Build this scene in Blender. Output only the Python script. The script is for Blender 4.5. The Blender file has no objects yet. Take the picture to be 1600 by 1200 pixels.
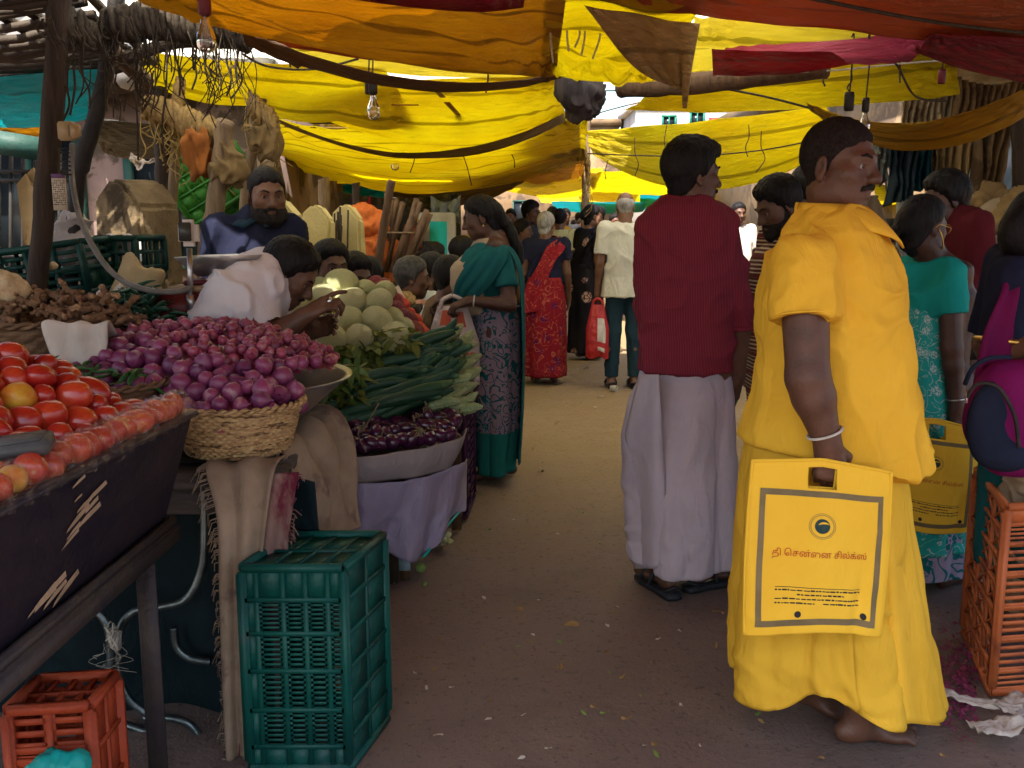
import bpy, bmesh, math, random
import numpy as np
from mathutils import Vector, Matrix
R = math.radians
PI = math.pi
random.seed(7)
RNG = np.random.default_rng(7)
S = bpy.context.scene
COL = S.collection

# ------------------------------------------------------------ camera
F_PX, CAM_H, PITCH = 1500.0, 1.41, math.atan(248 / 1500)
cam_d = bpy.data.cameras.new("camera")
cam_d.sensor_width = 36
cam_d.lens = 36 * F_PX / 1600
cam_d.clip_start = 0.05
cam_d.clip_end = 2000
cam = bpy.data.objects.new("camera", cam_d)
cam.location = (0, 0, CAM_H)
cam.rotation_euler = (PI / 2 - PITCH, 0, 0)
COL.objects.link(cam)
S.camera = cam
S.render.resolution_x, S.render.resolution_y = 1024, 768

# ------------------------------------------------------------ light
SUN_EL, SUN_AZ = 56.0, 200.0        # azimuth clockwise from +y: light comes from behind the camera, a little left
W = bpy.data.worlds.new("World")
S.world = W
W.use_nodes = True
_wn = W.node_tree.nodes
_wn.clear()
_sky = _wn.new('ShaderNodeTexSky')
_sky.sky_type = 'NISHITA'
_sky.sun_disc = False
_sky.sun_elevation = R(SUN_EL)
_sky.sun_rotation = R(SUN_AZ)
_sky.air_density = 1.2
_sky.dust_density = 3.0
_bg = _wn.new('ShaderNodeBackground')
_bg.inputs['Strength'].default_value = 0.125
_wo = _wn.new('ShaderNodeOutputWorld')
W.node_tree.links.new(_sky.outputs[0], _bg.inputs[0])
W.node_tree.links.new(_bg.outputs[0], _wo.inputs[0])
sun_d = bpy.data.lights.new("sun", 'SUN')
sun_d.energy = 5.0
sun_d.angle = R(0.6)
sun_d.color = (1.0, 0.93, 0.82)
sun = bpy.data.objects.new("sun", sun_d)
_sv = Vector((math.sin(R(SUN_AZ)) * math.cos(R(SUN_EL)), math.cos(R(SUN_AZ)) * math.cos(R(SUN_EL)), math.sin(R(SUN_EL))))
sun.rotation_euler = (-_sv).to_track_quat('-Z', 'Y').to_euler()
sun.location = _sv * 20
COL.objects.link(sun)
S.view_settings.view_transform = 'Standard'
S.view_settings.look = 'None'
S.view_settings.exposure = 1.72
S.view_settings.gamma = 1.0
S.cycles.max_bounces = 8
S.cycles.diffuse_bounces = 4
S.cycles.transparent_max_bounces = 12
S.cycles.caustics_reflective = False
S.cycles.caustics_refractive = False
S.cycles.sample_clamp_indirect = 6.0
S.cycles.use_denoising = True

# ------------------------------------------------------------ pixel <-> place (1600 x 1200 photograph)
_c, _s = math.cos(PITCH), math.sin(PITCH)
def ray(px, py):
    a, b = (px - 800) / F_PX, (600 - py) / F_PX
    return Vector((a, _c + b * _s, -_s + b * _c))
def P(px, py, y):
    d = ray(px, py)
    return Vector((d.x * y / d.y, y, CAM_H + d.z * y / d.y))
def G(px, py, z=0.0):
    d = ray(px, py)
    t = (z - CAM_H) / d.z
    return Vector((d.x * t, d.y * t, z))

# ------------------------------------------------------------ noise
def _hash(ix, iy, iz, seed):
    h = (ix.astype(np.int64) * 374761393 + iy.astype(np.int64) * 668265263 + iz.astype(np.int64) * 2147483647 + seed * 974634777) & 0xFFFFFFFF
    h = ((h ^ (h >> 13)) * 1274126177) & 0xFFFFFFFF
    h = h ^ (h >> 16)
    return (h & 0xFFFF).astype(np.float32) / 32767.5 - 1.0
def vnoise(p, seed=0):
    p = np.asarray(p, dtype=np.float64)
    i = np.floor(p)
    f = p - i
    u = f * f * f * (f * (f * 6 - 15) + 10)
    x, y, z = i[..., 0], i[..., 1], i[..., 2]
    r = 0
    for dx in (0, 1):
        wx = u[..., 0] if dx else 1 - u[..., 0]
        for dy in (0, 1):
            wy = u[..., 1] if dy else 1 - u[..., 1]
            for dz in (0, 1):
                wz = u[..., 2] if dz else 1 - u[..., 2]
                r = r + wx * wy * wz * _hash(x + dx, y + dy, z + dz, seed)
    return r
def fbm(p, oct=3, seed=0):
    p = np.asarray(p, dtype=np.float64)
    r, a, t = 0, 1.0, 0.0
    for k in range(oct):
        r = r + a * vnoise(p * (2.03 ** k), seed + k)
        t += a
        a *= 0.5
    return r / t

# ------------------------------------------------------------ objects
def link(o, parent=None):
    COL.objects.link(o)
    if parent is not None:
        o.parent = parent
    return o
def tag(o, label=None, cat=None, group=None, kind=None):
    if label: o["label"] = label
    if cat: o["category"] = cat
    if group: o["group"] = group
    if kind: o["kind"] = kind
    return o
def empty(name, label, cat, loc=(0, 0, 0), rz=0.0, group=None):
    o = bpy.data.objects.new(name, None)
    o.empty_display_size = 0.1
    o.location = loc
    o.rotation_euler = (0, 0, rz)
    link(o)
    return tag(o, label, cat, group)
def mesh_of(name, V, Fc, mat=None, smooth=True, uv=None):
    me = bpy.data.meshes.new(name)
    V = np.asarray(V, dtype=np.float32).reshape(-1, 3)
    me.vertices.add(len(V))
    me.vertices.foreach_set("co", V.ravel())
    if isinstance(Fc, np.ndarray):
        n, k = Fc.shape
        me.loops.add(n * k)
        me.loops.foreach_set("vertex_index", Fc.astype(np.int32).ravel())
        me.polygons.add(n)
        me.polygons.foreach_set("loop_start", np.arange(0, n * k, k, dtype=np.int32))
    else:
        tot = sum(len(f) for f in Fc)
        me.loops.add(tot)
        me.loops.foreach_set("vertex_index", np.fromiter((i for f in Fc for i in f), dtype=np.int32, count=tot))
        me.polygons.add(len(Fc))
        st = np.cumsum([0] + [len(f) for f in Fc[:-1]]) if len(Fc) else []
        me.polygons.foreach_set("loop_start", np.asarray(st, dtype=np.int32))
    me.update(calc_edges=True)
    me.validate()
    if smooth:
        me.polygons.foreach_set("use_smooth", np.ones(len(me.polygons), dtype=bool))
    if uv is not None:
        lay = me.uv_layers.new(name="UVMap")
        li = np.empty(len(me.loops), dtype=np.int32)
        me.loops.foreach_get("vertex_index", li)
        lay.data.foreach_set("uv", np.asarray(uv, dtype=np.float32)[li].ravel())
    if mat is not None:
        for m in (mat if isinstance(mat, (list, tuple)) else [mat]):
            me.materials.append(m)
    return me
def obj(name, me, parent=None, loc=None, rot=None, scale=None):
    o = bpy.data.objects.new(name, me)
    if loc is not None: o.location = loc
    if rot is not None: o.rotation_euler = rot
    if scale is not None: o.scale = scale if hasattr(scale, '__len__') else (scale,) * 3
    return link(o, parent)
def copy_tree(o, parent=None):
    c = o.copy()
    link(c, parent)
    for ch in o.children:
        copy_tree(ch, c)
    return c

class MB:
    """collects boxes, tubes and lathes into one mesh"""
    def __init__(s): s.V, s.F = [], []
    def add(s, V, Fc):
        b = len(s.V)
        s.V.extend([tuple(v) for v in V])
        s.F.extend([tuple(i + b for i in f) for f in Fc])
        return s
    def box(s, c, d, M=None, ch=0.0):
        x, y, z = d[0] / 2, d[1] / 2, d[2] / 2
        c = Vector(c)
        if ch <= 0:
            V = [Vector((sx * x, sy * y, sz * z)) for sx in (-1, 1) for sy in (-1, 1) for sz in (-1, 1)]
            Fc = [(0, 1, 3, 2), (4, 6, 7, 5), (0, 4, 5, 1), (2, 3, 7, 6), (0, 2, 6, 4), (1, 5, 7, 3)]
        else:
            bm = bmesh.new()
            bmesh.ops.create_cube(bm, size=1)
            bmesh.ops.scale(bm, vec=(d[0], d[1], d[2]), verts=bm.verts)
            bmesh.ops.bevel(bm, geom=bm.edges[:], offset=ch, segments=2, affect='EDGES')
            bm.verts.index_update()
            V = [v.co.copy() for v in bm.verts]
            Fc = [tuple(v.index for v in f.verts) for f in bm.faces]
            bm.free()
        if M is not None: V = [M.to_3x3() @ v for v in V]
        return s.add([c + v for v in V], Fc)
    def bar(s, a, b, w, t=None, up=(0, 0, 1), ch=0.0):
        """rectangular bar from a to b, w wide (sideways) and t thick"""
        a, b = Vector(a), Vector(b)
        t = w if t is None else t
        d = (b - a)
        L = d.length
        d.normalize()
        u = Vector(up)
        if abs(d.dot(u)) > 0.97: u = Vector((0, 1, 0))
        r = d.cross(u).normalized()
        u = r.cross(d).normalized()
        M = Matrix((r, d, u)).transposed()
        return s.box((a + b) / 2, (w, L, t), M, ch)
    def tube(s, pts, r, n=8, cap=True):
        pts = [Vector(p) for p in pts]
        rr = r if hasattr(r, '__len__') else [r] * len(pts)
        V, Fc = [], []
        prev = None
        for i, p in enumerate(pts):
            d = (pts[min(i + 1, len(pts) - 1)] - pts[max(i - 1, 0)])
            if d.length < 1e-9: d = Vector((0, 0, 1))
            d.normalize()
            if prev is None:
                u = d.orthogonal().normalized()
            else:
                u = (prev - d * prev.dot(d))
                u = u.normalized() if u.length > 1e-6 else d.orthogonal().normalized()
            prev = u
            v = d.cross(u)
            for k in range(n):
                a = 2 * PI * k / n
                V.append(p + (u * math.cos(a) + v * math.sin(a)) * rr[i])
        for i in range(len(pts) - 1):
            for k in range(n):
                a, b = i * n + k, i * n + (k + 1) % n
                Fc.append((a, b, b + n, a + n))
        if cap:
            Fc.append(tuple(range(n - 1, -1, -1)))
            Fc.append(tuple(range((len(pts) - 1) * n, len(pts) * n)))
        return s.add(V, Fc)
    def lathe(s, prof, n=24, c=(0, 0, 0), M=None, sx=1, sy=1):
        V, Fc = [], []
        c = Vector(c)
        for r, z in prof:
            for k in range(n):
                a = 2 * PI * k / n
                v = Vector((r * math.cos(a) * sx, r * math.sin(a) * sy, z))
                V.append(c + (M @ v if M is not None else v))
        for i in range(len(prof) - 1):
            for k in range(n):
                a, b = i * n + k, i * n + (k + 1) % n
                Fc.append((a, b, b + n, a + n))
        if prof[0][0] > 1e-6: Fc.append(tuple(range(n - 1, -1, -1)))
        if prof[-1][0] > 1e-6: Fc.append(tuple(range((len(prof) - 1) * n, len(prof) * n)))
        return s.add(V, Fc)
    def sheet(s, grid):
        """grid: list of rows of points"""
        m, n = len(grid), len(grid[0])
        V = [p for row in grid for p in row]
        return s.add(V, [(i * n + j, i * n + j + 1, (i + 1) * n + j + 1, (i + 1) * n + j) for i in range(m - 1) for j in range(n - 1)])
    def mesh(s, name, mat=None, smooth=False):
        return mesh_of(name, s.V, s.F, mat, smooth)
    def obj(s, name, mat=None, parent=None, smooth=False, **k):
        return obj(name, s.mesh(name, mat, smooth), parent, **k)
def smooth_by_angle(me, ang=40):
    """flat-shaded faces keep, others smooth: mark sharp edges"""
    bm = bmesh.new(); bm.from_mesh(me)
    for e in bm.edges:
        e.smooth = not (len(e.link_faces) == 2 and e.calc_face_angle(0) > R(ang))
    for f in bm.faces: f.smooth = True
    bm.to_mesh(me); bm.free()
    return me
def catmull(pts, n=8):
    pts = [Vector(p) for p in pts]
    out = []
    for i in range(len(pts) - 1):
        p0, p1, p2, p3 = pts[max(i - 1, 0)], pts[i], pts[i + 1], pts[min(i + 2, len(pts) - 1)]
        for k in range(n):
            t = k / n
            out.append(0.5 * ((2 * p1) + (p2 - p0) * t + (2 * p0 - 5 * p1 + 4 * p2 - p3) * t * t + (3 * p1 - p0 - 3 * p2 + p3) * t ** 3))
    out.append(pts[-1])
    return out

# ------------------------------------------------------------ materials
MATS = {}
class NT:
    def __init__(s, m):
        m.use_nodes = True
        s.t = m.node_tree
        s.t.nodes.clear()
    def n(s, typ, **k):
        nd = s.t.nodes.new('ShaderNode' + typ)
        ins = k.pop('ins', {})
        for a, b in k.items(): setattr(nd, a, b)
        for a, b in ins.items():
            if hasattr(b, 'is_output'): s.t.links.new(b, nd.inputs[a])
            else: nd.inputs[a].default_value = b
        return nd
    def ramp(s, fac, stops, interp='LINEAR'):
        nd = s.n('ValToRGB', ins={0: fac})
        cr = nd.color_ramp
        cr.interpolation = interp
        while len(cr.elements) < len(stops): cr.elements.new(0.5)
        for e, (p, c) in zip(cr.elements, stops):
            e.position = p
            e.color = (*c, 1) if len(c) == 3 else c
        return nd.outputs[0]
    def mix(s, fac, a, b, blend='MIX'):
        nd = s.n('MixRGB', blend_type=blend)
        for i, v in ((0, fac), (1, a), (2, b)):
            if hasattr(v, 'is_output'): s.t.links.new(v, nd.inputs[i])
            elif i == 0: nd.inputs[0].default_value = v
            else: nd.inputs[i].default_value = (*v, 1)
        return nd.outputs[0]
    def math(s, op, a, b=0.0, c=None):
        nd = s.n('Math', operation=op)
        for i, v in enumerate((a, b, c)):
            if v is None: continue
            if hasattr(v, 'is_output'): s.t.links.new(v, nd.inputs[i])
            else: nd.inputs[i].default_value = v
        return nd.outputs[0]
    def coord(s, kind='Object', scale=(1, 1, 1), rot=(0, 0, 0)):
        tc = s.n('TexCoord')
        return s.n('Mapping', ins={0: tc.outputs[kind], 'Scale': scale, 'Rotation': rot}).outputs[0]
    def noise(s, v, scale, detail=4, rough=.55, dist=0.0, out=0):
        return s.n('TexNoise', ins={'Vector': v, 'Scale': scale, 'Detail': detail, 'Roughness': rough, 'Distortion': dist}).outputs[out]
    def out(s, sh):
        o = s.n('OutputMaterial')
        s.t.links.new(sh, o.inputs[0])
def M(name, c1, c2=None, scale=6, rough=.7, bump=.15, bscale=60, spec=.22, metal=0.0, stretch=(1, 1, 1), bstretch=(1, 1, 1), trans=0.0,
      c3=None, c3scale=3, c3amt=.55, coat=0.0, var=0.0, lo=.35, hi=.65, dist=0.0, bdist=.004, sss=0.0):
    """general procedural surface: c1/c2 mottled by noise, c3 as worn patches, noise bump, per-object value variation"""
    if name in MATS: return MATS[name]
    m = bpy.data.materials.new(name)
    t = NT(m)
    v = t.coord('Object', stretch)
    c2 = c2 or tuple(x * .7 for x in c1)
    col = t.ramp(t.noise(v, scale, 5, .6, dist), [(lo, c1), (hi, c2)])
    if c3:
        f = t.ramp(t.noise(t.coord('Object', stretch), c3scale, 6, .65, .3), [(c3amt, (0, 0, 0)), (c3amt + .06, (1, 1, 1))])
        col = t.mix(f, col, c3)
    if var:
        oi = t.n('ObjectInfo')
        hs = t.n('HueSaturation', ins={'Hue': t.math('MULTIPLY_ADD', oi.outputs['Random'], var * .12, .5 - var * .06),
                                       'Value': t.math('MULTIPLY_ADD', oi.outputs['Random'], var, 1 - var / 2), 'Color': col})
        col = hs.outputs[0]
    b = t.n('Bump', ins={'Strength': min(1.0, bump * 4), 'Distance': bdist, 'Height': t.noise(t.coord('Object', bstretch), bscale, 5, .6)})
    p = t.n('BsdfPrincipled', ins={'Base Color': col, 'Roughness': rough, 'Metallic': metal, 'Specular IOR Level': spec, 'Normal': b.outputs[0], 'Coat Weight': coat})
    if sss:
        p.inputs['Subsurface Weight'].default_value = sss
        p.inputs['Subsurface Radius'].default_value = (.01, .004, .002)
        p.inputs['Subsurface Scale'].default_value = .5
    sh = p.outputs[0]
    if trans:
        tr = t.n('BsdfTranslucent', ins={'Color': col, 'Normal': b.outputs[0]})
        sh = t.n('MixShader', ins={0: trans, 1: sh, 2: tr.outputs[0]}).outputs[0]
    t.out(sh)
    MATS[name] = m
    return m
def cloth(name, c1, c2=None, weave=900, rough=.85, fold=.35, trans=.0, scale=3, sheen=.0, spec=.08):
    """woven cloth: slight mottling, weave bump and creases"""
    if name in MATS: return MATS[name]
    m = bpy.data.materials.new(name)
    t = NT(m)
    c2 = c2 or tuple(x * .8 for x in c1)
    v = t.coord('Object')
    col = t.ramp(t.noise(v, scale, 4, .6), [(.3, c1), (.7, c2)])
    rg = t.n('TexNoise', noise_type='RIDGED_MULTIFRACTAL', ins={'Vector': t.coord('Object', (1, 1, .55), (.25, .2, 0)), 'Scale': 4.5, 'Detail': 3.0, 'Roughness': .5, 'Distortion': .7})
    h1 = t.math('ADD', t.math('MULTIPLY', rg.outputs[0], .42), t.noise(t.coord('Object', (1, 1, .5)), 13, 3, .55, .9))
    h2 = t.noise(v, weave, 2, .5)
    h = t.math('ADD', h1, t.math('MULTIPLY', h2, .08))
    b = t.n('Bump', ins={'Strength': fold, 'Distance': .03, 'Height': h})
    p = t.n('BsdfPrincipled', ins={'Base Color': col, 'Roughness': rough, 'Specular IOR Level': spec, 'Sheen Weight': sheen, 'Normal': b.outputs[0]})
    sh = p.outputs[0]
    if trans:
        tr = t.n('BsdfTranslucent', ins={'Color': col})
        sh = t.n('MixShader', ins={0: trans, 1: sh, 2: tr.outputs[0]}).outputs[0]
    t.out(sh)
    MATS[name] = m
    return m
def tarp_mat(name, c1, c2, trans=.6, stain=(.25, .16, .05), gloss=.45, amt=.62):
    if name in MATS: return MATS[name]
    m = bpy.data.materials.new(name)
    t = NT(m)
    uv = t.coord('UV')
    ob = t.coord('Object')
    col = t.ramp(t.noise(ob, 1.3, 5, .6), [(.3, c1), (.7, c2)])
    st = t.ramp(t.noise(ob, 2.2, 6, .7, .6), [(amt, (0, 0, 0)), (amt + .2, (.65, .65, .65))])
    col = t.mix(st, col, stain)
    # seams: faint welded strips along the sheet
    sw = t.n('TexWave', wave_type='BANDS', bands_direction='Y', ins={'Vector': uv, 'Scale': .9, 'Distortion': .15})
    sf = t.ramp(sw.outputs[0], [(.965, (0, 0, 0)), (.985, (.75, .75, .75))])
    col = t.mix(sf, col, tuple(x * .6 for x in c2))
    # crease shading put into the colour as dark streaks
    cr = t.noise(t.coord('UV', (3, 22, 1), (0, 0, .35)), 1.6, 5, .7, .8)
    cf = t.ramp(cr, [(.56, (0, 0, 0)), (.72, (.6, .6, .6))])
    col = t.mix(cf, col, tuple(x * .55 for x in c1))
    h = t.math('ADD', t.noise(t.coord('UV', (2, 9, 1), (0, 0, .2)), 3, 5, .65, .7), t.math('MULTIPLY', t.noise(ob, 240, 2, .5), .06))
    b = t.n('Bump', ins={'Strength': .9, 'Distance': .07, 'Height': h})
    p = t.n('BsdfPrincipled', ins={'Base Color': col, 'Roughness': gloss, 'Specular IOR Level': .35, 'Normal': b.outputs[0]})
    tr = t.n('BsdfTranslucent', ins={'Color': col, 'Normal': b.outputs[0]})
    t.out(t.n('MixShader', ins={0: trans, 1: p.outputs[0], 2: tr.outputs[0]}).outputs[0])
    MATS[name] = m
    return m
# ------------------------------------------------------------ smooth solids (signed distances -> one continuous surface)
def nets(Fd, org, h):
    ins = Fd < 0
    c = np.zeros(tuple(n - 1 for n in Fd.shape), dtype=np.int8)
    for dx in (0, 1):
        for dy in (0, 1):
            for dz in (0, 1):
                c += ins[dx:Fd.shape[0] - 1 + dx, dy:Fd.shape[1] - 1 + dy, dz:Fd.shape[2] - 1 + dz]
    act = (c > 0) & (c < 8)
    I, J, K = np.nonzero(act)
    idx = np.full(act.shape, -1, dtype=np.int32)
    idx[I, J, K] = np.arange(len(I))
    acc = np.zeros((len(I), 3)); cnt = np.zeros(len(I))
    cor = [(a, b, d) for a in (0, 1) for b in (0, 1) for d in (0, 1)]
    for p in cor:
        for ax in range(3):
            if p[ax]: continue
            q = list(p); q[ax] = 1
            fa = Fd[I + p[0], J + p[1], K + p[2]]; fb = Fd[I + q[0], J + q[1], K + q[2]]
            m = (fa < 0) != (fb < 0)
            t = fa[m] / (fa[m] - fb[m])
            off = np.tile(np.array(p, dtype=float), (m.sum(), 1))
            off[:, ax] += t
            acc[m] += off; cnt[m] += 1
    V = (np.stack([I, J, K], 1) + acc / cnt[:, None]) * h + np.asarray(org)
    Q = []
    for ax in range(3):
        sl0 = [slice(None)] * 3; sl1 = [slice(None)] * 3
        sl0[ax] = slice(0, -1); sl1[ax] = slice(1, None)
        a = ins[tuple(sl0)]; b = ins[tuple(sl1)]
        e = np.stack(np.nonzero(a != b), 1)
        o1, o2 = [x for x in range(3) if x != ax]
        lim = idx.shape
        ok = (e[:, o1] > 0) & (e[:, o2] > 0) & (e[:, o1] < lim[o1]) & (e[:, o2] < lim[o2])
        e = e[ok]
        def cell(d1, d2):
            g = e.copy(); g[:, o1] += d1; g[:, o2] += d2
            return idx[g[:, 0], g[:, 1], g[:, 2]]
        q = np.stack([cell(-1, -1), cell(0, -1), cell(0, 0), cell(-1, 0)], 1)
        fl = a[e[:, 0], e[:, 1], e[:, 2]]
        if ax == 1: fl = ~fl
        q[~fl] = q[~fl][:, ::-1]
        Q.append(q)
    Q = np.concatenate(Q)
    Q = Q[(Q >= 0).all(1)]
    return V, Q
def vnormals(V, Q):
    n = np.cross(V[Q[:, 2]] - V[Q[:, 0]], V[Q[:, 3]] - V[Q[:, 1]])
    N = np.zeros_like(V)
    for k in range(4): np.add.at(N, Q[:, k], n)
    return N / np.maximum(np.linalg.norm(N, axis=1, keepdims=True), 1e-12)
def relax(V, Q, it=1, f=.5):
    for _ in range(it):
        A = np.zeros_like(V); c = np.zeros(len(V))
        for k in range(4):
            a, b = Q[:, k], Q[:, (k + 1) % 4]
            np.add.at(A, a, V[b]); np.add.at(c, a, 1)
        V = V * (1 - f) + f * A / np.maximum(c, 1)[:, None]
    return V

class Solid:
    """a list of rounded primitives, blended smoothly; s.T is the current frame"""
    def __init__(s):
        s.p = []; s.T = Matrix.Identity(4)
    def _pt(s, a): return np.array(s.T @ Vector(a))
    def _put(s, lo, hi, fn, k, op): s.p.append((np.asarray(lo), np.asarray(hi), fn, k, op)); return s
    def rc(s, a, b, ra, rb=None, k=.02, op='u', cap=False, capa=False):
        """tapered limb from a to b; cap = flat end at b"""
        rb = ra if rb is None else rb
        sc = s.T.col[0].length
        ra, rb = ra * sc, rb * sc
        a, b = s._pt(a), s._pt(b)
        d = b - a; L2 = max(float(d @ d), 1e-12); L = math.sqrt(L2)
        def fn(X, Y, Z):
            x, y, z = X - a[0], Y - a[1], Z - a[2]
            tt = (x * d[0] + y * d[1] + z * d[2]) / L2
            t = np.clip(tt, 0, 1)
            r = np.sqrt((x - t * d[0]) ** 2 + (y - t * d[1]) ** 2 + (z - t * d[2]) ** 2) - (ra + t * (rb - ra))
            if cap: r = np.maximum(r, (tt - 1) * L)
            if capa: r = np.maximum(r, -tt * L)
            return r
        m = max(ra, rb)
        return s._put(np.minimum(a, b) - m, np.maximum(a, b) + m, fn, k, op)
    def el(s, c, r, k=.02, op='u', rot=None):
        T = s.T.to_3x3()
        if rot is not None: T = T @ rot.to_3x3()
        sc = T.col[0].length
        T = np.array(T) / sc
        c = s._pt(c); r = np.asarray(r, dtype=float) * sc
        def fn(X, Y, Z):
            x, y, z = X - c[0], Y - c[1], Z - c[2]
            u = x * T[0, 0] + y * T[1, 0] + z * T[2, 0]
            v = x * T[0, 1] + y * T[1, 1] + z * T[2, 1]
            w = x * T[0, 2] + y * T[1, 2] + z * T[2, 2]
            k0 = np.sqrt((u / r[0]) ** 2 + (v / r[1]) ** 2 + (w / r[2]) ** 2)
            k1 = np.sqrt((u / r[0] ** 2) ** 2 + (v / r[1] ** 2) ** 2 + (w / r[2] ** 2) ** 2)
            return k0 * (k0 - 1) / np.maximum(k1, 1e-9)
        e = np.sqrt(((T * r) ** 2).sum(1))
        return s._put(c - e, c + e, fn, k, op)
    def prof(s, tab, k=.03, op='u', M=None, e=2.0):
        """stack of ellipses: rows (z, cx, cy, rx, ry) in rising z"""
        tab = np.asarray(sorted(tab), dtype=float)
        T = s.T if M is None else s.T @ M
        sc = T.col[0].length
        Ti = np.array(T.inverted())
        zs = tab[:, 0]
        plain = np.allclose(Ti[:3, :3], np.eye(3) / sc, atol=1e-6)
        def fn(X, Y, Z):
            if plain:
                x, y, z = X / sc + Ti[0, 3], Y / sc + Ti[1, 3], Z / sc + Ti[2, 3]
            else:
                x = X * Ti[0, 0] + Y * Ti[0, 1] + Z * Ti[0, 2] + Ti[0, 3]
                y = X * Ti[1, 0] + Y * Ti[1, 1] + Z * Ti[1, 2] + Ti[1, 3]
                z = X * Ti[2, 0] + Y * Ti[2, 1] + Z * Ti[2, 2] + Ti[2, 3]
            cx, cy, rx, ry = (np.interp(z, zs, tab[:, i]) for i in (1, 2, 3, 4))
            u, v = np.abs((x - cx) / rx), np.abs((y - cy) / ry)
            k0 = (u ** e + v ** e) ** (1 / e)
            d = (k0 - 1) * np.minimum(rx, ry)
            d = np.maximum(d, np.maximum(z - zs[-1], zs[0] - z))
            return d * sc
        cs = []
        for row in tab:
            for sx in (-1, 1):
                for sy in (-1, 1):
                    cs.append(np.array(T @ Vector((row[1] + sx * row[3], row[2] + sy * row[4], row[0]))))
        cs = np.array(cs)
        return s._put(cs.min(0), cs.max(0), fn, k, op)
    def grow(s, fn): return s.cut(fn, 0, 'o')
    def cut(s, fn, k=.004, op='c'):
        """fn(x,y,z in the current frame) > 0 is cut away, everywhere; op 'o' instead grows the surface outward by fn"""
        Ti = np.array(s.T.inverted()); sc = s.T.col[0].length
        def g(X, Y, Z):
            x = X * Ti[0, 0] + Y * Ti[0, 1] + Z * Ti[0, 2] + Ti[0, 3]
            y = X * Ti[1, 0] + Y * Ti[1, 1] + Z * Ti[1, 2] + Ti[1, 3]
            z = X * Ti[2, 0] + Y * Ti[2, 1] + Z * Ti[2, 2] + Ti[2, 3]
            return fn(x, y, z) * sc
        s.p.append((None, None, g, k, op))
        return s
    def grid(s, h):
        bs = [p for p in s.p if p[4] == 'u']
        lo = np.min([p[0] for p in bs], 0) - 3 * h - .01
        hi = np.max([p[1] for p in bs], 0) + 3 * h + .01
        n = np.ceil((hi - lo) / h).astype(int) + 1
        ax = [(lo[i] + np.arange(n[i]) * h).astype(np.float32) for i in range(3)]
        Fd = np.full(tuple(n), 1.0, dtype=np.float32)
        for plo, phi, fn, k, op in s.p:
            if op in 'co':
                a, b = np.zeros(3, int), n
            else:
                a = np.maximum(((plo - k - 2 * h - lo) / h).astype(int), 0)
                b = np.minimum(((phi + k + 2 * h - lo) / h).astype(int) + 2, n)
            if (b <= a).any(): continue
            sl = tuple(slice(a[i], b[i]) for i in range(3))
            d = fn(ax[0][sl[0]][:, None, None], ax[1][sl[1]][None, :, None], ax[2][sl[2]][None, None, :])
            A = Fd[sl]
            k = max(k, 1e-5)
            if op == 'o':
                Fd[sl] = A - d
            elif op == 'u':
                hh = np.maximum(k - np.abs(A - d), 0) / k
                Fd[sl] = np.minimum(A, d) - hh * hh * k * .25
            else:
                if op == 's': d = -d
                hh = np.maximum(k - np.abs(A - d), 0) / k
                Fd[sl] = np.maximum(A, d) + hh * hh * k * .25
        return Fd, lo, h
    def mesh(s, name, h, mat=None, disp=None, it=1):
        V, Q = nets(*s.grid(h))
        if it: V = relax(V, Q, it)
        if disp is not None:
            N = vnormals(V, Q)
            V = V + N * disp(V, N)[:, None]
        return mesh_of(name, V, Q, mat, True)

def folds(amp, sc=(9, 9, 3), seed=0, sharp=1.6):
    """displacement for cloth: ridged, stretched noise"""
    def f(V, N):
        p = V * np.array(sc)
        w = fbm(V * 3 + 7, 2, seed + 40)[:, None] * 1.2
        n = 1 - np.abs(fbm(p + w, 2, seed)) * 1.5
        return np.maximum(amp * (np.maximum(n, 0) ** sharp * 2 - .9) + amp * .25 * fbm(V * 30, 2, seed), -.0045)
    return f
def rough_disp(amp, sc, seed=0, oct=3):
    return lambda V, N: amp * fbm(V * sc, oct, seed)
# ------------------------------------------------------------ people
def skin_mat(name, c, c2=None, rough=.5):
    return M(name, c, c2 or tuple(x * .62 for x in c), 14, .48, .2, 110, .36, bdist=.002, sss=.05)
SK_DARK = skin_mat('skin_dark', (.115, .050, .030))
SK_DEEP = skin_mat('skin_deep', (.080, .034, .022))
SK_MID = skin_mat('skin_brown', (.14, .064, .036))
SK_WARM = skin_mat('skin_warm', (.17, .08, .045))
HAIR = M('hair_black', (.006, .005, .006), (.012, .010, .010), 30, .55, .8, 230, .14, stretch=(1, 1, .2), bstretch=(1, 1, .18), bdist=.004)
HAIR_SHORT = M('hair_cropped', (.010, .008, .008), (.024, .018, .016), 120, .8, .6, 420, .08, bdist=.003)
HAIR_GREY = M('hair_grey', (.34, .33, .31), (.16, .15, .145), 40, .55, .5, 260, .4, stretch=(1, 1, .3), bstretch=(1, 1, .25), bdist=.004)
BEARD = M('beard_black', (.013, .011, .011), (.03, .025, .022), 40, .8, .5, 380, .06, bdist=.004)
def eye_mat():
    m = bpy.data.materials.new('eyeball'); t = NT(m)
    v = t.n('TexCoord').outputs['Object']
    sp = t.n('SeparateXYZ', ins={0: v})
    rr = t.math('SQRT', t.math('ADD', t.math('MULTIPLY', sp.outputs[0], sp.outputs[0]), t.math('MULTIPLY', sp.outputs[2], sp.outputs[2])))
    col = t.ramp(t.math('MULTIPLY', rr, 100.0), [(.0, (.004, .003, .003)), (.25, (.03, .013, .008)), (.60, (.02, .01, .007)), (.66, (.20, .17, .15))])
    t.out(t.n('BsdfPrincipled', ins={'Base Color': col, 'Roughness': .12}).outputs[0])
    return m
EYE = eye_mat()
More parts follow.
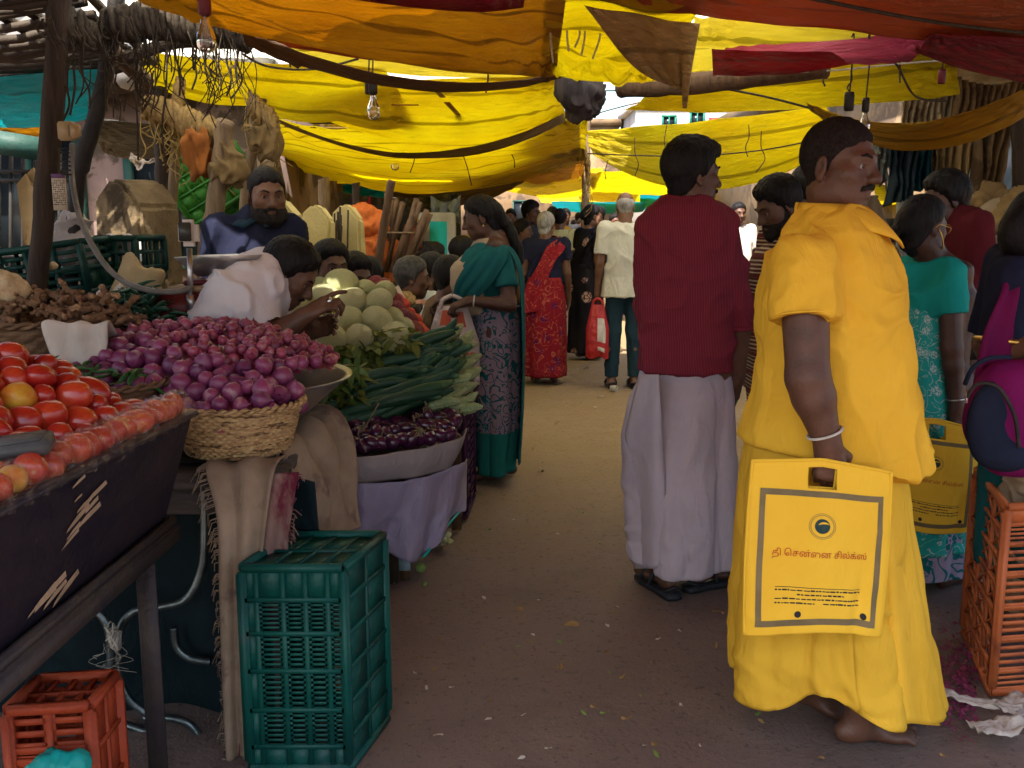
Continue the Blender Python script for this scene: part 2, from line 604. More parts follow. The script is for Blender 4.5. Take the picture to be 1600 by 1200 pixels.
_em = MB(); _em.lathe([(max(.0115 * math.sin(PI * k / 12), 0), -.0115 * math.cos(PI * k / 12)) for k in range(13)], 16)
EYE_ME = _em.mesh('eye', EYE, True)

def head_prims(b, H, fem=False, fat=0.0, gaunt=0.0):
    b.T = H
    k = .025
    b.el((0, -.012, .028), (.0735, .092, .086), k)
    b.el((0, .02, -.03), (.062 + fat, .066, .085), k)
    b.el((0, .042, -.078), (.047 + fat * 1.4, .040, .036), k)
    b.el((0, .060, -.102), (.024, .020, .017), .02)
    for x in (-1, 1):
        b.el((x * (.046 + fat), .048, -.026), (.024, .026, .022), .025)
        b.el((x * (.05 + fat), .010, -.075), (.02, .04, .028), .03)
        b.rc((x * .012, .083, .021), (x * .045, .066, .018), .010, .009, .016)
        b.el((x * .031, .088, -.001), (.019, .016, .0125), .010, 's')
        b.rc((x * .018, .0785, .0065), (x * .046, .067, .003), .0066, .0058, .005)      # lids
        b.rc((x * .019, .076, -.012), (x * .044, .067, -.010), .0045, .004, .006)
        E = Matrix.Translation((x * (.077 + fat * .6), -.010, -.012)) @ Matrix.Rotation(x * R(-22), 4, 'Z') @ Matrix.Rotation(R(-10), 4, 'X')
        b.T = H @ E
        b.el((0, 0, 0), (.0085, .020, .033), .008)
        b.el((x * .008, .003, .004), (.007, .011, .019), .005, 's')
        b.el((0, .006, -.024), (.007, .010, .011), .006)
        b.T = H
        b.el((x * .0125, .094, -.037), (.0095, .011, .009), .008)
    b.rc((0, .082, .012), (0, .104, -.026), .0085, .0115, .014)
    b.el((0, .107, -.034), (.0125, .012, .011), .010)
    b.rc((-.006, .101, -.045), (.006, .101, -.045), .003, .003, .004, 's')
    b.el((0, .081, -.061), (.023, .014, .0085), .008)
    b.el((0, .080, -.075), (.020, .013, .0095), .007)
    b.rc((-.021, .086, -.0675), (.021, .086, -.0675), .0022, .0022, .004, 's')
    b.T = Matrix.Identity(4)

def skull(b):
    k = .025
    b.el((0, -.012, .028), (.0735, .092, .086), k)
    b.el((0, .02, -.03), (.062, .066, .085), k)
    b.el((0, .042, -.078), (.047, .040, .036), k)
    b.el((0, .060, -.102), (.024, .020, .017), .02)
    for x in (-1, 1):
        b.el((x * .05, .010, -.075), (.02, .04, .028), .03)
def hair_shape(kind, H):
    """hair grown out of the skull above a hairline, thinning to nothing at its edge"""
    b = Solid(); b.T = H
    skull(b)
    b.rc((0, -.022, -.07), (0, -.03, -.10), .05, .05, .03)
    t = {'crop': .006, 'short': .013, 'full': .017, 'long': .014, 'fringe': .010}[kind]
    ys = [-.14, -.06, -.03, -.012, .012, .022, .038, .055, .075, .11]
    zs = {'crop': [-.075, -.070, -.050, -.03, -.024, .012, .030, .045, .062, .068],
          'short': [-.080, -.075, -.05, -.03, -.035, .005, .03, .045, .064, .070],
          'full': [-.090, -.085, -.055, -.03, -.040, -.0, .025, .046, .064, .070],
          'long': [-.120, -.11, -.06, -.015, .0, .012, .028, .045, .070, .082],
          'fringe': [-.070, -.065, -.045, -.005, .0, .03, .12, .14, .14, .14]}[kind]
    wd = .016 if kind == 'crop' else .040
    def g(x, y, z):
        d = z - np.interp(y + np.abs(x) * .10, ys, zs) + .006 * np.sin(x * 130 + y * 90) * np.sin(y * 150 - x * 60)
        if kind == 'fringe': d = np.minimum(d, .055 - .25 * np.maximum(np.abs(x) - .04, 0) - z)
        top = 1 + (.45 * np.clip(z / .1, 0, 1) if kind == 'full' else 0 * z)
        return np.where(d > 0, t * top * np.clip(d / wd, 0, 1) ** .6 + .0015, np.maximum(d, -.012))
    b.grow(g)
    return b
def beard_shape(H, fat=0, long=.012, stache=True):
    b = Solid(); b.T = H
    skull(b)
    ys = [-.2, -.012, .005, .03, .05, .066, .2]
    zs = [-.2, -.05, -.01, -.048, -.056, -.052, -.050]
    def g(x, y, z):
        d = np.minimum(np.interp(y, ys, zs) - z, y + .006)
        mouth = np.sqrt((x / .02) ** 2 + ((z + .068) / .0075) ** 2) - 1
        d = np.where(y > .05, np.minimum(d, mouth * .012), d)
        return np.where(d > 0, (.004 + long * np.clip(-(z + .055) / .05, 0, 1)) * np.clip(d / .012, 0, 1) ** .6 + .001 + fat * 1.2, np.maximum(d, -.012))
    b.grow(g)
    b.cut(lambda x, y, z: z - .01, .004)
    if stache:
        for x in (-1, 1): b.rc((x * .004, .093, -.052), (x * .030, .080, -.060), .0062, .004, .008)
    return b
def stache_shape(H, w=.032, t=.0075):
    b = Solid(); b.T = H
    for x in (-1, 1):
        b.rc((x * .004, .0945, -.053), (x * w * .75, .084, -.058), t, t * .8, .006)
        b.rc((x * w * .7, .084, -.058), (x * w, .074, -.068), t * .8, t * .45, .006)
    return b

def hand_prims(b, wr, d, n, side, curl=.4, s=1.0, thumb=.5, spread=.12, curls=None):
    """palm and five fingers; d along the hand, n the way the palm faces"""
    wr, d, n = Vector(wr), Vector(d).normalized(), Vector(n)
    n = (n - d * n.dot(d)).normalized()
    w = d.cross(n) * side
    L = ((.046, .028, .021), (.050, .031, .023), (.046, .029, .022), (.036, .022, .019))
    off = (.030, .010, -.010, -.028)
    fwd = (.088, .092, .088, .080)
    rad = (.0100, .0102, .0096, .0086)
    out = []
    b.rc(wr - d * .01, wr + d * .03, .024 * s, .026 * s, .02)
    for f in range(4):
        base = wr + (d * fwd[f] + w * off[f]) * s
        b.rc(wr + (d * .018 + w * off[f] * .55) * s, base, .0150 * s, .0125 * s, .014)
        cur = (curls[f] if curls else curl * (1 + .10 * f))
        ang, p = cur * .55, base
        sd = (d + w * (off[f] / .03) * spread * (1 - min(cur, 1) * .8)).normalized()
        for j in range(3):
            dirv = sd * math.cos(ang) + n * math.sin(ang)
            q = p + dirv * L[f][j] * s
            b.rc(p, q, rad[f] * (1 - .07 * j) * s, rad[f] * (1 - .07 * (j + 1)) * s, .004)
            p, ang = q, ang + cur * (1.05 if j == 0 else .8)
        out.append(p)
    b.el(wr + (d * .05 + w * .022 + n * .008) * s, (.017 * s,) * 3, .02)
    p = wr + (d * .022 + w * .026 + n * .004) * s
    for ln, r0, dv in ((.040, .0135, d * .70 + w * .62 + n * (.25 + .3 * thumb)), (.032, .0118, d * .85 + w * (.42 - .7 * thumb) + n * (.25 + .45 * thumb)), (.026, .0105, d * .85 + w * (.25 - .95 * thumb) + n * (.3 + .5 * thumb))):
        q = p + dv.normalized() * ln * s
        b.rc(p, q, r0 * s, r0 * .9 * s, .006)
        p = q
    return w
def foot_prims(b, an, yaw, s=1.0, toes=True, pitch=0.0, k=.02):
    """bare foot under the ankle joint"""
    T0 = b.T.copy()
    b.T = T0 @ Matrix.Translation(an) @ Matrix.Rotation(yaw, 4, 'Z') @ Matrix.Rotation(pitch, 4, 'X')
    z = -.078
    b.el((0, -.035, z + .032), (.031 * s, .036 * s, .032), k)
    b.rc((0, 0, .01), (0, -.01, z + .04), .036 * s, .034 * s, k)
    b.rc((0, .0, z + .040), (0, .10, z + .024), .033 * s, .024 * s, k)
    b.el((.002, .10, z + .02), (.044 * s, .050, .021), k)
    if toes:
        for i, (x, y, r) in enumerate(((-.030, .168, .0125), (-.008, .166, .0095), (.010, .160, .009), (.026, .150, .0085), (.040, .138, .008))):
            b.rc((x * .9, .125, z + .016), (x, y, z + r), r * 1.15, r, .008)
    b.T = T0

class Person:
    def __init__(s, label, x, y, rz, h=1.68, group=None, head=(0, 0, 0), headpx=None, lean=0.0, side=0.0, zoff=0.0, hs=1.0):
        s.k = h / 1.70
        s.h = h
        s.root = empty('person', label, 'person', (x, y, zoff), rz, group)
        s.W = Matrix.Translation((x, y, zoff)) @ Matrix.Rotation(rz, 4, 'Z')
        s.Wi = s.W.inverted()
        s.y0 = y
        k = s.k
        hip = Vector((0, 0, .92 * k))
        s.U = Matrix.Translation(hip) @ Matrix.Rotation(R(side), 4, 'Y') @ Matrix.Rotation(R(-lean), 4, 'X') @ Matrix.Translation(-hip)
        hp = s.L(*headpx) if headpx is not None else s.U @ Vector((0, .02 * k, 1.585 * k))
        yaw, pit, rol = head
        s.H = Matrix.Translation(hp) @ Matrix.Rotation(R(yaw), 4, 'Z') @ Matrix.Rotation(R(-pit), 4, 'X') @ Matrix.Rotation(R(rol), 4, 'Y') @ Matrix.Scale(k * hs, 4)
        s.sh = {1: s.U @ Vector((.178 * k, -.01, 1.385 * k)), -1: s.U @ Vector((-.178 * k, -.01, 1.385 * k))}
        s.arm = {}
        s.hip = {1: Vector((.09 * k, 0, .90 * k)), -1: Vector((-.09 * k, 0, .90 * k))}
        s.leg = {}
        s.b = Solid()
    def L(s, px, py, dy=0.0):
        return s.Wi @ P(px, py, s.y0 + dy)
    def rows(s, tab, depth, axis='x', dy=0.0):
        """silhouette rows (py, left px, right px) -> profile; depth is the half size along the line of sight"""
        out = []
        for i, (py, a, c) in enumerate(tab):
            A, C = s.L(a, py, dy), s.L(c, py, dy)
            m = (A + C) / 2
            r = (A - C).length / 2
            dp = depth[i] if hasattr(depth, '__len__') else depth
            out.append((m.z, m.x, m.y, r, dp) if axis == 'x' else (m.z, m.x, m.y, dp, r))
        return out
    def set_arm(s, side, el, wr, sh=None):
        if sh is not None: s.sh[side] = Vector(sh)
        s.arm[side] = (Vector(el), Vector(wr))
    def hang_arms(s, out=.06, fwd=.03, sides=(1, -1)):
        k = s.k
        for x in sides:
            sh = s.sh[x]
            s.arm[x] = (sh + Vector((x * out * .7, -.02, -.285)) * k, sh + Vector((x * out, fwd, -.53)) * k)
    def body(s, skin, h=.006, legs=True, fem=False, fat=0.0, hands=None, r_arm=(.050, .042, .038, .027), feet=None, torso=True, toes=True, footyaw=(8, -8), kn=None, an=None, sit=None):
        b, k = s.b, s.k
        head_prims(b, s.H, fem, fat)
        nb = s.U @ Vector((0, -.015 * k, 1.40 * k))
        nt = s.H @ Vector((0, -.022, -.07))
        b.rc(nb, nt, .062 * k, .052 * k + fat * .5, .03)
        if torso:
            T0 = b.T; b.T = s.U
            b.prof([(z * k, 0, y * k, a * k, c * k) for z, y, a, c in ((.88, 0, .155, .105), (1.0, .005, .135, .095), (1.12, .01, .14, .095), (1.28, .005, .155, .10), (1.38, -.01, .10, .06))], .05)
            b.rc((-.09 * k, -.015, 1.38 * k), (.09 * k, -.015, 1.38 * k), .045 * k, .045 * k, .04)
            b.T = T0
        hands = hands or {}
        for x, (el, wr) in s.arm.items():
            a0, a1, a2, a3 = [r * k for r in r_arm]
            b.rc(s.sh[x], el, a0, a1, .03)
            mid = el.lerp(wr, .3)
            b.rc(el, mid, a1, a2 * 1.06, .015); b.rc(mid, wr, a2 * 1.06, a3, .015)
            hd = hands.get(x, {})
            d = Vector(hd.get('d', (wr - el)))
            n = Vector(hd.get('n', (-x, .15, 0)))
            hand_prims(b, wr, d, n, x, hd.get('curl', .45), hd.get('s', 1.0) * k, hd.get('thumb', .4), hd.get('spread', .12), hd.get('curls'))
        if legs:
            for i, x in enumerate((1, -1)):
                hp = s.hip[x]
                a = Vector(an[x]) if an else Vector((x * .10 * k, 0, .085))
                q = Vector(kn[x]) if kn else hp.lerp(a, .50) + Vector((0, .015, 0))
                b.rc(hp, q, .080 * k, .056 * k, .03)
                m = q.lerp(a, .35) + Vector((0, -.012, 0))
                b.rc(q, m, .054 * k, .053 * k, .03); b.rc(m, a, .053 * k, .036 * k, .03)
                if feet != 'none': foot_prims(b, a, R(footyaw[i]), k, toes, (feet or {}).get(x, 0) if isinstance(feet, dict) else 0)
        return obj('body', b.mesh('body', h, skin, it=1), s.root)
    def put(s, name, solid, h, mat, disp=None, it=1):
        return obj(name, solid.mesh(name, h, mat, disp, it), s.root)
    def hair(s, kind='short', mat=None, h=.006, amp=.003, add=None):
        b = hair_shape(kind, s.H)
        if add: add(b)
        return s.put('hair', b, h, mat or HAIR, rough_disp(amp * 1.5, (95, 95, 22), 5))
    def face(s, brows=True, mat=None, eyes=True):
        for x in (-1, 1):
            if eyes:
                o = obj('eye', EYE_ME, s.root)
                o.matrix_local = s.H @ Matrix.Translation((x * .031, .0690, -.002))
            if brows:
                b = Solid(); b.T = s.H
                b.rc((x * .014, .091, .020), (x * .033, .086, .0265), .0042, .0042, .003)
                b.rc((x * .033, .086, .0265), (x * .051, .068, .019), .0042, .0022, .003)
                s.put('eyebrow', b, .003, mat or BEARD)
    def sleeve(s, b, x, end, r0, r1, k=.03, hollow=True, sh=None):
        """sleeve down the arm to the fraction end (0..1 shoulder-elbow, 1..2 elbow-wrist)"""
        sh0 = Vector(sh) if sh is not None else s.sh[x]
        el, wr = s.arm[x]
        if end <= 1:
            e = sh0.lerp(el, end)
            b.rc(sh0, e, r0, r1, k, cap=True); dv = (el - sh0).normalized()
        else:
            e = el.lerp(wr, end - 1); m = (r0 + r1) / 2
            b.rc(sh0, el, r0, m, k); b.rc(el, e, m, r1, .015, cap=True); dv = (wr - el).normalized()
        if hollow: b.rc(e - dv * .035, e + dv * .03, r1 - .011, r1 - .006, .002, 's')
    def shirt(s, mat, tab, sl=((1, .75, .075, .075), (-1, .75, .075, .075)), h=.008, amp=.006, seed=1, neck=True, sc=(9, 9, 4), cutfn=None, U=None, e=2.2, extra=None, it=1, k=.04, hollow=False, name='shirt', collar=True):
        b = Solid()
        if U is not None: b.T = U
        b.prof(tab, .03, e=e)
        b.T = Matrix.Identity(4)
        b.rc(s.sh[1] + (s.sh[-1] - s.sh[1]) * .12, s.sh[-1] + (s.sh[1] - s.sh[-1]) * .12, .048 * s.k, .048 * s.k, .05)
        for row in sl: s.sleeve(b, *row, k=k, hollow=hollow)
        nb = s.U @ Vector((0, -.01 * s.k, 1.40 * s.k)); nt = s.H @ Vector((0, -.02, -.08))
        if collar:
            d = (nt - nb).normalized()
            c = nb + d * .048
            b.rc(nb, c, .080 * s.k, .069 * s.k, .03, cap=True)
            b.rc(c - d * .02, c + d * .04, .060 * s.k, .066 * s.k, .004, 's')
        if extra: extra(b)
        if cutfn: b.cut(cutfn)
        return s.put(name, b, h, mat, folds(amp, sc, seed) if amp else None, it)
def collar_flaps(s, mat, w=.055, th=.006, drop=.05, open_=.03, r0=.073, up=.060):
    """two points of a shirt collar folded down over the front"""
    nb = s.U @ Vector((0, -.01 * s.k, 1.40 * s.k)); nt = s.H @ Vector((0, -.02, -.08))
    d = (nt - nb).normalized()
    c = nb + d * up
    R0 = s.U.to_3x3()
    fw, rt = R0 @ Vector((0, 1, 0)), R0 @ Vector((1, 0, 0))
    b = MB()
    for x in (-1, 1):
        top, bot = [], []
        for i in range(9):
            a = PI * i / 8                    # from the nape round to the front
            dirv = (-fw * math.cos(a) + rt * x * math.sin(a)).normalized()
            top.append(c + dirv * r0 * s.k + d * (.004 - .012 * i / 8))
            ex = (.018 + drop * (i / 8) ** 2.2)
            bot.append(c + dirv * (r0 + .012 + .022 * i / 8) * s.k - d * (w * .55 + ex) + rt * x * open_ * (i / 8) ** 2 * 1.2)
        g = []
        for t in np.linspace(0, 1, 5):
            g.append([p.lerp(q, t) + (p - c).normalized() * .006 * math.sin(PI * t) for p, q in zip(top, bot)])
        b.sheet(g)
    o = b.obj('collar', mat, s.root, True)
    m = o.modifiers.new('t', 'SOLIDIFY'); m.thickness = th; m.offset = 1
    return o

def skirt(name, rows, mat, parent=None, pleats=(), nth=160, nz=70, hem=None, seed=3, noise=.006, nsc=(7, 7, 2.2), thick=.004, seam=None):
    """draped tube of cloth: rows (z, cx, cy, rx, ry); pleats (count, amp top, amp hem, phase, twist)"""
    rows = np.asarray(sorted(rows), dtype=float)
    z0, z1 = rows[0, 0], rows[-1, 0]
    th = np.linspace(0, 2 * PI, nth + 1)
    u = np.linspace(0, 1, nz)
    T, Uu = np.meshgrid(th, u)
    zb = z0 + (hem(T) if hem else 0)
    Z = z1 + (zb - z1) * Uu
    cx, cy, rx, ry = (np.interp(Z, rows[:, 0], rows[:, i]) for i in (1, 2, 3, 4))
    d = np.zeros_like(Z)
    for n, a0, a1, ph, tw in pleats:
        a = a0 + (a1 - a0) * Uu ** 1.3
        d += a * (np.abs(np.sin((n * T + ph + tw * Uu) / 2)) ** .8 * 2 - 1.1)
    X = cx + (rx + d) * np.cos(T); Y = cy + (ry + d) * np.sin(T)
    p = np.stack([X, Y, Z], -1)
    p[:, -1] = p[:, 0]
    nn = (1 - np.abs(fbm(p * np.array(nsc) + fbm(p * 3, 2, seed)[..., None] * 1.5, 3, seed))) * 2 - 1.2
    nn[:, -1] = nn[:, 0]
    dirv = np.stack([np.cos(T), np.sin(T), 0 * T], -1)
    p = p + dirv * (noise * (.3 + Uu) * nn)[..., None]
    V = p.reshape(-1, 3)
    n = nth + 1
    i, j = np.meshgrid(np.arange(nz - 1), np.arange(nth), indexing='ij')
    a = (i * n + j).ravel()
    Q = np.stack([a, a + n, a + n + 1, a + 1], 1)
    per = float(np.mean(rx) + np.mean(ry)) * PI
    uv = np.stack([T / (2 * PI) * per, Z], -1).reshape(-1, 2)
    o = obj(name, mesh_of(name, V, Q, mat, True, uv), parent)
    m = o.modifiers.new('thickness', 'SOLIDIFY'); m.thickness = thick; m.offset = 0
    return o
def drape(name, pts, width, mat, parent=None, wdir=None, nu=60, nv=16, amp=.012, n=3, seed=2, thick=.006, belly=0.0, uvscale=1.0):
    """long strip of cloth along a path of (point, side vector) pairs"""
    cs = catmull([p for p, _ in pts], 10); ws = catmull([w for _, w in pts], 10)
    g = []
    uv = []
    Ltot = 0
    for i, (c, w) in enumerate(zip(cs, ws)):
        t = (cs[min(i + 1, len(cs) - 1)] - cs[max(i - 1, 0)]).normalized()
        nrm = t.cross(w).normalized() if w.length > 0 else Vector((0, 1, 0))
        if i: Ltot += (c - cs[i - 1]).length
        row = []
        for j in range(nv + 1):
            q = j / nv - .5
            p = c + w * q
            f = amp * math.sin(2 * PI * n * q + .6 * math.sin(i * .13)) + amp * .7 * float(vnoise(np.array([q * 5, i * .12, seed]), seed))
            row.append(p + nrm * (f + belly * (1 - 4 * q * q)))
            uv.append((q * w.length, Ltot))
        g.append(row)
    b = MB().sheet(g)
    o = obj(name, mesh_of(name, b.V, b.F, mat, True, uv), parent)
    m = o.modifiers.new('thickness', 'SOLIDIFY'); m.thickness = thick; m.offset = 0
    return o
# ------------------------------------------------------------ ground
def ground_mat():
    m = bpy.data.materials.new('ground_asphalt'); t = NT(m)
    v = t.coord('Object')
    big = t.noise(v, .55, 5, .6)
    col = t.ramp(big, [(.3, (.185, .128, .112)), (.7, (.125, .086, .078))])
    mid = t.noise(v, 3.2, 6, .7)
    col = t.mix(t.ramp(mid, [(.45, (0, 0, 0)), (.75, (.55, .55, .55))]), col, (.22, .158, .118))
    col = t.mix(t.ramp(t.noise(v, 1.3, 6, .65, .5), [(.52, (0, 0, 0)), (.66, (.6, .6, .6))]), col, (.105, .078, .068))
    sp = t.n('SeparateXYZ', ins={0: v})
    far = t.ramp(t.math('ADD', t.math('MULTIPLY', sp.outputs[1], .1), t.math('MULTIPLY', big, .25)), [(.50, (0, 0, 0)), (.72, (1, 1, 1))])
    col = t.mix(far, col, (.25, .172, .088))            # golden light further up the lane, put into the ground colour
    vo = t.n('TexVoronoi', ins={'Vector': v, 'Scale': 95.0})
    grit = t.ramp(t.math('MULTIPLY', vo.outputs['Distance'], t.math('ADD', t.noise(v, 14, 3), .35)), [(.05, (1, 1, 1)), (.10, (0, 0, 0))])
    col = t.mix(t.math('MULTIPLY', grit, .55), col, (.42, .35, .29))
    dk = t.ramp(t.noise(v, 46, 4, .7), [(.57, (0, 0, 0)), (.66, (.7, .7, .7))])
    col = t.mix(dk, col, (.06, .046, .042))
    h = t.math('ADD', t.noise(v, 70, 5, .7), t.math('MULTIPLY', t.noise(v, 5, 4, .6), 1.6))
    b = t.n('Bump', ins={'Strength': .6, 'Distance': .012, 'Height': h})
    rg = t.ramp(mid, [(.3, (.62,) * 3), (.7, (.9,) * 3)])
    t.out(t.n('BsdfPrincipled', ins={'Base Color': col, 'Roughness': rg, 'Specular IOR Level': .3, 'Normal': b.outputs[0]}).outputs[0])
    return m
def ground():
    xs = np.concatenate([np.linspace(-120, -6, 12), np.linspace(-5, 5, 60), np.linspace(6, 120, 12)])
    ys = np.concatenate([np.linspace(-60, -2, 8), np.linspace(-1.5, 14, 90), np.linspace(15, 300, 20)])
    X, Y = np.meshgrid(xs, ys)
    Z = .012 * fbm(np.stack([X * .9, Y * .9, X * 0], -1), 3, 4) * ((np.abs(X) < 5) & (Y < 14) & (Y > -1.5)) - .008
    n = len(xs)
    i, j = np.meshgrid(np.arange(len(ys) - 1), np.arange(n - 1), indexing='ij')
    a = (i * n + j).ravel()
    o = obj('ground', mesh_of('ground', np.stack([X, Y, Z], -1).reshape(-1, 3), np.stack([a, a + 1, a + n + 1, a + n], 1), ground_mat()))
    tag(o, kind='structure')
ground()
# ------------------------------------------------------------ awnings of sheet plastic and cloth
T_YEL = tarp_mat('tarp_yellow', (.88, .80, .055), (.76, .61, .025), .72)
T_PALE = tarp_mat('tarp_pale_yellow', (.90, .82, .25), (.86, .74, .10), .66)
T_OCH = tarp_mat('tarp_ochre', (.62, .39, .02), (.44, .24, .011), .56, (.10, .04, .01))
T_ORG = tarp_mat('tarp_orange', (.52, .14, .03), (.44, .10, .02), .45, (.2, .04, .01))
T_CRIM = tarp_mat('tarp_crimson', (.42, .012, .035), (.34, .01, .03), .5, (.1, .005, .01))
T_CRIM_LIT = tarp_mat('tarp_crimson_lit', (.55, .08, .14), (.48, .04, .09), .45, (.2, .02, .03))  # lit tone of the crimson sheet put into the colour
T_BRN = tarp_mat('tarp_brown', (.20, .085, .018), (.12, .05, .012), .3, (.04, .02, .008))
T_OLV = tarp_mat('tarp_olive', (.26, .16, .02), (.15, .09, .015), .3, (.05, .03, .01))
T_TEAL = tarp_mat('tarp_teal', (.01, .56, .62), (.008, .44, .5), .62, (.005, .12, .15))
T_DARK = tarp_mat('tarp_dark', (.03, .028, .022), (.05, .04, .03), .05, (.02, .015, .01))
T_CREAM = tarp_mat('tarp_cream', (.62, .45, .22), (.5, .33, .12), .4, (.2, .12, .05))
T_CLEAR = tarp_mat('tarp_milky', (.94, .93, .88), (.90, .86, .74), .95, (.7, .6, .4), .45, .7)
T_GREYW = tarp_mat('tarp_grey', (.35, .33, .30), (.22, .20, .17), .25)
def pt(c):
    return G(*c) if isinstance(c, tuple) and abs(c[0]) > 8 else Vector(c)
def tarp(label, c4, mat, sag=(0, .08), wr=.02, seed=1, nu=56, nv=26, ties=0, group=None, sides=0.0, name='tarp', th=.002):
    """sheet between corners TL, TR, BR, BL (px, py, height) or world points, sagging at its top and bottom edges"""
    A, B, C, D = [pt(c) for c in c4]
    u, v = np.meshgrid(np.linspace(0, 1, nu), np.linspace(0, 1, nv))
    a, b, c, d = [np.array(x) for x in (A, B, C, D)]
    p = (a * ((1 - u) * (1 - v))[..., None] + b * (u * (1 - v))[..., None] + c * (u * v)[..., None] + d * ((1 - u) * v)[..., None])
    Lu = float(np.linalg.norm(b - a) + np.linalg.norm(c - d)) / 2; Lv = float(np.linalg.norm(d - a) + np.linalg.norm(c - b)) / 2
    sg = (sag[0] * (1 - v) + sag[1] * v) * 4 * u * (1 - u)
    if ties: sg = sg + .035 * v ** 3 * np.abs(np.sin(PI * u * ties))
    sg = sg + sides * 4 * v * (1 - v)
    p[..., 2] -= sg
    nrm = np.cross(b - a, d - a); nrm = nrm / max(np.linalg.norm(nrm), 1e-9)
    q = np.stack([u * Lu * 1.1, v * Lv * 3.0, 0 * u + seed], -1)
    w = fbm(q * 1.2, 3, seed) + .5 * (1 - 2 * np.abs(fbm(q * np.array([1.1, 2.4, 1]) + 5, 3, seed + 9)))
    # creases that fan out of the tied corners
    for cu, cv, k in ((0, 0, 1), (1, 0, 2), (1, 1, 3), (0, 1, 4)):
        an = np.arctan2((v - cv) * Lv, (u - cu) * Lu + 1e-6)
        rr = np.sqrt(((v - cv) * Lv) ** 2 + ((u - cu) * Lu) ** 2)
        w = w + .55 * np.sin(an * 19 + seed * k) * np.exp(-rr / (.35 * max(Lv, .5))) * np.clip(rr * 6, 0, 1)
    p = p + nrm * (wr * 1.5 * w)[..., None]
    i, j = np.meshgrid(np.arange(nv - 1), np.arange(nu - 1), indexing='ij')
    s0 = (i * nu + j).ravel()
    Q = np.stack([s0, s0 + 1, s0 + nu + 1, s0 + nu], 1)
    uv = np.stack([u * Lu, v * Lv], -1).reshape(-1, 2)
    org = p.reshape(-1, 3).mean(0)
    o = obj(name, mesh_of(name, p.reshape(-1, 3) - org, Q, mat, True, uv), None, org)
    m = o.modifiers.new('thickness', 'SOLIDIFY'); m.thickness = th; m.offset = 0
    return tag(o, label, 'tarp', group)
GA = 'awning sheets strung over the lane'
tarp('broad ochre awning sheet across the top left of the lane', [(-1.75, .1, 2.32), (.12, .1, 2.30), (868, 118, 2.10), (225, 8, 2.12)], T_OCH, (.03, .07), .02, 3, 70, 50, group=GA)
tarp('bright yellow end of the big awning beside the hanging net bundle', [(.04, .1, 2.315), (.45, .1, 2.29), (1040, 124, 2.07), (846, 114, 2.105)], T_YEL, (.0, .02), .03, 4, 40, 50, group=GA)
tarp('crimson sheet overlapping the ochre awning at the top edge', [(-.75, .8, 2.22), (.10, .8, 2.22), (818, 14, 2.06), (550, 2, 2.06)], T_CRIM, (.0, .02), .01, 5, group=GA)
tarp('orange red strip of awning behind the ochre sheet', [(330, 22, 2.22), (840, 60, 2.22), (800, 104, 2.20), (395, 66, 2.20)], T_ORG, (.0, .03), .015, 6, group=GA)
tarp('cream strip of awning showing under the orange red one', [(410, 60, 2.26), (900, 90, 2.26), (890, 122, 2.24), (430, 84, 2.24)], T_PALE, (.0, .06), .015, 7, group=GA)
tarp('dark brown rolled awning edge sagging above the yellow sheets', [(378, 56, 2.08), (880, 112, 2.14), (884, 121, 2.13), (384, 72, 2.07)], T_BRN, (.10, .12), .012, 8, nv=8, group=GA)
tarp('long yellow awning sheet running in from the left poles', [(205, 84, 2.18), (600, 108, 2.2), (650, 192, 2.02), (228, 130, 2.10)], T_YEL, (.02, .05), .02, 9, ties=3, group=GA)
tarp('large yellow awning panel patched with tape strips', [(395, 108, 2.22), (866, 118, 2.22), (884, 184, 2.10), (430, 158, 2.12)], T_YEL, (.03, .20), .02, 10, 70, 30, group=GA)
tarp('olive hem of yellow sheet sagging on its rope', [(383, 160, 2.10), (880, 178, 2.11), (884, 190, 2.09), (388, 169, 2.08)], T_OLV, (.26, .27), .008, 11, nv=8, group=GA)
tarp('yellow awning panel with creased folds and a small tape cross', [(436, 190, 2.10), (905, 188, 2.12), (908, 252, 2.12), (440, 255, 2.08)], T_YEL, (.1, .34), .03, 12, 70, 30, group=GA)
tarp('tilted yellow flap beside the hanging net bundle', [(862, 170, 2.14), (918, 190, 2.12), (914, 252, 2.08), (800, 224, 2.1)], T_YEL, (.0, .05), .03, 13, group=GA)
tarp('glowing yellow sheet right above the head of the bearded stallholder', [(425, 256, 2.06), (680, 262, 2.10), (590, 282, 2.06), (470, 293, 2.0)], T_YEL, (.0, .05), .015, 14, group=GA)
tarp('pale yellow awning strip low over the far stalls', [(600, 262, 2.2), (900, 248, 2.3), (880, 268, 2.2), (640, 280, 2.15)], T_PALE, (.0, .10), .02, 15, group=GA)
tarp('brown olive sheet bellying above the woman in dark teal', [(560, 278, 2.05), (840, 262, 2.2), (835, 276, 2.1), (600, 300, 1.98)], T_OLV, (.08, .35), .03, 16, group=GA)
tarp('small ochre strip hanging over the far crowd', [(820, 270, 2.3), (945, 262, 2.3), (930, 290, 2.2), (800, 300, 2.2)], T_PALE, (.0, .1), .02, 17, group=GA)
tarp('wide yellow awning hanging across the right of the lane', [(918, 205, 2.32), (1292, 165, 2.32), (1294, 234, 2.06), (922, 240, 2.10)], T_YEL, (.02, .34), .03, 18, 70, 30, group=GA)
tarp('second yellow awning seen under the wide right hand one', [(915, 268, 2.3), (1120, 270, 2.3), (1110, 300, 2.15), (925, 296, 2.15)], T_YEL, (.0, .08), .02, 19, group=GA)
tarp('pale yellow far awning above the white haired walkers', [(835, 296, 2.45), (1000, 290, 2.5), (990, 312, 2.3), (845, 316, 2.3)], T_PALE, (.0, .1), .03, 20, group=GA)
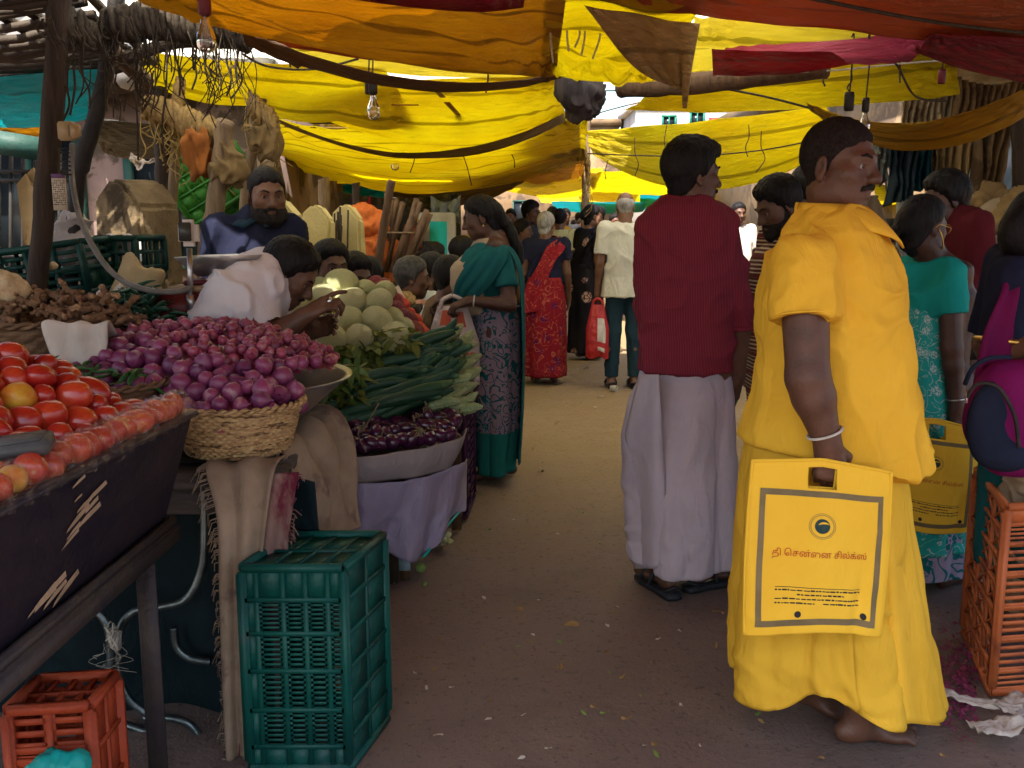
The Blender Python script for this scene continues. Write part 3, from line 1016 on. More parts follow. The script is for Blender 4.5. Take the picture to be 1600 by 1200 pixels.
tarp('yellow sheet between the red shirted man and the bearded one', [(1130, 300, 2.3), (1260, 292, 2.3), (1250, 318, 2.15), (1120, 322, 2.15)], T_YEL, (.0, .05), .02, 35, group=GA)
tarp('orange awning filling the top right corner', [(.30, .1, 2.33), (3.0, .1, 2.25), (1640, 70, 2.12), (905, 8, 2.14)], T_ORG, (.02, .045), .02, 21, 70, 50, group=GA)
tarp('cream edged yellow strip under the orange awning', [(1085, 30, 2.26), (1500, 40, 2.26), (1480, 66, 2.22), (1085, 72, 2.20)], T_PALE, (.0, .02), .02, 22, group=GA)
tarp('pink lit half of the crimson awning', [(1135, 76, 2.16), (1470, 46, 2.18), (1424, 90, 2.08), (1120, 92, 2.08)], T_CRIM_LIT, (.0, .02), .012, 23, group=GA)
tarp('crimson awning flap below the pink part', [(1112, 78, 2.05), (1300, 82, 2.05), (1330, 104, 2.04), (1114, 120, 2.03)], T_CRIM, (.0, .015), .01, 24, group=GA)
tarp('dark crimson awning sheet at the right edge under the orange', [(1452, 56, 2.08), (1660, 60, 2.08), (1660, 138, 2.02), (1424, 88, 2.07)], T_CRIM, (.0, .02), .015, 25, group=GA)
tarp('yellow awning stretched between crimson sheet and hammock shaped cloth', [(1060, 122, 2.2), (1490, 80, 2.25), (1500, 146, 2.10), (972, 176, 2.06)], T_YEL, (.0, .04), .03, 26, 60, 30, group=GA)
tarp('ochre cloth slung like a hammock above the man in yellow', [(1258, 164, 2.06), (1625, 128, 2.02), (1625, 170, 1.96), (1262, 171, 2.04)], T_OCH, (.14, .22), .015, 27, 70, 14, group=GA)
tarp('teal tarp stretched at the far left under the slatted roof', [(-40, 116, 2.05), (180, 112, 2.05), (160, 178, 1.92), (-40, 190, 1.90)], T_TEAL, (.0, .05), .02, 28, group=GA)
tarp('orange yellow tarp peeping below the teal one', [(-40, 180, 2.1), (85, 184, 2.1), (75, 214, 2.0), (-40, 205, 2.0)], T_OCH, (.0, .02), .02, 29, group=GA)
tarp('dark sagging roof sheet beside the rope bundle', [(130, 188, 2.0), (345, 205, 2.05), (330, 232, 1.95), (160, 236, 1.9)], T_DARK, (.0, .06), .02, 30, group=GA)
tarp('small bright yellow cloth by the right stall post', [(1362, 282, 1.66), (1432, 306, 1.62), (1428, 321, 1.60), (1372, 322, 1.60)], T_YEL, (.0, .015), .01, 31, 20, 10, group=GA)
tarp('teal far awning left of the balding man', [(862, 316, 2.0), (1010, 316, 2.0), (1005, 330, 1.85), (866, 328, 1.85)], T_TEAL, (.0, .1), .02, 32, group=GA)
tarp('teal far awning behind the man in the red shirt', [(1000, 302, 2.15), (1170, 306, 2.15), (1165, 322, 1.95), (1000, 328, 1.95)], T_TEAL, (.0, .1), .02, 33, group=GA)
tarp('turquoise sheet over the stall behind the stone slabs', [(535, 292, 1.85), (602, 286, 1.9), (600, 312, 1.70), (540, 318, 1.70)], T_TEAL, (.0, .05), .02, 34, group=GA)
# folded corner hanging down in the middle
def hanging_corner():
    A, B = G(912, 8, 2.12), G(1092, 38, 2.12)
    tip = G(1060, 132, 1.94)
    g, nv, nu = [], 26, 40
    uv = []
    for i in range(nv + 1):
        t = i / nv
        row = []
        for j in range(nu + 1):
            u = j / nu
            top = A.lerp(B, u)
            e = t ** .8
            ends = tip + Vector((.07 * (u - .5), 0, -.06 * (u > .8) * t - .03 * u))
            p = top.lerp(ends, e)
            p += Vector((0, .05 * math.sin(u * 26) * t * (1.05 - t) + .012 * math.sin(u * 11 + t * 5), -.05 * math.sin(PI * t) * (1 - u)))
            row.append(p); uv.append((u, t * .6))
        g.append(row)
    b = MB().sheet(g)
    o = obj('tarp', mesh_of('tarp', b.V, b.F, T_CREAM, True, uv))
    o.modifiers.new('t', 'SOLIDIFY').thickness = .003
    tag(o, 'grey and brown awning corner gathered and tied hanging in the middle', 'tarp', GA)
hanging_corner()

tarp('added pale sheet softening the sun above the slatted roof', [(-3.9, -.2, 2.62), (-1.0, -.2, 2.62), (-1.1, 3.3, 2.55), (-4.2, 3.3, 2.55)], T_CREAM, (.0, .0), .02, 41)  # sheet added above the slats to soften the sun on the left stalls
tarp('added high milky sheet softening the sun above the lane awnings', [(-2.6, 3.75, 2.9), (2.8, 1.5, 2.9), (3.0, 9.0, 2.75), (-3.0, 9.0, 2.75)], T_CLEAR, (.05, .1), .03, 42, 70, 50)  # milky sheet added to diffuse direct sun through the awning gaps
tarp('added brown cloth shading the right hand stalls', [(1.0, 2.6, 2.5), (4.6, 2.6, 2.4), (4.6, 7.5, 2.5), (2.2, 7.5, 2.55)], T_OLV, (.05, .1), .03, 43)  # roof sheet added to keep the sun off the right side

tarp('added far yellow sheet turning the light on the lane golden', [(-3.2, 9.2, 2.85), (.55, 9.2, 2.85), (.6, 19, 2.9), (-3.0, 19, 2.9)], T_YEL, (.05, .1), .04, 44, 60, 40)  # added to cut the sun on the far lane and tint it golden
tarp('darker yellow fold drooping under the creased panel on the right', [(690, 226, 2.16), (916, 222, 2.16), (912, 276, 2.06), (720, 262, 2.08)], T_OCH, (.03, .12), .03, 51, group=GA)
tarp('thin yellow sheet crossing above the far teal strips', [(690, 276, 2.2), (930, 272, 2.3), (925, 306, 2.2), (780, 296, 2.15)], T_YEL, (.03, .12), .03, 52, group=GA)
tarp('yellow sheet far up the lane right of the pale post', [(900, 292, 2.4), (1120, 286, 2.5), (1110, 306, 2.35), (905, 312, 2.3)], T_YEL, (.0, .15), .03, 53, group=GA)
tarp('yellow cream sheet glimpsed behind the gathered awning corner', [(840, 30, 2.52), (1150, 40, 2.52), (1150, 122, 2.38), (845, 116, 2.38)], T_PALE, (.0, .02), .03, 54, group=GA)
T_TAPE = M('tape_brown', (.36, .15, .02), (.28, .11, .015), 20, .5)
def tape(label, pts, z, w):
    a, c = G(*pts[0], z), G(*pts[1], z)
    o = MB().bar(Vector((0, 0, 0)), c - a, w, .004).obj('tape_strip', T_TAPE); o.location = a
    tag(o, label, 'tape')
for lab, a, c, z in (('brown tape strip low on the creased yellow panel', (612, 262), (652, 252), 2.02), ('short brown tape on the creased yellow panel right of the cord', (700, 240), (718, 235), 2.02), ('tape piece crossing the short tape on the yellow panel', (706, 243), (712, 232), 2.018), ('flat wooden strip hung on two cords before the yellow panel', (612, 164), (654, 164), 2.05),
    ('slanting tape line on the large yellow panel, upper piece', (668, 126), (692, 152), 2.07), ('slanting tape line on the large yellow panel, lower piece', (698, 160), (722, 186), 2.05)):
    tape(lab, (a, c), z, .03)
# ------------------------------------------------------------ cloths worn in the picture
BAND = M("thread_white", (.6, .56, .5), None, 30, .7, .2, 200)
C_YEL = cloth('cloth_yellow', (.80, .47, .045), (.70, .39, .032), fold=.45)
C_YEL2 = cloth('cloth_yellow_lungi', (.70, .42, .04), (.58, .33, .028), fold=.4)
C_WHITE = cloth('cloth_white', (.58, .53, .55), (.46, .42, .45))
C_DHOTI = cloth('cloth_dhoti', (.50, .44, .50), (.40, .35, .40), fold=.5, trans=.1)
C_NAVY = cloth('cloth_navy', (.016, .018, .040), (.010, .012, .028))
C_TEAL = cloth('cloth_teal', (.012, .10, .105), (.008, .065, .075))
C_TEALB = cloth('cloth_teal_bright', (.015, .33, .29), (.01, .25, .22))
C_MAROON = cloth('cloth_dark_maroon', (.10, .012, .018), (.06, .008, .012))
C_MAGENTA = cloth('cloth_magenta', (.16, .008, .07), (.10, .006, .045))
C_BLACK = cloth('cloth_black', (.016, .015, .018), (.01, .01, .012))
C_DENIM = cloth('cloth_dark_trousers', (.02, .045, .06), (.012, .028, .04))
def striped(name, base, line, freq, duty=.35, axis=0, bands=None):
    m = bpy.data.materials.new(name); t = NT(m)
    sp = t.n('SeparateXYZ', ins={0: t.n('TexCoord').outputs['Object']})
    f = t.math('FRACT', t.math('MULTIPLY', t.math('ADD', sp.outputs[axis], t.math('MULTIPLY', t.noise(t.coord('Object'), 4, 2), .02)), freq))
    col = t.mix(t.ramp(f, [(duty - .04, (1, 1, 1)), (duty + .04, (0, 0, 0)), (.96, (0, 0, 0)), (1, (1, 1, 1))]), base, line)
    if bands:
        f2 = t.math('FRACT', t.math('MULTIPLY', sp.outputs[axis], freq * .2))
        col = t.mix(t.ramp(f2, [(.28, (0, 0, 0)), (.3, (1, 1, 1)), (.5, (1, 1, 1)), (.52, (0, 0, 0))]), col, bands)
    h = t.math('ADD', t.noise(t.coord('Object', (1, 1, .35)), 26, 4, .6, 1.2), t.math('MULTIPLY', t.noise(t.coord('Object'), 900, 2), .06))
    b = t.n('Bump', ins={'Strength': .4, 'Distance': .02, 'Height': h})
    t.out(t.n('BsdfPrincipled', ins={'Base Color': col, 'Roughness': .85, 'Specular IOR Level': .08, 'Normal': b.outputs[0]}).outputs[0])
    return m
def printed(name, ground, motif, motif2=None, scale=14, width=.06, vine=True, border=None, coord='UV'):
    """sari print: curling stems (contours of warped noise) and flower heads"""
    m = bpy.data.materials.new(name); t = NT(m)
    uv = t.coord(coord)
    n = t.noise(uv, scale, 1, .4, .9)
    cont = t.math('ABSOLUTE', t.math('SUBTRACT', t.math('FRACT', t.math('MULTIPLY', n, 5.0)), .5))
    stem = t.ramp(cont, [(width, (1, 1, 1)), (width + .05, (0, 0, 0))])
    vo = t.n('TexVoronoi', feature='F1', ins={'Vector': uv, 'Scale': scale * .8})
    pet = t.n('TexVoronoi', feature='DISTANCE_TO_EDGE', ins={'Vector': uv, 'Scale': scale * 4})
    fl = t.math('MULTIPLY', t.ramp(vo.outputs['Distance'], [(.27, (1, 1, 1)), (.31, (0, 0, 0))]), t.ramp(pet.outputs['Distance'], [(.05, (0, 0, 0)), (.1, (1, 1, 1))]))
    col = t.mix(fl, ground, motif2 or motif)
    if vine: col = t.mix(stem, col, motif)
    if border:
        sp = t.n('SeparateXYZ', ins={0: t.n('TexCoord').outputs[coord]})
        col = t.mix(t.ramp(sp.outputs[1], [(border[0] - .004, (1, 1, 1)), (border[0], (0, 0, 0))]), col, border[1])
    h = t.noise(t.coord('Object', (1, 1, .3)), 22, 4, .6, 1.2)
    b = t.n('Bump', ins={'Strength': .4, 'Distance': .02, 'Height': h})
    t.out(t.n('BsdfPrincipled', ins={'Base Color': col, 'Roughness': .8, 'Specular IOR Level': .08, 'Normal': b.outputs[0]}).outputs[0])
    return m
C_RED = striped('cloth_red_striped', (.125, .013, .026), (.20, .035, .05), 170, .35)
C_STRIPE = striped('cloth_knit_stripes', (.075, .018, .018), (.33, .27, .2), 60, .4, 2, (.10, .02, .02))
C_FLORAL = printed('sari_teal_floral', (.21, .16, .22), (.008, .075, .085), (.010, .12, .12), 15, .12, True, (.30, (.012, .12, .11)))
C_FLORAL2 = printed('sari_beige_floral', (.33, .25, .17), (.010, .08, .085), (.02, .08, .08), 26, .10, True)
C_TEALPRINT = printed('sari_bright_teal_print', (.02, .30, .26), (.36, .45, .42), (.42, .5, .46), 22, .035, True)
C_SWIRL = printed('sari_lavender_swirls', (.27, .22, .30), (.008, .12, .13), None, 9, .13, True)
C_REDSARI = printed('sari_red_print', (.20, .010, .018), (.34, .08, .05), (.06, .010, .07), 11, .05, True, None, 'Object')
C_BLACKSARI = printed('sari_black_dots', (.012, .011, .014), (.30, .18, .13), (.42, .26, .2), 6, .0, False, None, 'Object')
BAND = M('thread_white', (.6, .56, .5), None, 30, .7, .2, 200)
GOLD = M('gold', (.55, .33, .08), None, 20, .3, .05, 100, .5, .9)
SANDAL = M('sandal_black', (.018, .02, .026), None, 20, .45, .15, 200)
def ring_around(s, p0, p1, f, r, t, name, mat):
    """bangle, thread or watch strap round a limb p0->p1"""
    c = Vector(p0).lerp(Vector(p1), f); d = (Vector(p1) - Vector(p0)).normalized()
    u = d.orthogonal().normalized(); v = d.cross(u)
    b = MB().tube([c + (u * math.cos(a) + v * math.sin(a)) * r for a in np.linspace(0, 2 * PI, 25)], t, 6, False)
    return b.obj(name, mat, s.root, True)

# ------------------------------------------------------------ shopping bags (yellow cloth, printed)
BAG_Y = cloth('bag_cloth', (.80, .50, .045), (.74, .43, .035), fold=.3, weave=600)
INK_GREY = M('bag_border_print', (.20, .15, .075), (.13, .10, .05), 8, .8, .05, 200)
INK_RED = M('bag_red_print', (.50, .06, .02), (.40, .05, .02), 40, .8, .05, 200)
INK_BLACK = M('bag_black_print', (.03, .028, .03), None, 40, .8, .05, 200)
INK_BLUE = M('bag_emblem_print', (.012, .035, .045), (.03, .06, .05), 60, .8, .05, 200)
def text_polys(body, size):
    cu = bpy.data.curves.new('lettering', 'FONT')
    cu.body = body; cu.size = size; cu.align_x = 'CENTER'; cu.resolution_u = 3
    o = bpy.data.objects.new('lettering', cu); COL.objects.link(o)
    dg = bpy.context.evaluated_depsgraph_get(); dg.update()
    me = o.evaluated_get(dg).to_mesh()
    V = [v.co.copy() for v in me.vertices]; Fc = [tuple(p.vertices) for p in me.polygons]
    bpy.data.objects.remove(o); bpy.data.curves.remove(cu)
    return V, Fc
TAMIL = "\u0ba4\u0bbf \u0bc6\u0b9a\u0ba9\u0bcd\u0bc8\u0ba9 \u0b9a\u0bbf\u0bb2\u0bcd\u0b95\u0bcd\u0bb8\u0bcd"
def cloth_bag(label, Wd, H, thick, M4, seed=1, sway=.0, hole=True):
    root = empty('shopping_bag', label, 'shopping bag', M4.translation, 0, 'printed yellow cloth shopping bags')
    root.rotation_euler = M4.to_euler()
    def surf(u, v, side=-1, off=0.0):
        """u -1..1 across, v 0..1 up; local x across, z up, hanging from the top edge"""
        t = thick * (1 - abs(u) ** 5) * (1 - v ** 4) * (1 - .25 * (1 - v) ** 6)
        x = u * Wd / 2 * (1 + .035 * math.sin(v * 3.1)) - .012 * v
        z = (v - 1) * H + .012 * math.sin(u * 2.2 + seed) * (1 - v) - .018 * u * (.3 + .3 * v) + (.018 * (1 - abs(u)) if v > .93 else 0)
        p = np.array([x * 9, v * 2.2, seed * 3.1])
        w = .013 * float(vnoise(p, seed)) * (1 - abs(u) ** 4) + .007 * (1 - abs(float(vnoise(p * np.array([1.6, 2.4, 1]), seed + 3)))) * (abs(u) * .8 + .1)
        # the tuck that runs up from the lower right corner
        if side < 0:
            dq = (u * 1.0 - (.62 + .25 * (v - .2))) * 9
            w -= .016 * math.exp(-dq * dq) * max(0, 1 - abs(v - .22) * 3)
        y = side * (t + w * (1 - v ** 6)) + sway * (1 - v) ** 2
        return Vector((x, y + side * off, z))
    nu, nv = 80, 84
    b = MB()
    def hidden(u, v): return hole and abs(u - .0) < .20 and .865 < v < .955
    for side in (-1, 1):
        idx = {}
        V, Fc = [], []
        for i in range(nv + 1):
            for j in range(nu + 1):
                u = j / nu * 2 - 1; v = i / nv
                if abs(u) > .999: V.append(surf(u, v, 0))
                else: V.append(surf(u, v, side))
        for i in range(nv):
            for j in range(nu):
                if hidden((j + .5) / nu * 2 - 1, (i + .5) / nv): continue
                a = i * (nu + 1) + j
                Fc.append((a, a + 1, a + nu + 2, a + nu + 1))
        b.add(V, Fc)
    o = b.obj('bag_body', BAG_Y, root, True)
    m = o.modifiers.new('thickness', 'SOLIDIFY'); m.thickness = .0025; m.offset = 0
    # stitched edges
    for nm, pts in (('side_seam', [surf(-1, v, 0) + Vector((.002, -.002, 0)) for v in np.linspace(0, 1, 30)]), ('side_seam', [surf(1, v, 0) + Vector((-.002, -.002, 0)) for v in np.linspace(0, 1, 30)]),
                    ('top_hem', [surf(u, .995, -1, .001) for u in np.linspace(-1, 1, 30)])):
        MB().tube(pts, .0045, 6).obj(nm, BAG_Y, root, True)
    if thick < .02:
        MB().tube([surf(u, .0, -1, .001) for u in np.linspace(-1, 1, 30)], .005, 6).obj('bottom_seam', BAG_Y, root, True)
    def strip(u0, v0, u1, v1, name, mat, n=30, mw=8):
        g = []
        for i in range(n + 1):
            g.append([surf(u0 + (u1 - u0) * i / n, v0 + (v1 - v0) * j / mw, -1, .0022) for j in range(mw + 1)])
        return MB().sheet(g).mesh(name, mat, True)
    bd = MB()
    for u0, v0, u1, v1 in ((-.86, .82, .86, .855), (-.86, .055, .86, .095), (-.86, .095, -.78, .82), (.78, .095, .86, .82)):
        g = []
        nn, mm = (40, 6) if u1 - u0 > .5 else (6, 40)
        for i in range(nn + 1):
            g.append([surf(u0 + (u1 - u0) * i / nn, v0 + (v1 - v0) * j / mm, -1, .0022) for j in range(mm + 1)])
        bd.sheet(g)
    bd.obj('printed_border', INK_GREY, root, True)
    def on(x, z): return surf(x, z, -1, .0024)
    em = MB(); cu_, cv = .0, .655
    asp = Wd / 2 / H
    def disc(r0, r1, name, mat, n=40, sq=1.0):
        g = []
        for i in range(n + 1):
            a = 2 * PI * i / n
            g.append([surf(cu_ + r * math.cos(a), cv + r * math.sin(a) * asp, -1, .0024) for r in np.linspace(r0, r1, 4)])
        return MB().sheet(g).obj(name, mat, root, True)
    disc(.001, .105, 'emblem', INK_BLUE)
    disc(.155, .163, 'emblem_ring', INK_GREY); disc(.178, .184, 'emblem_ring', INK_GREY)
    g = []
    for i in range(21):                                   # the light comma that sweeps across the roundel
        q = i / 20
        a = PI * (1.0 - 1.1 * q)
        cx, cz = .055 * math.cos(a) + .045 * q, .05 * math.sin(a) * .6 + .02
        wv = .012 * math.sin(PI * min(q * 1.2, 1)) + .002
        g.append([surf(cu_ + cx, cv + (cz + k * wv) * asp, -1, .0034) for k in (-1, 0, 1)])
    MB().sheet(g).obj('emblem_swirl', BAG_Y, root, True)
    V, Fc = text_polys(TAMIL, .040)
    wmax = max(abs(v.x) for v in V) or 1
    k = .66 / wmax
    MB().add([surf(v.x * k, .472 + v.y * k * asp * 1.1 - .012 * v.x * k, -1, .0036) for v in V], Fc).obj('lettering', INK_RED, root)
    rnd = random.Random(seed)
    sm = MB()
    def dash(u0, u1, v, hh):
        g = [[surf(u, v - .02 * u + z, -1, .0024) for z in (0, hh)] for u in np.linspace(u0, u1, max(3, int((u1 - u0) * 20)))]
        sm.sheet(g)
    dash(-.6, .62, .282, .0035)
    for row, (a, c) in enumerate(((-.6, .62), (-.3, .36), (-.6, .62), (-.6, .62))):
        u = a
        while u < c:
            w = rnd.uniform(.02, .09)
            if row == 3 and -.08 < u < .05: u += .05; continue
            dash(u, min(u + w, c), .262 - row * .026, rnd.uniform(.006, .010))
            u += w + rnd.uniform(.008, .02)
    for cu0, cv0, r in ((-.28, .125, .045), (.68, .115, .045)):
        g = [[surf(cu0 + q * math.cos(a), cv0 + q * math.sin(a) * asp * 1.1, -1, .0024) for q in (.001, r * .5, r)] for a in np.linspace(0, 2 * PI, 17)]
        sm.sheet(g)
    sm.obj('small_print', INK_BLACK, root, True)
    return root

# ------------------------------------------------------------ man in yellow, walking to the right with his bag
def yellow_man():
    y = 2.52
    x = P(1305, 700, y).x
    s = Person('heavy man in an all yellow shirt and lungi walking barefoot with a bag', x, y, R(-90), 1.68, None, (-44, 5, 0), (1312, 257), hs=.99)
    s.set_arm(1, s.L(1262, 590, -.25), s.L(1293, 690, -.25), s.L(1256, 408, -.175))
    s.set_arm(-1, s.L(1330, 560, .27), s.L(1385, 660, .28), s.L(1300, 400, .17))
    ft = {1: s.L(1345, 1098, -.06), -1: s.L(1262, 1068, .11)}
    ft[1].z, ft[-1].z = .08, .10
    s.body(SK_DARK, .0046, fat=.008, r_arm=(.061, .052, .048, .033), an=ft, feet={-1: -.35, 1: 0}, footyaw=(4, -6),
           hands={1: dict(d=(0, .12, -1), n=(-1, .1, 0), curl=1.25, thumb=.75), -1: dict(curl=.6)})
    s.hair('crop', HAIR_SHORT, .005, .002)
    s.face()
    s.put('moustache', stache_shape(s.H), .0035, BEARD, rough_disp(.0015, 200, 3))
    tab = s.rows([(326, 1262, 1340), (340, 1246, 1352), (364, 1224, 1370), (410, 1204, 1390), (470, 1192, 1406), (560, 1194, 1416), (620, 1186, 1420), (680, 1164, 1430), (722, 1160, 1442)],
                 [.07, .11, .15, .175, .19, .205, .215, .215, .215], 'y')
    def hemcut(xx, yy, zz):
        lo = np.interp(yy, [-.26, -.05, .1, .16, .26], [s.L(1160, 686).z, s.L(1260, 690).z, s.L(1340, 722).z, s.L(1380, 742).z, s.L(1460, 700).z])
        return lo - zz
    def extra(b):
        
        q = [s.L(1385, 470, -.05), s.L(1408, 560, -.06), s.L(1425, 640, -.05), s.L(1448, 705, -.03)]
        for a, c in zip(q, q[1:]): b.rc(a, c, .022, .022, .03)
    s.shirt(C_YEL, tab, ((1, .50, .066, .084), (-1, .6, .07, .08)), .0052, .013, 11, hollow=False, collar=False, cutfn=hemcut, extra=extra, sc=(5, 5, 3.2), e=2.3, k=.035)
    collar_flaps(s, C_YEL, .066, .005, .065, .06, .086, .088)
    # pocket, placket edge, sleeve hem
    pk = MB()
    g = []
    for i in range(26):
        t = i / 25
        pz = np.interp(t, [0, .25, .6, 1], [360, 450, 580, 706]); px = np.interp(t, [0, .1, .25, .6, 1], [1362, 1378, 1398, 1416, 1440])
        g.append([s.L(px - 16 + 30 * w, pz, -.11 + .07 * w) + Vector((0, .004 * math.sin(i * 1.1), 0)) for w in np.linspace(0, 1, 6)])
    pk.sheet(g)
    o = pk.obj('front_placket', C_YEL, s.root, True); mm = o.modifiers.new('t', 'SOLIDIFY'); mm.thickness = .004
    el = s.arm[1][0]; sh = s.sh[1]
    e = sh.lerp(el, .5); d = (el - sh).normalized()
    ring_around(s, sh, el, .485, .085, .003, 'sleeve_hem', C_YEL)
    pen = MB().tube([s.L(1386, 455, -.13), s.L(1392, 488, -.135)], .006, 8); pen.obj('pen_clip', SANDAL, s.root, True)
    rows = s.rows([(690, 1170, 1400), (760, 1160, 1408), (900, 1154, 1422), (1000, 1152, 1436), (1100, 1150, 1452), (1140, 1150, 1462)], [.18, .18, .185, .19, .20, .20], 'y')
    zL, zR = s.L(1150, 1088, -.1).z, s.L(1465, 1122, -.1).z
    zl0 = min(r[0] for r in rows)
    def hem(T):
        f = (np.sin(T) + 1) / 2            # local y = walking direction
        near = (np.cos(T) + 1) / 2
        base = zL + (zR - zL) * f
        notch = .065 * np.exp(-((T - 6.0) * 3) ** 2) + .065 * np.exp(-((T + .28) * 3) ** 2)
        return base - zl0 + .0 + notch + .015 * np.cos(3 * T)
    skirt('lungi', rows, C_YEL2, s.root, ((5, .006, .034, .8, 1.6), (9, .003, .014, 2.0, -1.2)), hem=hem, seed=8, noise=.016)
    fl = MB(); g = []
    for i in range(40):                      # the loose front panel swinging forward
        t = i / 39
        py = 740 + t * (1128 - 740)
        a, c = np.interp(t, [0, .5, 1], [1352, 1376, 1405]), np.interp(t, [0, .4, 1], [1404, 1428, 1467])
        g.append([s.L(a + (c - a) * w, py + 6 * w, -.19 + .13 * w * w + .012 * math.sin(w * 9 + t * 3)) for w in np.linspace(0, 1, 14)])
    o = fl.sheet(g).obj('lungi_front_panel', C_YEL, s.root, True); mm = o.modifiers.new('t', 'SOLIDIFY'); mm.thickness = .004
    ring_around(s, *s.arm[1], .86, .042, .0035, 'wrist_thread', BAND)
    # his bag
    c = P(1292, 728, y - .275)
    cloth_bag('flat yellow printed cloth bag in the hand of the man in yellow', .345, .425, .026, Matrix.Translation(c) @ Matrix.Rotation(R(3), 4, 'Z') @ Matrix.Rotation(R(2.0), 4, 'Y'), 1)
yellow_man()

def sandal(s, an, yaw, parent, k=1.0):
    T = Matrix.Translation((an[0], an[1], 0)) @ Matrix.Rotation(R(yaw), 4, 'Z')
    b = MB()
    ol = [(-.036, -.06), (-.03, -.085), (0, -.095), (.03, -.085), (.036, -.06), (.034, 0), (.046, .08), (.048, .13), (.03, .175), (-.01, .19), (-.042, .165), (-.048, .11), (-.038, .02)]
    n = len(ol)
    V = [T @ Vector((x * k, y * k, z)) for z in (.002, .022) for x, y in ol]
    b.add(V, [tuple(range(n - 1, -1, -1)), tuple(range(n, 2 * n))] + [(i, (i + 1) % n, n + (i + 1) % n, n + i) for i in range(n)])
    for yy, hh in ((.10, .068), (.03, .09)):
        b.tube([T @ Vector((x * k, yy * k - .0, .02 + hh * math.sqrt(max(0, 1 - (x / .05) ** 2)) * .78)) for x in np.linspace(-.0495, .0495, 13)], .0075, 6)
    b.tube([T @ Vector((x * k * .042, (-.05 - .035 * math.sqrt(max(0, 1 - x * x))) * k, .055 - .02 * abs(x))) for x in np.linspace(-1, 1, 11)], .006, 6)
    return b.obj('sandal', SANDAL, parent)

def red_man():
    y = 3.6
    x = P(1072, 600, y).x
    s = Person('man in a red striped shirt and white dhoti seen from behind', x, y, R(-4), 1.69, None, (-66, 2, 0), (1083, 272), hs=1.03)
    s.set_arm(1, s.L(1155, 478, -.01), s.L(1151, 588, .03), s.L(1128, 362, 0))
    s.set_arm(-1, s.L(1018, 478, .09), s.L(1055, 520, .26), s.L(1026, 362, 0))
    an = {1: s.L(1098, 890, .0), -1: s.L(1038, 895, -.05)}
    for a in an.values(): a.z = .105
    s.body(SK_DARK, .0055, an=an, footyaw=(-55, 25), r_arm=(.05, .045, .044, .032), hands={1: dict(d=(-.10, .1, -1), n=(-.8, .6, 0), curl=.5, thumb=.3), -1: dict(curl=.5)})
    for o, yw in ((1, -55), (-1, 25)): sandal(s, an[o], yw, s.root)
    def top(b):
        b.el((.0, .05, .085), (.055, .05, .03), .03)
    s.hair('full', HAIR, .005, .004, top)
    s.face()
    s.put('moustache', stache_shape(s.H, .034, .008), .004, BEARD)
    tab = s.rows([(308, 1035, 1106), (322, 1010, 1130), (340, 1000, 1145), (380, 996, 1148), (450, 1000, 1143), (520, 998, 1144), (577, 996, 1146)], [.07, .095, .115, .125, .125, .13, .135])
    s.shirt(C_RED, tab, ((1, 1.28, .060, .058), (-1, 1.3, .056, .054)), .006, .012, 21, sc=(7, 7, 5.5), e=2.4)
    ring_around(s, *s.arm[1], .27, .064, .009, 'rolled_cuff', C_RED)
    rows = s.rows([(565, 1010, 1134), (600, 1000, 1140), (620, 990, 1142), (680, 980, 1141), (760, 985, 1139), (830, 993, 1137), (905, 1000, 1134)], [.10, .11, .125, .145, .16, .165, .165])
    zl, zr, z0 = s.L(1000, 892, -.15).z, s.L(1130, 905, -.15).z, min(r[0] for r in rows)
    skirt('dhoti', rows, C_DHOTI, s.root, ((4, .006, .030, 2.2, 1.5), (7, .003, .016, .5, -2.2)), hem=lambda T: (zl + (zr - zl) * (np.cos(T) + 1) / 2) - z0 + .012 * np.cos(2 * T + 1), seed=5, noise=.015)
    g = []
    for i in range(40):                     # free end folded over at the left
        t = i / 39
        py = 585 + t * (888 - 585)
        a = np.interp(t, [0, .3, .6, 1], [1000, 977, 984, 992]); c = np.interp(t, [0, .3, .7, 1], [1030, 1034, 1042, 1050])
        g.append([s.L(a + (c - a) * w, py, -.02 - .155 * math.sin(w * 1.5) - .012 * math.sin(w * 8 + t * 4)) for w in np.linspace(0, 1, 12)])
    o = MB().sheet(g).obj('dhoti_fold', C_DHOTI, s.root, True); mm = o.modifiers.new('t', 'SOLIDIFY'); mm.thickness = .004
red_man()

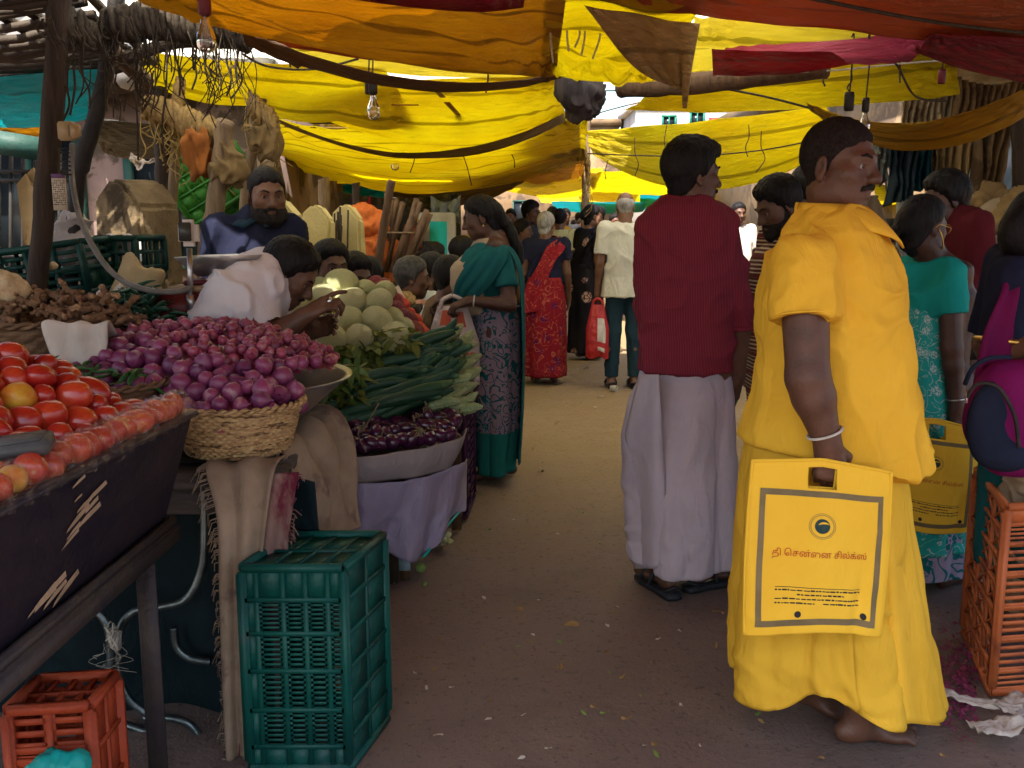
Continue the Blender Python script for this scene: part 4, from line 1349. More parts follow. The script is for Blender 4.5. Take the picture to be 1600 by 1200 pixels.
def teal_lady():
    y = 5.25
    x = P(772, 600, y).x
    s = Person('woman in a dark teal floral sari with a long plait facing left', x, y, R(88), 1.60, None, (4, 16, 0), (750, 340), hs=1.0)
    s.set_arm(-1, s.L(796, 476, -.2), s.L(733, 470, -.2), s.L(786, 405, -.13))
    s.set_arm(1, s.L(752, 470, .14), s.L(706, 466, -.05), s.L(762, 405, .14))
    an = {1: s.L(790, 735, .08), -1: s.L(762, 742, -.06)}
    for a in an.values(): a.z = .085
    s.body(SK_DEEP, .0065, an=an, footyaw=(0, 14), fem=True, r_arm=(.050, .042, .036, .025), hands={-1: dict(d=(-.1, 1, -.35), n=(.3, -.2, -1), curl=1.1, thumb=.6), 1: dict(d=(0, 1, -.35), n=(-.3, 0, -1), curl=.9)})
    def plait(b):
        b.el((0, -.10, .0), (.045, .045, .06), .03)
        T = [(0, -.11, -.02), (.0, -.135, -.08), (.0, -.15, -.14), (0, -.155, -.22), (0, -.15, -.30)]
        for a, c in zip(T, T[1:]): b.rc(a, c, .032, .028, .02)
    s.hair('long', HAIR, .006, .003, plait)
    s.face()
    tab = s.rows([(376, 748, 788), (392, 728, 800), (415, 712, 806), (440, 708, 808), (462, 714, 808)], [.07, .12, .14, .14, .13], 'y')
    s.shirt(C_TEAL, tab, ((-1, .62, .062, .062), (1, .62, .06, .06)), .008, .004, 31, collar=False, name='blouse')
    b = Solid()
    tb = s.rows([(372, 745, 790), (395, 724, 800), (420, 704, 790), (445, 703, 780), (470, 712, 775), (490, 726, 790)], [.06, .10, .135, .145, .14, .13], 'y')
    b.prof(tb, .03)
    b.cut(lambda X, Y, Z: (-.03 - Y) + .0 * Z, .01)
    s.put('sari_front', b, .009, C_FLORAL2, folds(.006, (8, 8, 4), 3))
    rows = s.rows([(478, 738, 812), (560, 738, 812), (650, 741, 811), (700, 744, 806), (728, 747, 801)], [.155, .17, .175, .17, .165], 'y')
    z0 = min(r[0] for r in rows)
    skirt('sari_skirt', rows, C_FLORAL, s.root, ((6, .003, .016, 1, .6),), seed=15, noise=.008, hem=lambda T: .02 * np.cos(T))
    sd = Vector((0, .16, .03))
    q = [s.L(722, 478, -.08), s.L(728, 455, -.17), s.L(752, 425, -.185), s.L(778, 396, -.165), s.L(797, 392, -.10), s.L(812, 430, -.08), s.L(815, 520, -.09), s.L(814, 620, -.09), s.L(808, 720, -.09)]
    wv = [Vector((0, .10, .04)), Vector((0, .10, .10)), Vector((.03, .12, .11)), Vector((.09, .10, .07)), Vector((.15, 0, 0)), Vector((.2, 0, 0)), Vector((.2, .02, 0)), Vector((.2, .02, 0)), Vector((.2, .02, 0))]
    drape('sari_pallu', list(zip(q, wv)), .2, C_TEAL, s.root, amp=.004, n=3, seed=6, belly=.012)
    ring_around(s, *s.arm[-1], .88, .031, .004, 'bangle', BAND)
    e = MB().lathe([(0, -.008), (.008, 0), (0, .008)], 8, s.H @ Vector((-.086, -.005, -.05))); e.obj('earring', GOLD, s.root, True)
teal_lady()

def poly_bag(label, cat, top, w, h, th, mat, rz=0, seed=4, handles=True, prints=()):
    root = empty('carrier_bag', label, cat, top, rz)
    b = MB(); nu, nv = 26, 28
    def sf(u, v, sd, off=0):
        t = th * (1 - abs(u) ** 4) * math.sin(min(1, (1 - v) * 1.5 + .08) * PI * .5) * (1 - .5 * max(0, .15 - v) / .15)
        x = u * w / 2 * (.55 + .45 * min(1, (1 - v) * 2.2)) 
        z = -h + v * h + .012 * math.sin(u * 5 + seed) * (1 - v)
        wr = .014 * float(fbm(np.array([u * 2.5, v * 3.5, seed + sd * 2]), 3, seed))
        return Vector((x, sd * (t + wr * (1 - abs(u) ** 3)) + sd * off, z))
    for sd in (-1, 1):
        b.sheet([[sf(j / nu * 2 - 1, i / nv, sd) for j in range(nu + 1)] for i in range(nv + 1)])
    o = b.obj('bag_film', mat, root, True)
    if handles:
        for sx in (-1, 1):
            MB().tube(catmull([sf(sx * .75, .97, 0), Vector((sx * w * .18, 0, .03)), Vector((0, 0, .055))], 6), [.012] * 13, 6).obj('bag_handle', mat, root, True)
    for u0, v0, u1, v1, pm in prints:
        MB().sheet([[sf(u, v, -1, .003) for u in np.linspace(u0, u1, 10)] for v in np.linspace(v0, v1, 8)]).obj('printed_patch', pm, root, True)
    return root
FILM_W = M('bag_film_white', (.56, .47, .46), (.48, .40, .40), 5, .35, .3, 18, .5, trans=.25, bdist=.02)
PRINT_R = M('bag_print_orange', (.42, .055, .02), (.36, .09, .05), 14, .45, .2, 40)
BAG_RED = M('bag_red_film', (.42, .015, .015), (.34, .01, .012), 5, .4, .3, 18, .5, bdist=.02)
PRINT_W = M('bag_print_white', (.6, .55, .5), (.4, .36, .33), 14, .45, .2, 40)
poly_bag('white plastic carrier with orange print held by the woman in dark teal', 'carrier bag', P(707, 478, 5.08), .285, .43, .05, FILM_W, R(4), 4, True, ((-.62, .76, -.08, .95, PRINT_R), (.12, .74, .62, .93, PRINT_R), (.3, .28, .8, .42, PRINT_R)))

def white_sitter():
    y = 3.42
    x = P(352, 560, y).x
    s = Person('man in a white shirt bent over behind the onion heap', x, y, R(-78), 1.66, None, (-10, 34, 0), (452, 428), lean=38, zoff=-.02, hs=.98)
    s.set_arm(1, s.L(418, 530, -.15), s.L(474, 495, -.12), s.L(372, 462, -.13))
    s.set_arm(-1, s.L(440, 535, .16), s.L(480, 520, .12), s.L(395, 458, .16))
    hp = s.L(338, 575)
    s.hip = {1: hp + Vector((.09, 0, 0)), -1: hp + Vector((-.09, 0, 0))}
    kn = {1: hp + Vector((.12, .24, -.12)), -1: hp + Vector((-.12, .24, -.12))}
    an = {1: hp + Vector((.12, .10, -.42)), -1: hp + Vector((-.12, .10, -.42))}
    s.body(SK_DARK, .0055, fat=.002, r_arm=(.05, .044, .042, .030), torso=False, kn=kn, an=an, hands={1: dict(d=(-.05, .85, .5), n=(-.5, .45, -.75), curls=(.25, .9, .95, 1.0), thumb=.9)})
    s.hair('full', HAIR, .005, .003)
    s.face()
    s.put('stubble', beard_shape(s.H, 0, .001, True), .005, BEARD) if False else s.put('moustache', stache_shape(s.H, .03, .006), .004, BEARD)
    b = Solid()
    nb = s.U @ Vector((0, -.015, 1.385))
    # back and belly of the leaning shirt
    q = [(s.L(330, 585), .20, .14), (s.L(350, 530), .20, .135), (s.L(375, 485), .20, .125), (s.L(402, 448), .16, .10), (s.L(418, 432), .08, .07)]
    for (a, w0, d0), (c, w1, d1) in zip(q, q[1:]):
        for xx in (-.45, 0, .45): b.rc(a + Vector((xx * w0, 0, 0)), c + Vector((xx * w1, 0, 0)), d0, d1, .05)
    b.rc(s.sh[1], s.sh[-1], .075, .075, .05)
    s.sleeve(b, 1, .80, .082, .080, .05); s.sleeve(b, -1, .8, .08, .078, .05)
    nt = s.H @ Vector((0, -.02, -.085))
    b.rc(s.L(412, 440), s.L(418, 440).lerp(nt, .6), .085, .072, .03, cap=True)
    s.put('shirt', b, .0065, C_WHITE, folds(.015, (6, 6, 5), 51))
    for x in (1, -1):
        c0 = s.L(412, 432, -.06 * x); c1 = s.L(428, 470, -.05 * x); c2 = s.L(440, 462, -.03 * x)
        MB().sheet([[c0, c0.lerp(c1, .5), c1], [c0.lerp(c2, .3) + Vector((0, 0, .01)), c1.lerp(c2, .5) + Vector((0, .006, .008)), c1.lerp(c2, .6)], [c2 + Vector((0, 0, .012)), c2 + Vector((0, .004, 0)), c2 + Vector((0, 0, -.012))]]).obj('collar', C_WHITE, s.root, True).modifiers.new('t', 'SOLIDIFY').thickness = .006
    tr = Solid()
    for xx in (1, -1): tr.rc(s.hip[xx], kn[xx], .10, .075, .04); tr.rc(kn[xx], an[xx], .07, .055, .03)
    s.put('trousers', tr, .012, C_DENIM)
    rr = s.arm[1][1] + Vector((-.05, .85, .5)).normalized() * .105
    MB().lathe([(.0125, -.006), (.0145, -.006), (.0145, .006), (.0125, .006)], 14, rr, Matrix.Rotation(R(60), 3, 'X')).obj('finger_ring', M('silver', (.6, .6, .6), None, 20, .25, .05, 100, .5, 1), s.root, True)
white_sitter()

def shopkeeper():
    y = 4.35
    x = P(402, 420, y).x
    s = Person('bearded stallholder in a dark navy shirt standing behind the scale', x, y, R(200), 1.72, None, (8, 10, 0), (417, 303), hs=1.0)
    s.sh = {x: v * .88 + Vector((0, 0, .12 * v.z - .01)) for x, v in s.sh.items()}
    s.hang_arms(.03, .08)
    s.body(SK_WARM, .0065, r_arm=(.05, .045, .04, .03), feet='none')
    s.hair('crop', HAIR, .006, .002)
    s.face()
    s.put('beard', beard_shape(s.H, .002, .016), .005, BEARD, rough_disp(.003, 130, 4))
    tab = [(z, 0, cy, a, c) for z, cy, a, c in ((.62, 0, .17, .13), (.9, 0, .168, .128), (1.1, .01, .165, .125), (1.28, .005, .16, .12), (1.38, -.01, .14, .095), (1.43, -.015, .08, .07))]
    s.shirt(C_NAVY, tab, ((1, 1.1, .066, .056), (-1, 1.1, .066, .056)), .009, .011, 61)
    collar_flaps(s, cloth('cloth_collar_blue', (.012, .03, .045), None), .05, .005, .04, .035)
shopkeeper()

def trousers_of(s, mat, h=.012, r=(.10, .075, .06), an=None, kn=None, cuff=None):
    b = Solid(); k = s.k
    for x in (1, -1):
        a = Vector(an[x]) if an else Vector((x * .10 * k, 0, .085)); hp = s.hip[x] + Vector((0, 0, .02))
        q = Vector(kn[x]) if kn else hp.lerp(a, .5) + Vector((0, .015, 0))
        b.rc(Vector((hp.x * .8, hp.y, hp.z)), q, r[0] * .86 * k, r[1] * k, .03); b.rc(q, a.lerp(q, .03), r[1] * k, r[2] * k, .03, cap=True)
    b.rc(s.hip[1] * .8 + Vector((0, 0, .24)), s.hip[-1] * .8 + Vector((0, 0, .24)), .085 * k, .085 * k, .05)
    return s.put('trousers', b, h, mat, folds(.006, (6, 6, 3), 9))

def striped_man():
    y = 4.15
    x = P(1224, 500, y).x
    s = Person('bearded man in a striped knit jumper looking down behind the man in yellow', x, y, R(97), 1.66, None, (6, 26, 0), (1215, 322), hs=1.0)
    s.hang_arms(.05, .06)
    s.body(SK_DARK, .0075, feet='none', toes=False)
    s.hair('full', HAIR, .006, .004)
    s.face()
    s.put('beard', beard_shape(s.H, .002, .014), .006, BEARD, rough_disp(.003, 130, 4))
    tab = s.rows([(382, 1198, 1250), (398, 1180, 1262), (430, 1170, 1268), (500, 1168, 1268), (580, 1168, 1266), (640, 1170, 1262)], [.08, .14, .17, .18, .175, .17], 'y')
    s.shirt(C_STRIPE, tab, ((1, 1.6, .07, .055), (-1, 1.6, .07, .055)), .010, .006, 71, name='jumper')
    trousers_of(s, C_DENIM)
    for x in (1, -1): sandal(s, (x * .1, 0), 0, s.root)
striped_man()

def teal_woman():
    y = 3.65
    x = P(1452, 700, y).x
    s = Person('woman in a bright teal blouse with a black plait and a yellow bag', x, y, R(-52), 1.53, None, (-14, 8, 0), (1443, 352), hs=1.0)
    s.set_arm(1, s.L(1487, 545, -.13), s.L(1495, 632, -.14), s.L(1482, 432, -.10))
    s.set_arm(-1, s.L(1405, 520, .2), s.L(1425, 600, .3), s.L(1420, 425, .08))
    an = {1: s.L(1480, 890, -.05), -1: s.L(1440, 885, .05)}
    for a in an.values(): a.z = .085
    s.body(SK_DEEP, .0065, an=an, footyaw=(0, 5), fem=True, r_arm=(.05, .043, .037, .026), hands={1: dict(d=(0, .1, -1), n=(-1, .2, 0), curl=1.1, thumb=.6)})
    def plait(b):
        b.el((0, -.085, -.01), (.055, .05, .06), .03)
        T = [(-.01, -.13, -.04), (-.03, -.17, -.10), (-.045, -.195, -.17), (-.06, -.20, -.24), (-.07, -.195, -.31), (-.08, -.19, -.38)]
        for i in range(22):
            t = i / 21 * 4.999; j = int(t); f = t - j
            p = Vector(T[j]).lerp(Vector(T[j + 1]), f) + Vector((.012 * (1 if i % 2 else -1), -.004, 0))
            b.el(p, (.021 - .0004 * i, .018, .020), .008)
    s.hair('long', HAIR, .005, .002, plait)
    s.face(True)
    gl = MB()
    for xx in (-1, 1):
        gl.tube([s.H @ Vector((xx * .033 + .026 * math.cos(a), .094, -.004 + .020 * math.sin(a))) for a in np.linspace(0, 2 * PI, 17)], .002, 5, False)
        gl.tube([s.H @ Vector((xx * .058, .09, .002)), s.H @ Vector((xx * .084, .0, .004)), s.H @ Vector((xx * .084, -.02, -.01))], .002, 5)
    gl.obj('spectacles', GOLD, s.root, True)
    tab = s.rows([(412, 1412, 1488), (424, 1402, 1497), (445, 1402, 1500), (475, 1406, 1496), (492, 1410, 1490)], [.10, .13, .14, .135, .13])
    def scoop(X, Y, Z):
        c = s.L(1428, 396, -.15)
        return .135 - np.sqrt((X - c.x) ** 2 + (Y - c.y) ** 2 + ((Z - c.z) * .8) ** 2)
    s.shirt(C_TEALB, tab, ((1, .52, .066, .066), (-1, .55, .06, .06)), .0075, .004, 81, collar=False, cutfn=scoop, name='blouse')
    rows = s.rows([(470, 1412, 1488), (520, 1408, 1490), (600, 1404, 1496), (700, 1402, 1502), (800, 1402, 1504), (850, 1403, 1504)], [.13, .15, .165, .175, .18, .18])
    skirt('sari_drape', rows, C_TEALPRINT, s.root, ((5, .004, .016, 1, .8),), seed=25, noise=.008)
    rows = s.rows([(800, 1404, 1502), (850, 1402, 1503), (888, 1402, 1502)], [.165, .185, .19])
    skirt('petticoat', rows, C_SWIRL, s.root, ((5, .004, .012, 1, .8),), seed=26, noise=.006)
    ring_around(s, *s.arm[1], .9, .032, .003, 'bangle', M('silver_bangle', (.6, .6, .58), None, 20, .3, .05, 100, .5, .9))
    ring_around(s, s.U @ Vector((0, -.015, 1.38)) * 1, s.H @ Vector((0, -.022, -.07)), .35, .066, .003, 'necklace', GOLD)
    c = P(1470, 662, y - .17)
    cloth_bag('bulging yellow printed cloth bag hanging beside the teal sari', .285, .40, .05, Matrix.Translation(c) @ Matrix.Rotation(R(-16), 4, 'Z') @ Matrix.Rotation(R(2), 4, 'Y'), 5)
teal_woman()

def maroon_man():
    y = 4.35
    x = P(1512, 420, y).x
    s = Person('man in a dark maroon sweater facing left by the sacks', x, y, R(80), 1.66, None, (10, 14, 0), (1476, 312), hs=1.0)
    s.set_arm(-1, s.L(1535, 430, -.16), s.L(1490, 470, -.2), s.L(1527, 352, -.14))
    s.set_arm(1, s.L(1500, 440, .2), s.L(1470, 470, .2))
    s.body(SK_DEEP, .0085, feet='none', toes=False)
    s.hair('full', HAIR, .007, .004)
    s.face()
    tab = s.rows([(322, 1475, 1520), (338, 1470, 1534), (360, 1468, 1540), (420, 1472, 1540), (500, 1474, 1538), (540, 1474, 1538)], [.08, .13, .16, .17, .17, .17], 'y')
    s.shirt(C_MAROON, tab, ((-1, 1.8, .068, .05), (1, 1.8, .065, .05)), .010, .007, 91, name='sweater')
    trousers_of(s, C_DENIM)
maroon_man()

def edge_woman():
    y = 3.0
    x = P(1622, 600, y).x
    s = Person('woman in a navy gold trimmed blouse and magenta sari at the right edge', x, y, R(-75), 1.58, None, (-10, 5, 0), (1630, 352), hs=1.0)
    s.set_arm(1, s.L(1567, 545, -.14), s.L(1650, 548, -.3), s.L(1585, 440, -.12))
    s.hang_arms(.05, .1, (-1,))
    s.body(SK_MID, .0075, fem=True, r_arm=(.055, .05, .043, .03), feet='none')
    def bun(b):
        b.el((0, -.105, -.03), (.05, .04, .075), .02)
    s.hair('long', HAIR, .007, .002, bun)
    s.face()
    tab = s.rows([(402, 1590, 1640), (425, 1562, 1665), (470, 1555, 1680), (560, 1552, 1680)], [.10, .14, .16, .16], 'y')
    s.shirt(C_NAVY, tab, ((1, .92, .075, .078), (-1, .9, .07, .07)), .009, .005, 101, collar=False, name='blouse')
    ring_around(s, s.sh[1], s.arm[1][0], .90, .079, .010, 'gold_trim', GOLD)
    rows = s.rows([(520, 1552, 1680), (620, 1545, 1690), (760, 1540, 1700), (880, 1538, 1705)], [.15, .17, .18, .18], 'y')
    skirt('sari_skirt', rows, C_TEAL, s.root, ((6, .004, .018, 1, 1),), seed=35)
    q = [s.L(1575, 610, -.2), s.L(1585, 520, -.2), s.L(1600, 440, -.17), s.L(1608, 408, -.05), s.L(1590, 430, .1)]
    wv = [Vector((0, .25, 0)), Vector((0, .22, 0)), Vector((.02, .13, .03)), Vector((.08, .1, 0)), Vector((.12, 0, 0))]
    drape('sari_pallu', list(zip(q, wv)), .2, C_MAGENTA, s.root, amp=.008)
edge_woman()
# ------------------------------------------------------------ buildings and the things that close the view
PLASTER_P = M('plaster_pink', (.26, .18, .16), (.18, .13, .12), 3, .9, .2, 60, c3=(.09, .065, .05), c3scale=2.5, c3amt=.5)
PLASTER_W = M('plaster_white', (.40, .37, .35), (.32, .30, .28), 1.2, .9, .2, 40, c3=(.33, .28, .25), c3scale=.8, c3amt=.58)
PLASTER_Y = M('plaster_peach', (.24, .16, .09), (.15, .10, .06), 1.6, .9, .2, 40, c3=(.10, .07, .05), c3scale=1.4, c3amt=.52)
TILE = M('roof_tiles', (.20, .19, .18), (.10, .095, .09), 5, .9, .4, 30)
WOOD_D = M('wood_dark', (.045, .028, .018), (.022, .014, .010), 7, .75, .35, 40, stretch=(6, 6, .6), bstretch=(5, 5, .5), dist=.5)
WOOD_B = M('wood_brown', (.13, .075, .04), (.065, .036, .02), 6, .75, .35, 40, stretch=(6, 6, .5), bstretch=(5, 5, .5), dist=.5)
WOOD_G = M('wood_weathered', (.24, .17, .10), (.13, .09, .055), 6, .85, .35, 40, stretch=(6, 6, .5), bstretch=(5, 5, .5), dist=.5)
PAINT_G = M('paint_dark_green', (.012, .05, .045), (.02, .06, .05), 8, .5, .2, 50, c3=(.05, .045, .035), c3scale=6, c3amt=.62)
IRON = M('iron_black', (.012, .011, .011), (.03, .025, .022), 14, .55, .2, 120)
GLASSD = M('window_dark', (.012, .016, .02), None, 5, .2, .02, 20)
CONC = M('concrete_yellow_lit', (.46, .38, .16), (.36, .28, .11), 4, .9, .35, 50, c3=(.12, .085, .04), c3scale=4, c3amt=.58, bdist=.01)  # yellow light falling on the slabs is put into this colour
STONE_D = M('stone_brown', (.20, .145, .08), (.11, .075, .04), 5, .92, .5, 30, c3=(.05, .035, .02), c3scale=3.5, c3amt=.55, bdist=.015)
def wall_box(b, x0, x1, y0, y1, z0, z1): b.box(((x0 + x1) / 2, (y0 + y1) / 2, (z0 + z1) / 2), (x1 - x0, y1 - y0, z1 - z0))
def building(label, c, w, d, h, mat, wins=(), roof=None, wmat=None, pillars=0):
    root = empty('building', label, 'building', c)
    b = MB(); wall_box(b, -w / 2, w / 2, 0, d, 0, h); b.obj('wall', mat, root)
    for wx, wz, ww, wh in wins:
        f = MB(); t = .07
        for x0, x1, z0, z1 in ((-ww / 2 - t, ww / 2 + t, -wh / 2 - t, -wh / 2), (-ww / 2 - t, ww / 2 + t, wh / 2, wh / 2 + t), (-ww / 2 - t, -ww / 2, -wh / 2, wh / 2), (ww / 2, ww / 2 + t, -wh / 2, wh / 2), (-.02, .02, -wh / 2, wh / 2)):
            wall_box(f, wx + x0, wx + x1, -.09, .02, wz + z0, wz + z1)
        fo = f.obj('window', wmat or PAINT_G, root)
        p = MB(); wall_box(p, wx - ww / 2, wx + ww / 2, -.03, -.004, wz - wh / 2, wz + wh / 2); p.obj('pane', GLASSD, fo)
    if roof == 'parapet':
        b = MB(); wall_box(b, -w / 2 - .12, w / 2 + .12, -.12, d + .1, h, h + .25); b.obj('parapet', mat, root)
    if roof == 'tiles':
        b = MB(); n = 26
        for i in range(n):
            for j in range(9):
                x = -w / 2 - .3 + (w + .6) * (i + .5) / n; y = -.5 + j * .32; z = h - .22 + j * .18 + .02 * ((i + j) % 2)
                b.tube([(x, y - .2, z), (x, y + .18, z + .20)], [(w + .6) / n * .52, (w + .6) / n * .44], 8)
        b.obj('roof', TILE, root)
        e = MB(); wall_box(e, -w / 2 - .3, w / 2 + .3, -.45, 2.5, h - .25, h - .16); e.obj('eaves_board', WOOD_D, root)
    return root
c = P(1110, 352, 36)
building('pale building with a green shuttered window beyond the awnings', (P(1100, 352, 36).x, 36, 0), 5.2, 5, P(1100, 168, 36).z, PLASTER_W,
         [(P(1084, 352, 36).x - P(1100, 352, 36).x, P(1084, 188, 36).z, .42, .5), (-1.4, P(1084, 192, 36).z, .4, .4), (1.6, 3.0, .6, .8), (-1.6, 3.0, .6, .8)], 'parapet', M('paint_green', (.015, .16, .12), None, 9, .5))
building('low peach flat roofed house far up the lane', (P(915, 352, 40).x, 40, 0), 2.6, 4, P(915, 196, 40).z, PLASTER_Y, [(-.5, 3.2, .5, .7), (.6, 3.2, .5, .7)], 'parapet')
building('wide whitish block closing the far end of the lane', (1.5, 46, 0), 20, 5, P(900, 214, 46).z, PLASTER_Y, [(x, z, .8, 1.0) for x in range(-9, 10, 2) for z in (2.0, 4.3)], 'parapet')
building('far right pink washed house behind the poles', (P(1300, 352, 30).x + 4, 30, 0), 7, 5, P(1300, 140, 30).z, PLASTER_P, [(x, z, .8, 1.0) for x in (-2.4, 0, 2.4) for z in (1.8, 4.2)], 'parapet')
building('plastered house with a tiled roof behind the left stalls', (-4.55, 8.6, 0), 4.6, 4, 2.78, PLASTER_P, [(-1.2, 1.7, .9, 1.0), (.35, 1.6, .8, 1.1), (1.6, 1.6, .7, 1.0)], 'tiles')
building('dark stained godown wall along the left behind the slabs', (-4.6, 14.2, 0), 4.4, 10, 2.6, PLASTER_Y, [(-1.2, 1.5, .9, 1.0), (1.2, 1.5, .9, 1.0)], 'parapet')
building('shabby yellowish shop house behind the right stalls', (5.6, 8.2, 0), 4.2, 9, 2.9, PLASTER_Y, [(-1.4, 1.7, .8, 1.0), (.6, 1.7, .8, 1.0)], 'parapet')
s = empty('shop_sign', 'small red sign board on the far pale building', 'sign', P(1118, 191, 35.8))
b = MB(); b.box((0, 0, 0), (.5, .05, .34), None, .01); b.obj('board', M('sign_red', (.5, .03, .03), None, 9, .5), s)
b = MB(); b.lathe([(.001, -.004), (.09, -.004), (.09, .004), (.001, .004)], 16, (0, -.03, 0), Matrix.Rotation(R(90), 3, 'X')); b.obj('white_mark', PLASTER_W, s)

# iron bar gate and green beam at the far left
def gate():
    y = 5.2
    r = empty('bar_gate', 'black iron bar gate at the far left behind the pole', 'gate', P(20, 430, y))
    o = r.location
    b = MB()
    for px in range(-40, 112, 19):
        a, c = P(px, 235, y) - o, P(px, 500, y) - o
        b.tube([a, c], .011, 6)
    for py in (268, 282, 400): b.bar(P(-50, py, y) - o, P(112, py, y) - o, .03, .02)
    b.obj('bars', IRON, r)
    t = empty('painted_beam', 'dark green painted beam over the bar gate', 'beam', P(20, 225, y - .1))
    b = MB(); b.bar(P(-60, 213, y - .1) - t.location, P(80, 236, y - .1) - t.location, .08, .12, ch=.008); b.obj('beam', PAINT_G, t)
gate()
def slab(label, px, py_top, wpx, y, th, rz, mat, hh=None, group='pointed concrete slabs between the stalls'):
    r = empty('concrete_slab', label, 'slab', (P(px, 400, y).x, y, 0), R(rz), group)
    zt = P(px, py_top, y).z; w = wpx / 1500 * y
    z1 = zt - w * .42
    bm = bmesh.new()
    prof = [(-w / 2, 0), (w / 2, 0), (w / 2, z1), (w * .12, zt), (-w * .10, zt + .01), (-w / 2, z1 + .03)]
    vs = [bm.verts.new((x, -th / 2, z)) for x, z in prof]
    f = bm.faces.new(vs)
    e = bmesh.ops.extrude_face_region(bm, geom=[f])
    bmesh.ops.translate(bm, verts=[v for v in e['geom'] if isinstance(v, bmesh.types.BMVert)], vec=(0, th, 0))
    bmesh.ops.recalc_face_normals(bm, faces=bm.faces[:])
    bmesh.ops.bevel(bm, geom=bm.edges[:], offset=.018, segments=2, affect='EDGES')
    bmesh.ops.triangulate(bm, faces=[f for f in bm.faces if len(f.verts) > 4])
    bmesh.ops.subdivide_edges(bm, edges=[e for e in bm.edges if e.calc_length() > .12], cuts=5, use_grid_fill=True)
    for v in bm.verts:
        v.co += Vector((1, 1, .6)) * .012 * float(fbm(np.array(v.co) * 6 + y, 3, 3))
    me = bpy.data.meshes.new('slab_block'); bm.to_mesh(me); bm.free()
    me.materials.append(mat)
    smooth_by_angle(me, 35)
    obj('slab_block', me, r)
    return r
s1 = slab('thick brown pointed stone slab behind the cement sack', 220, 283, 92, 4.55, .26, -24, STONE_D)
b = MB(); b.box((.155, -.137, 1.30), (.045, .004, .10)); b.obj('paper_notice', M('paper_white', (.6, .56, .48), (.45, .42, .36), 20, .8), s1)
slab('stone slab half hidden behind the bearded stallholder', 440, 312, 66, 6.0, .12, -18, CONC)
slab('yellow lit pointed slab with peeling face left of its bundled canes', 498, 322, 52, 6.3, .10, -20, CONC)
slab('yellow lit pointed slab leaned on by a bundle of thin canes', 545, 321, 50, 6.5, .10, -20, CONC)
def bundle(label, name, cat, a, c, n, r, spread, mat, seed, y):
    rr = random.Random(seed)
    o = empty(name, label, cat, P(*c, y))
    b = MB()
    for i in range(n):
        dx, dy = rr.uniform(-spread, spread), rr.uniform(-spread, spread) * .5
        p0 = P(*a, y) - o.location + Vector((dx * 1.5, dy, rr.uniform(-.1, .06))); p1 = Vector((dx, dy, 0))
        b.tube([p0, p0.lerp(p1, .5) + Vector((rr.uniform(-.01, .01), 0, 0)), p1], r * rr.uniform(.7, 1.2), 6)
    b.obj('canes', mat, o)
    t = MB(); m = (P(*a, y) - o.location).lerp(Vector((0, 0, 0)), .4)
    t.tube([m + Vector((math.cos(k) * (spread + r * 1.4), math.sin(k) * (spread * .55 + r * 1.4), 0)) for k in np.linspace(0, 2 * PI, 17)], .006, 5, False)
    t.obj('tie', WOOD_G, o)
bundle('bundle of thin canes tied in front of the yellow lit slab', 'cane_bundle', 'canes', (533, 335), (531, 470), 10, .008, .035, WOOD_D, 4, 6.35)
bundle('tall bundle of dark poles leaning beside the orange sacks', 'pole_bundle', 'poles', (640, 322), (610, 425), 16, .018, .10, WOOD_B, 5, 6.8)

def pole(label, pts, r, mat, y=None, name='wooden_pole', group='rough wooden stall posts', n=9, seed=1):
    """pts: (px, py, y)"""
    w = [P(*p) for p in pts]
    c = catmull(w, 8) if len(w) > 2 else [w[0].lerp(w[1], t) for t in np.linspace(0, 1, 10)]
    if len(w) > 2 and abs(w[0].z - w[-1].z) > .5 and c[-1].z > 0:          # posts stand on the ground
        d = (c[-1] - c[-9]); d = d / max(-d.z, .2)
        e = c[-1].copy()
        c += [e + Vector((d.x * .4, d.y * .4, -1)) * e.z * t for t in (.25, .5, .75, 1.0)]
    o0 = c[-1].copy()
    rr = [r * (1 + .09 * float(vnoise(np.array([i * .8, seed, .3]), seed))) for i in range(len(c))]
    cc = [p - o0 + Vector((float(vnoise(np.array([i * .6, seed, 1.2]), 2)), float(vnoise(np.array([i * .6, seed, 7.2]), 3)), 0)) * r * .16 for i, p in enumerate(c)]
    o = MB().tube(cc, rr, n).obj(name, mat, None, True)
    o.location = o0
    return tag(o, label, 'pole', group)
pole('thick dark stall post at the far left carrying the slatted roof', [(96, -30, 3.3), (78, 240, 3.3), (56, 470, 3.3)], .036, WOOD_D, seed=2)
pole('black leaning stall post right of the thick dark one', [(186, -30, 3.6), (160, 140, 3.6), (122, 272, 3.6)], .030, IRON, seed=3)
pole('dark upright post under the rope wrapped bar', [(248, 140, 4.9), (256, 230, 4.9), (254, 330, 4.9)], .045, WOOD_D, seed=4)
pole('pale upright post beside the dark one under the ropes', [(278, 150, 4.8), (274, 230, 4.8), (268, 330, 4.8)], .026, WOOD_G, seed=5)
pole('brown post under the orange cloth bag', [(352, 190, 4.5), (338, 300, 4.5), (320, 420, 4.5)], .042, WOOD_G, seed=6)
pole('thin slanting post by the hanging sack', [(412, 130, 5.2), (398, 215, 5.2), (384, 290, 5.2)], .028, WOOD_G, seed=7)
pole('thick leaning trunk post up under the yellow sheet', [(432, 120, 6.5), (420, 190, 6.5), (412, 300, 6.5)], .055, WOOD_G, seed=8)
pole('thin stall post right of the orange sacks', [(612, 282, 6.2), (600, 350, 6.2), (586, 440, 6.2)], .026, WOOD_B, seed=9)
pole('square yellow lit post behind the slabs', [(506, 280, 7.5), (506, 330, 7.5), (506, 450, 7.5)], .045, WOOD_G, seed=10)
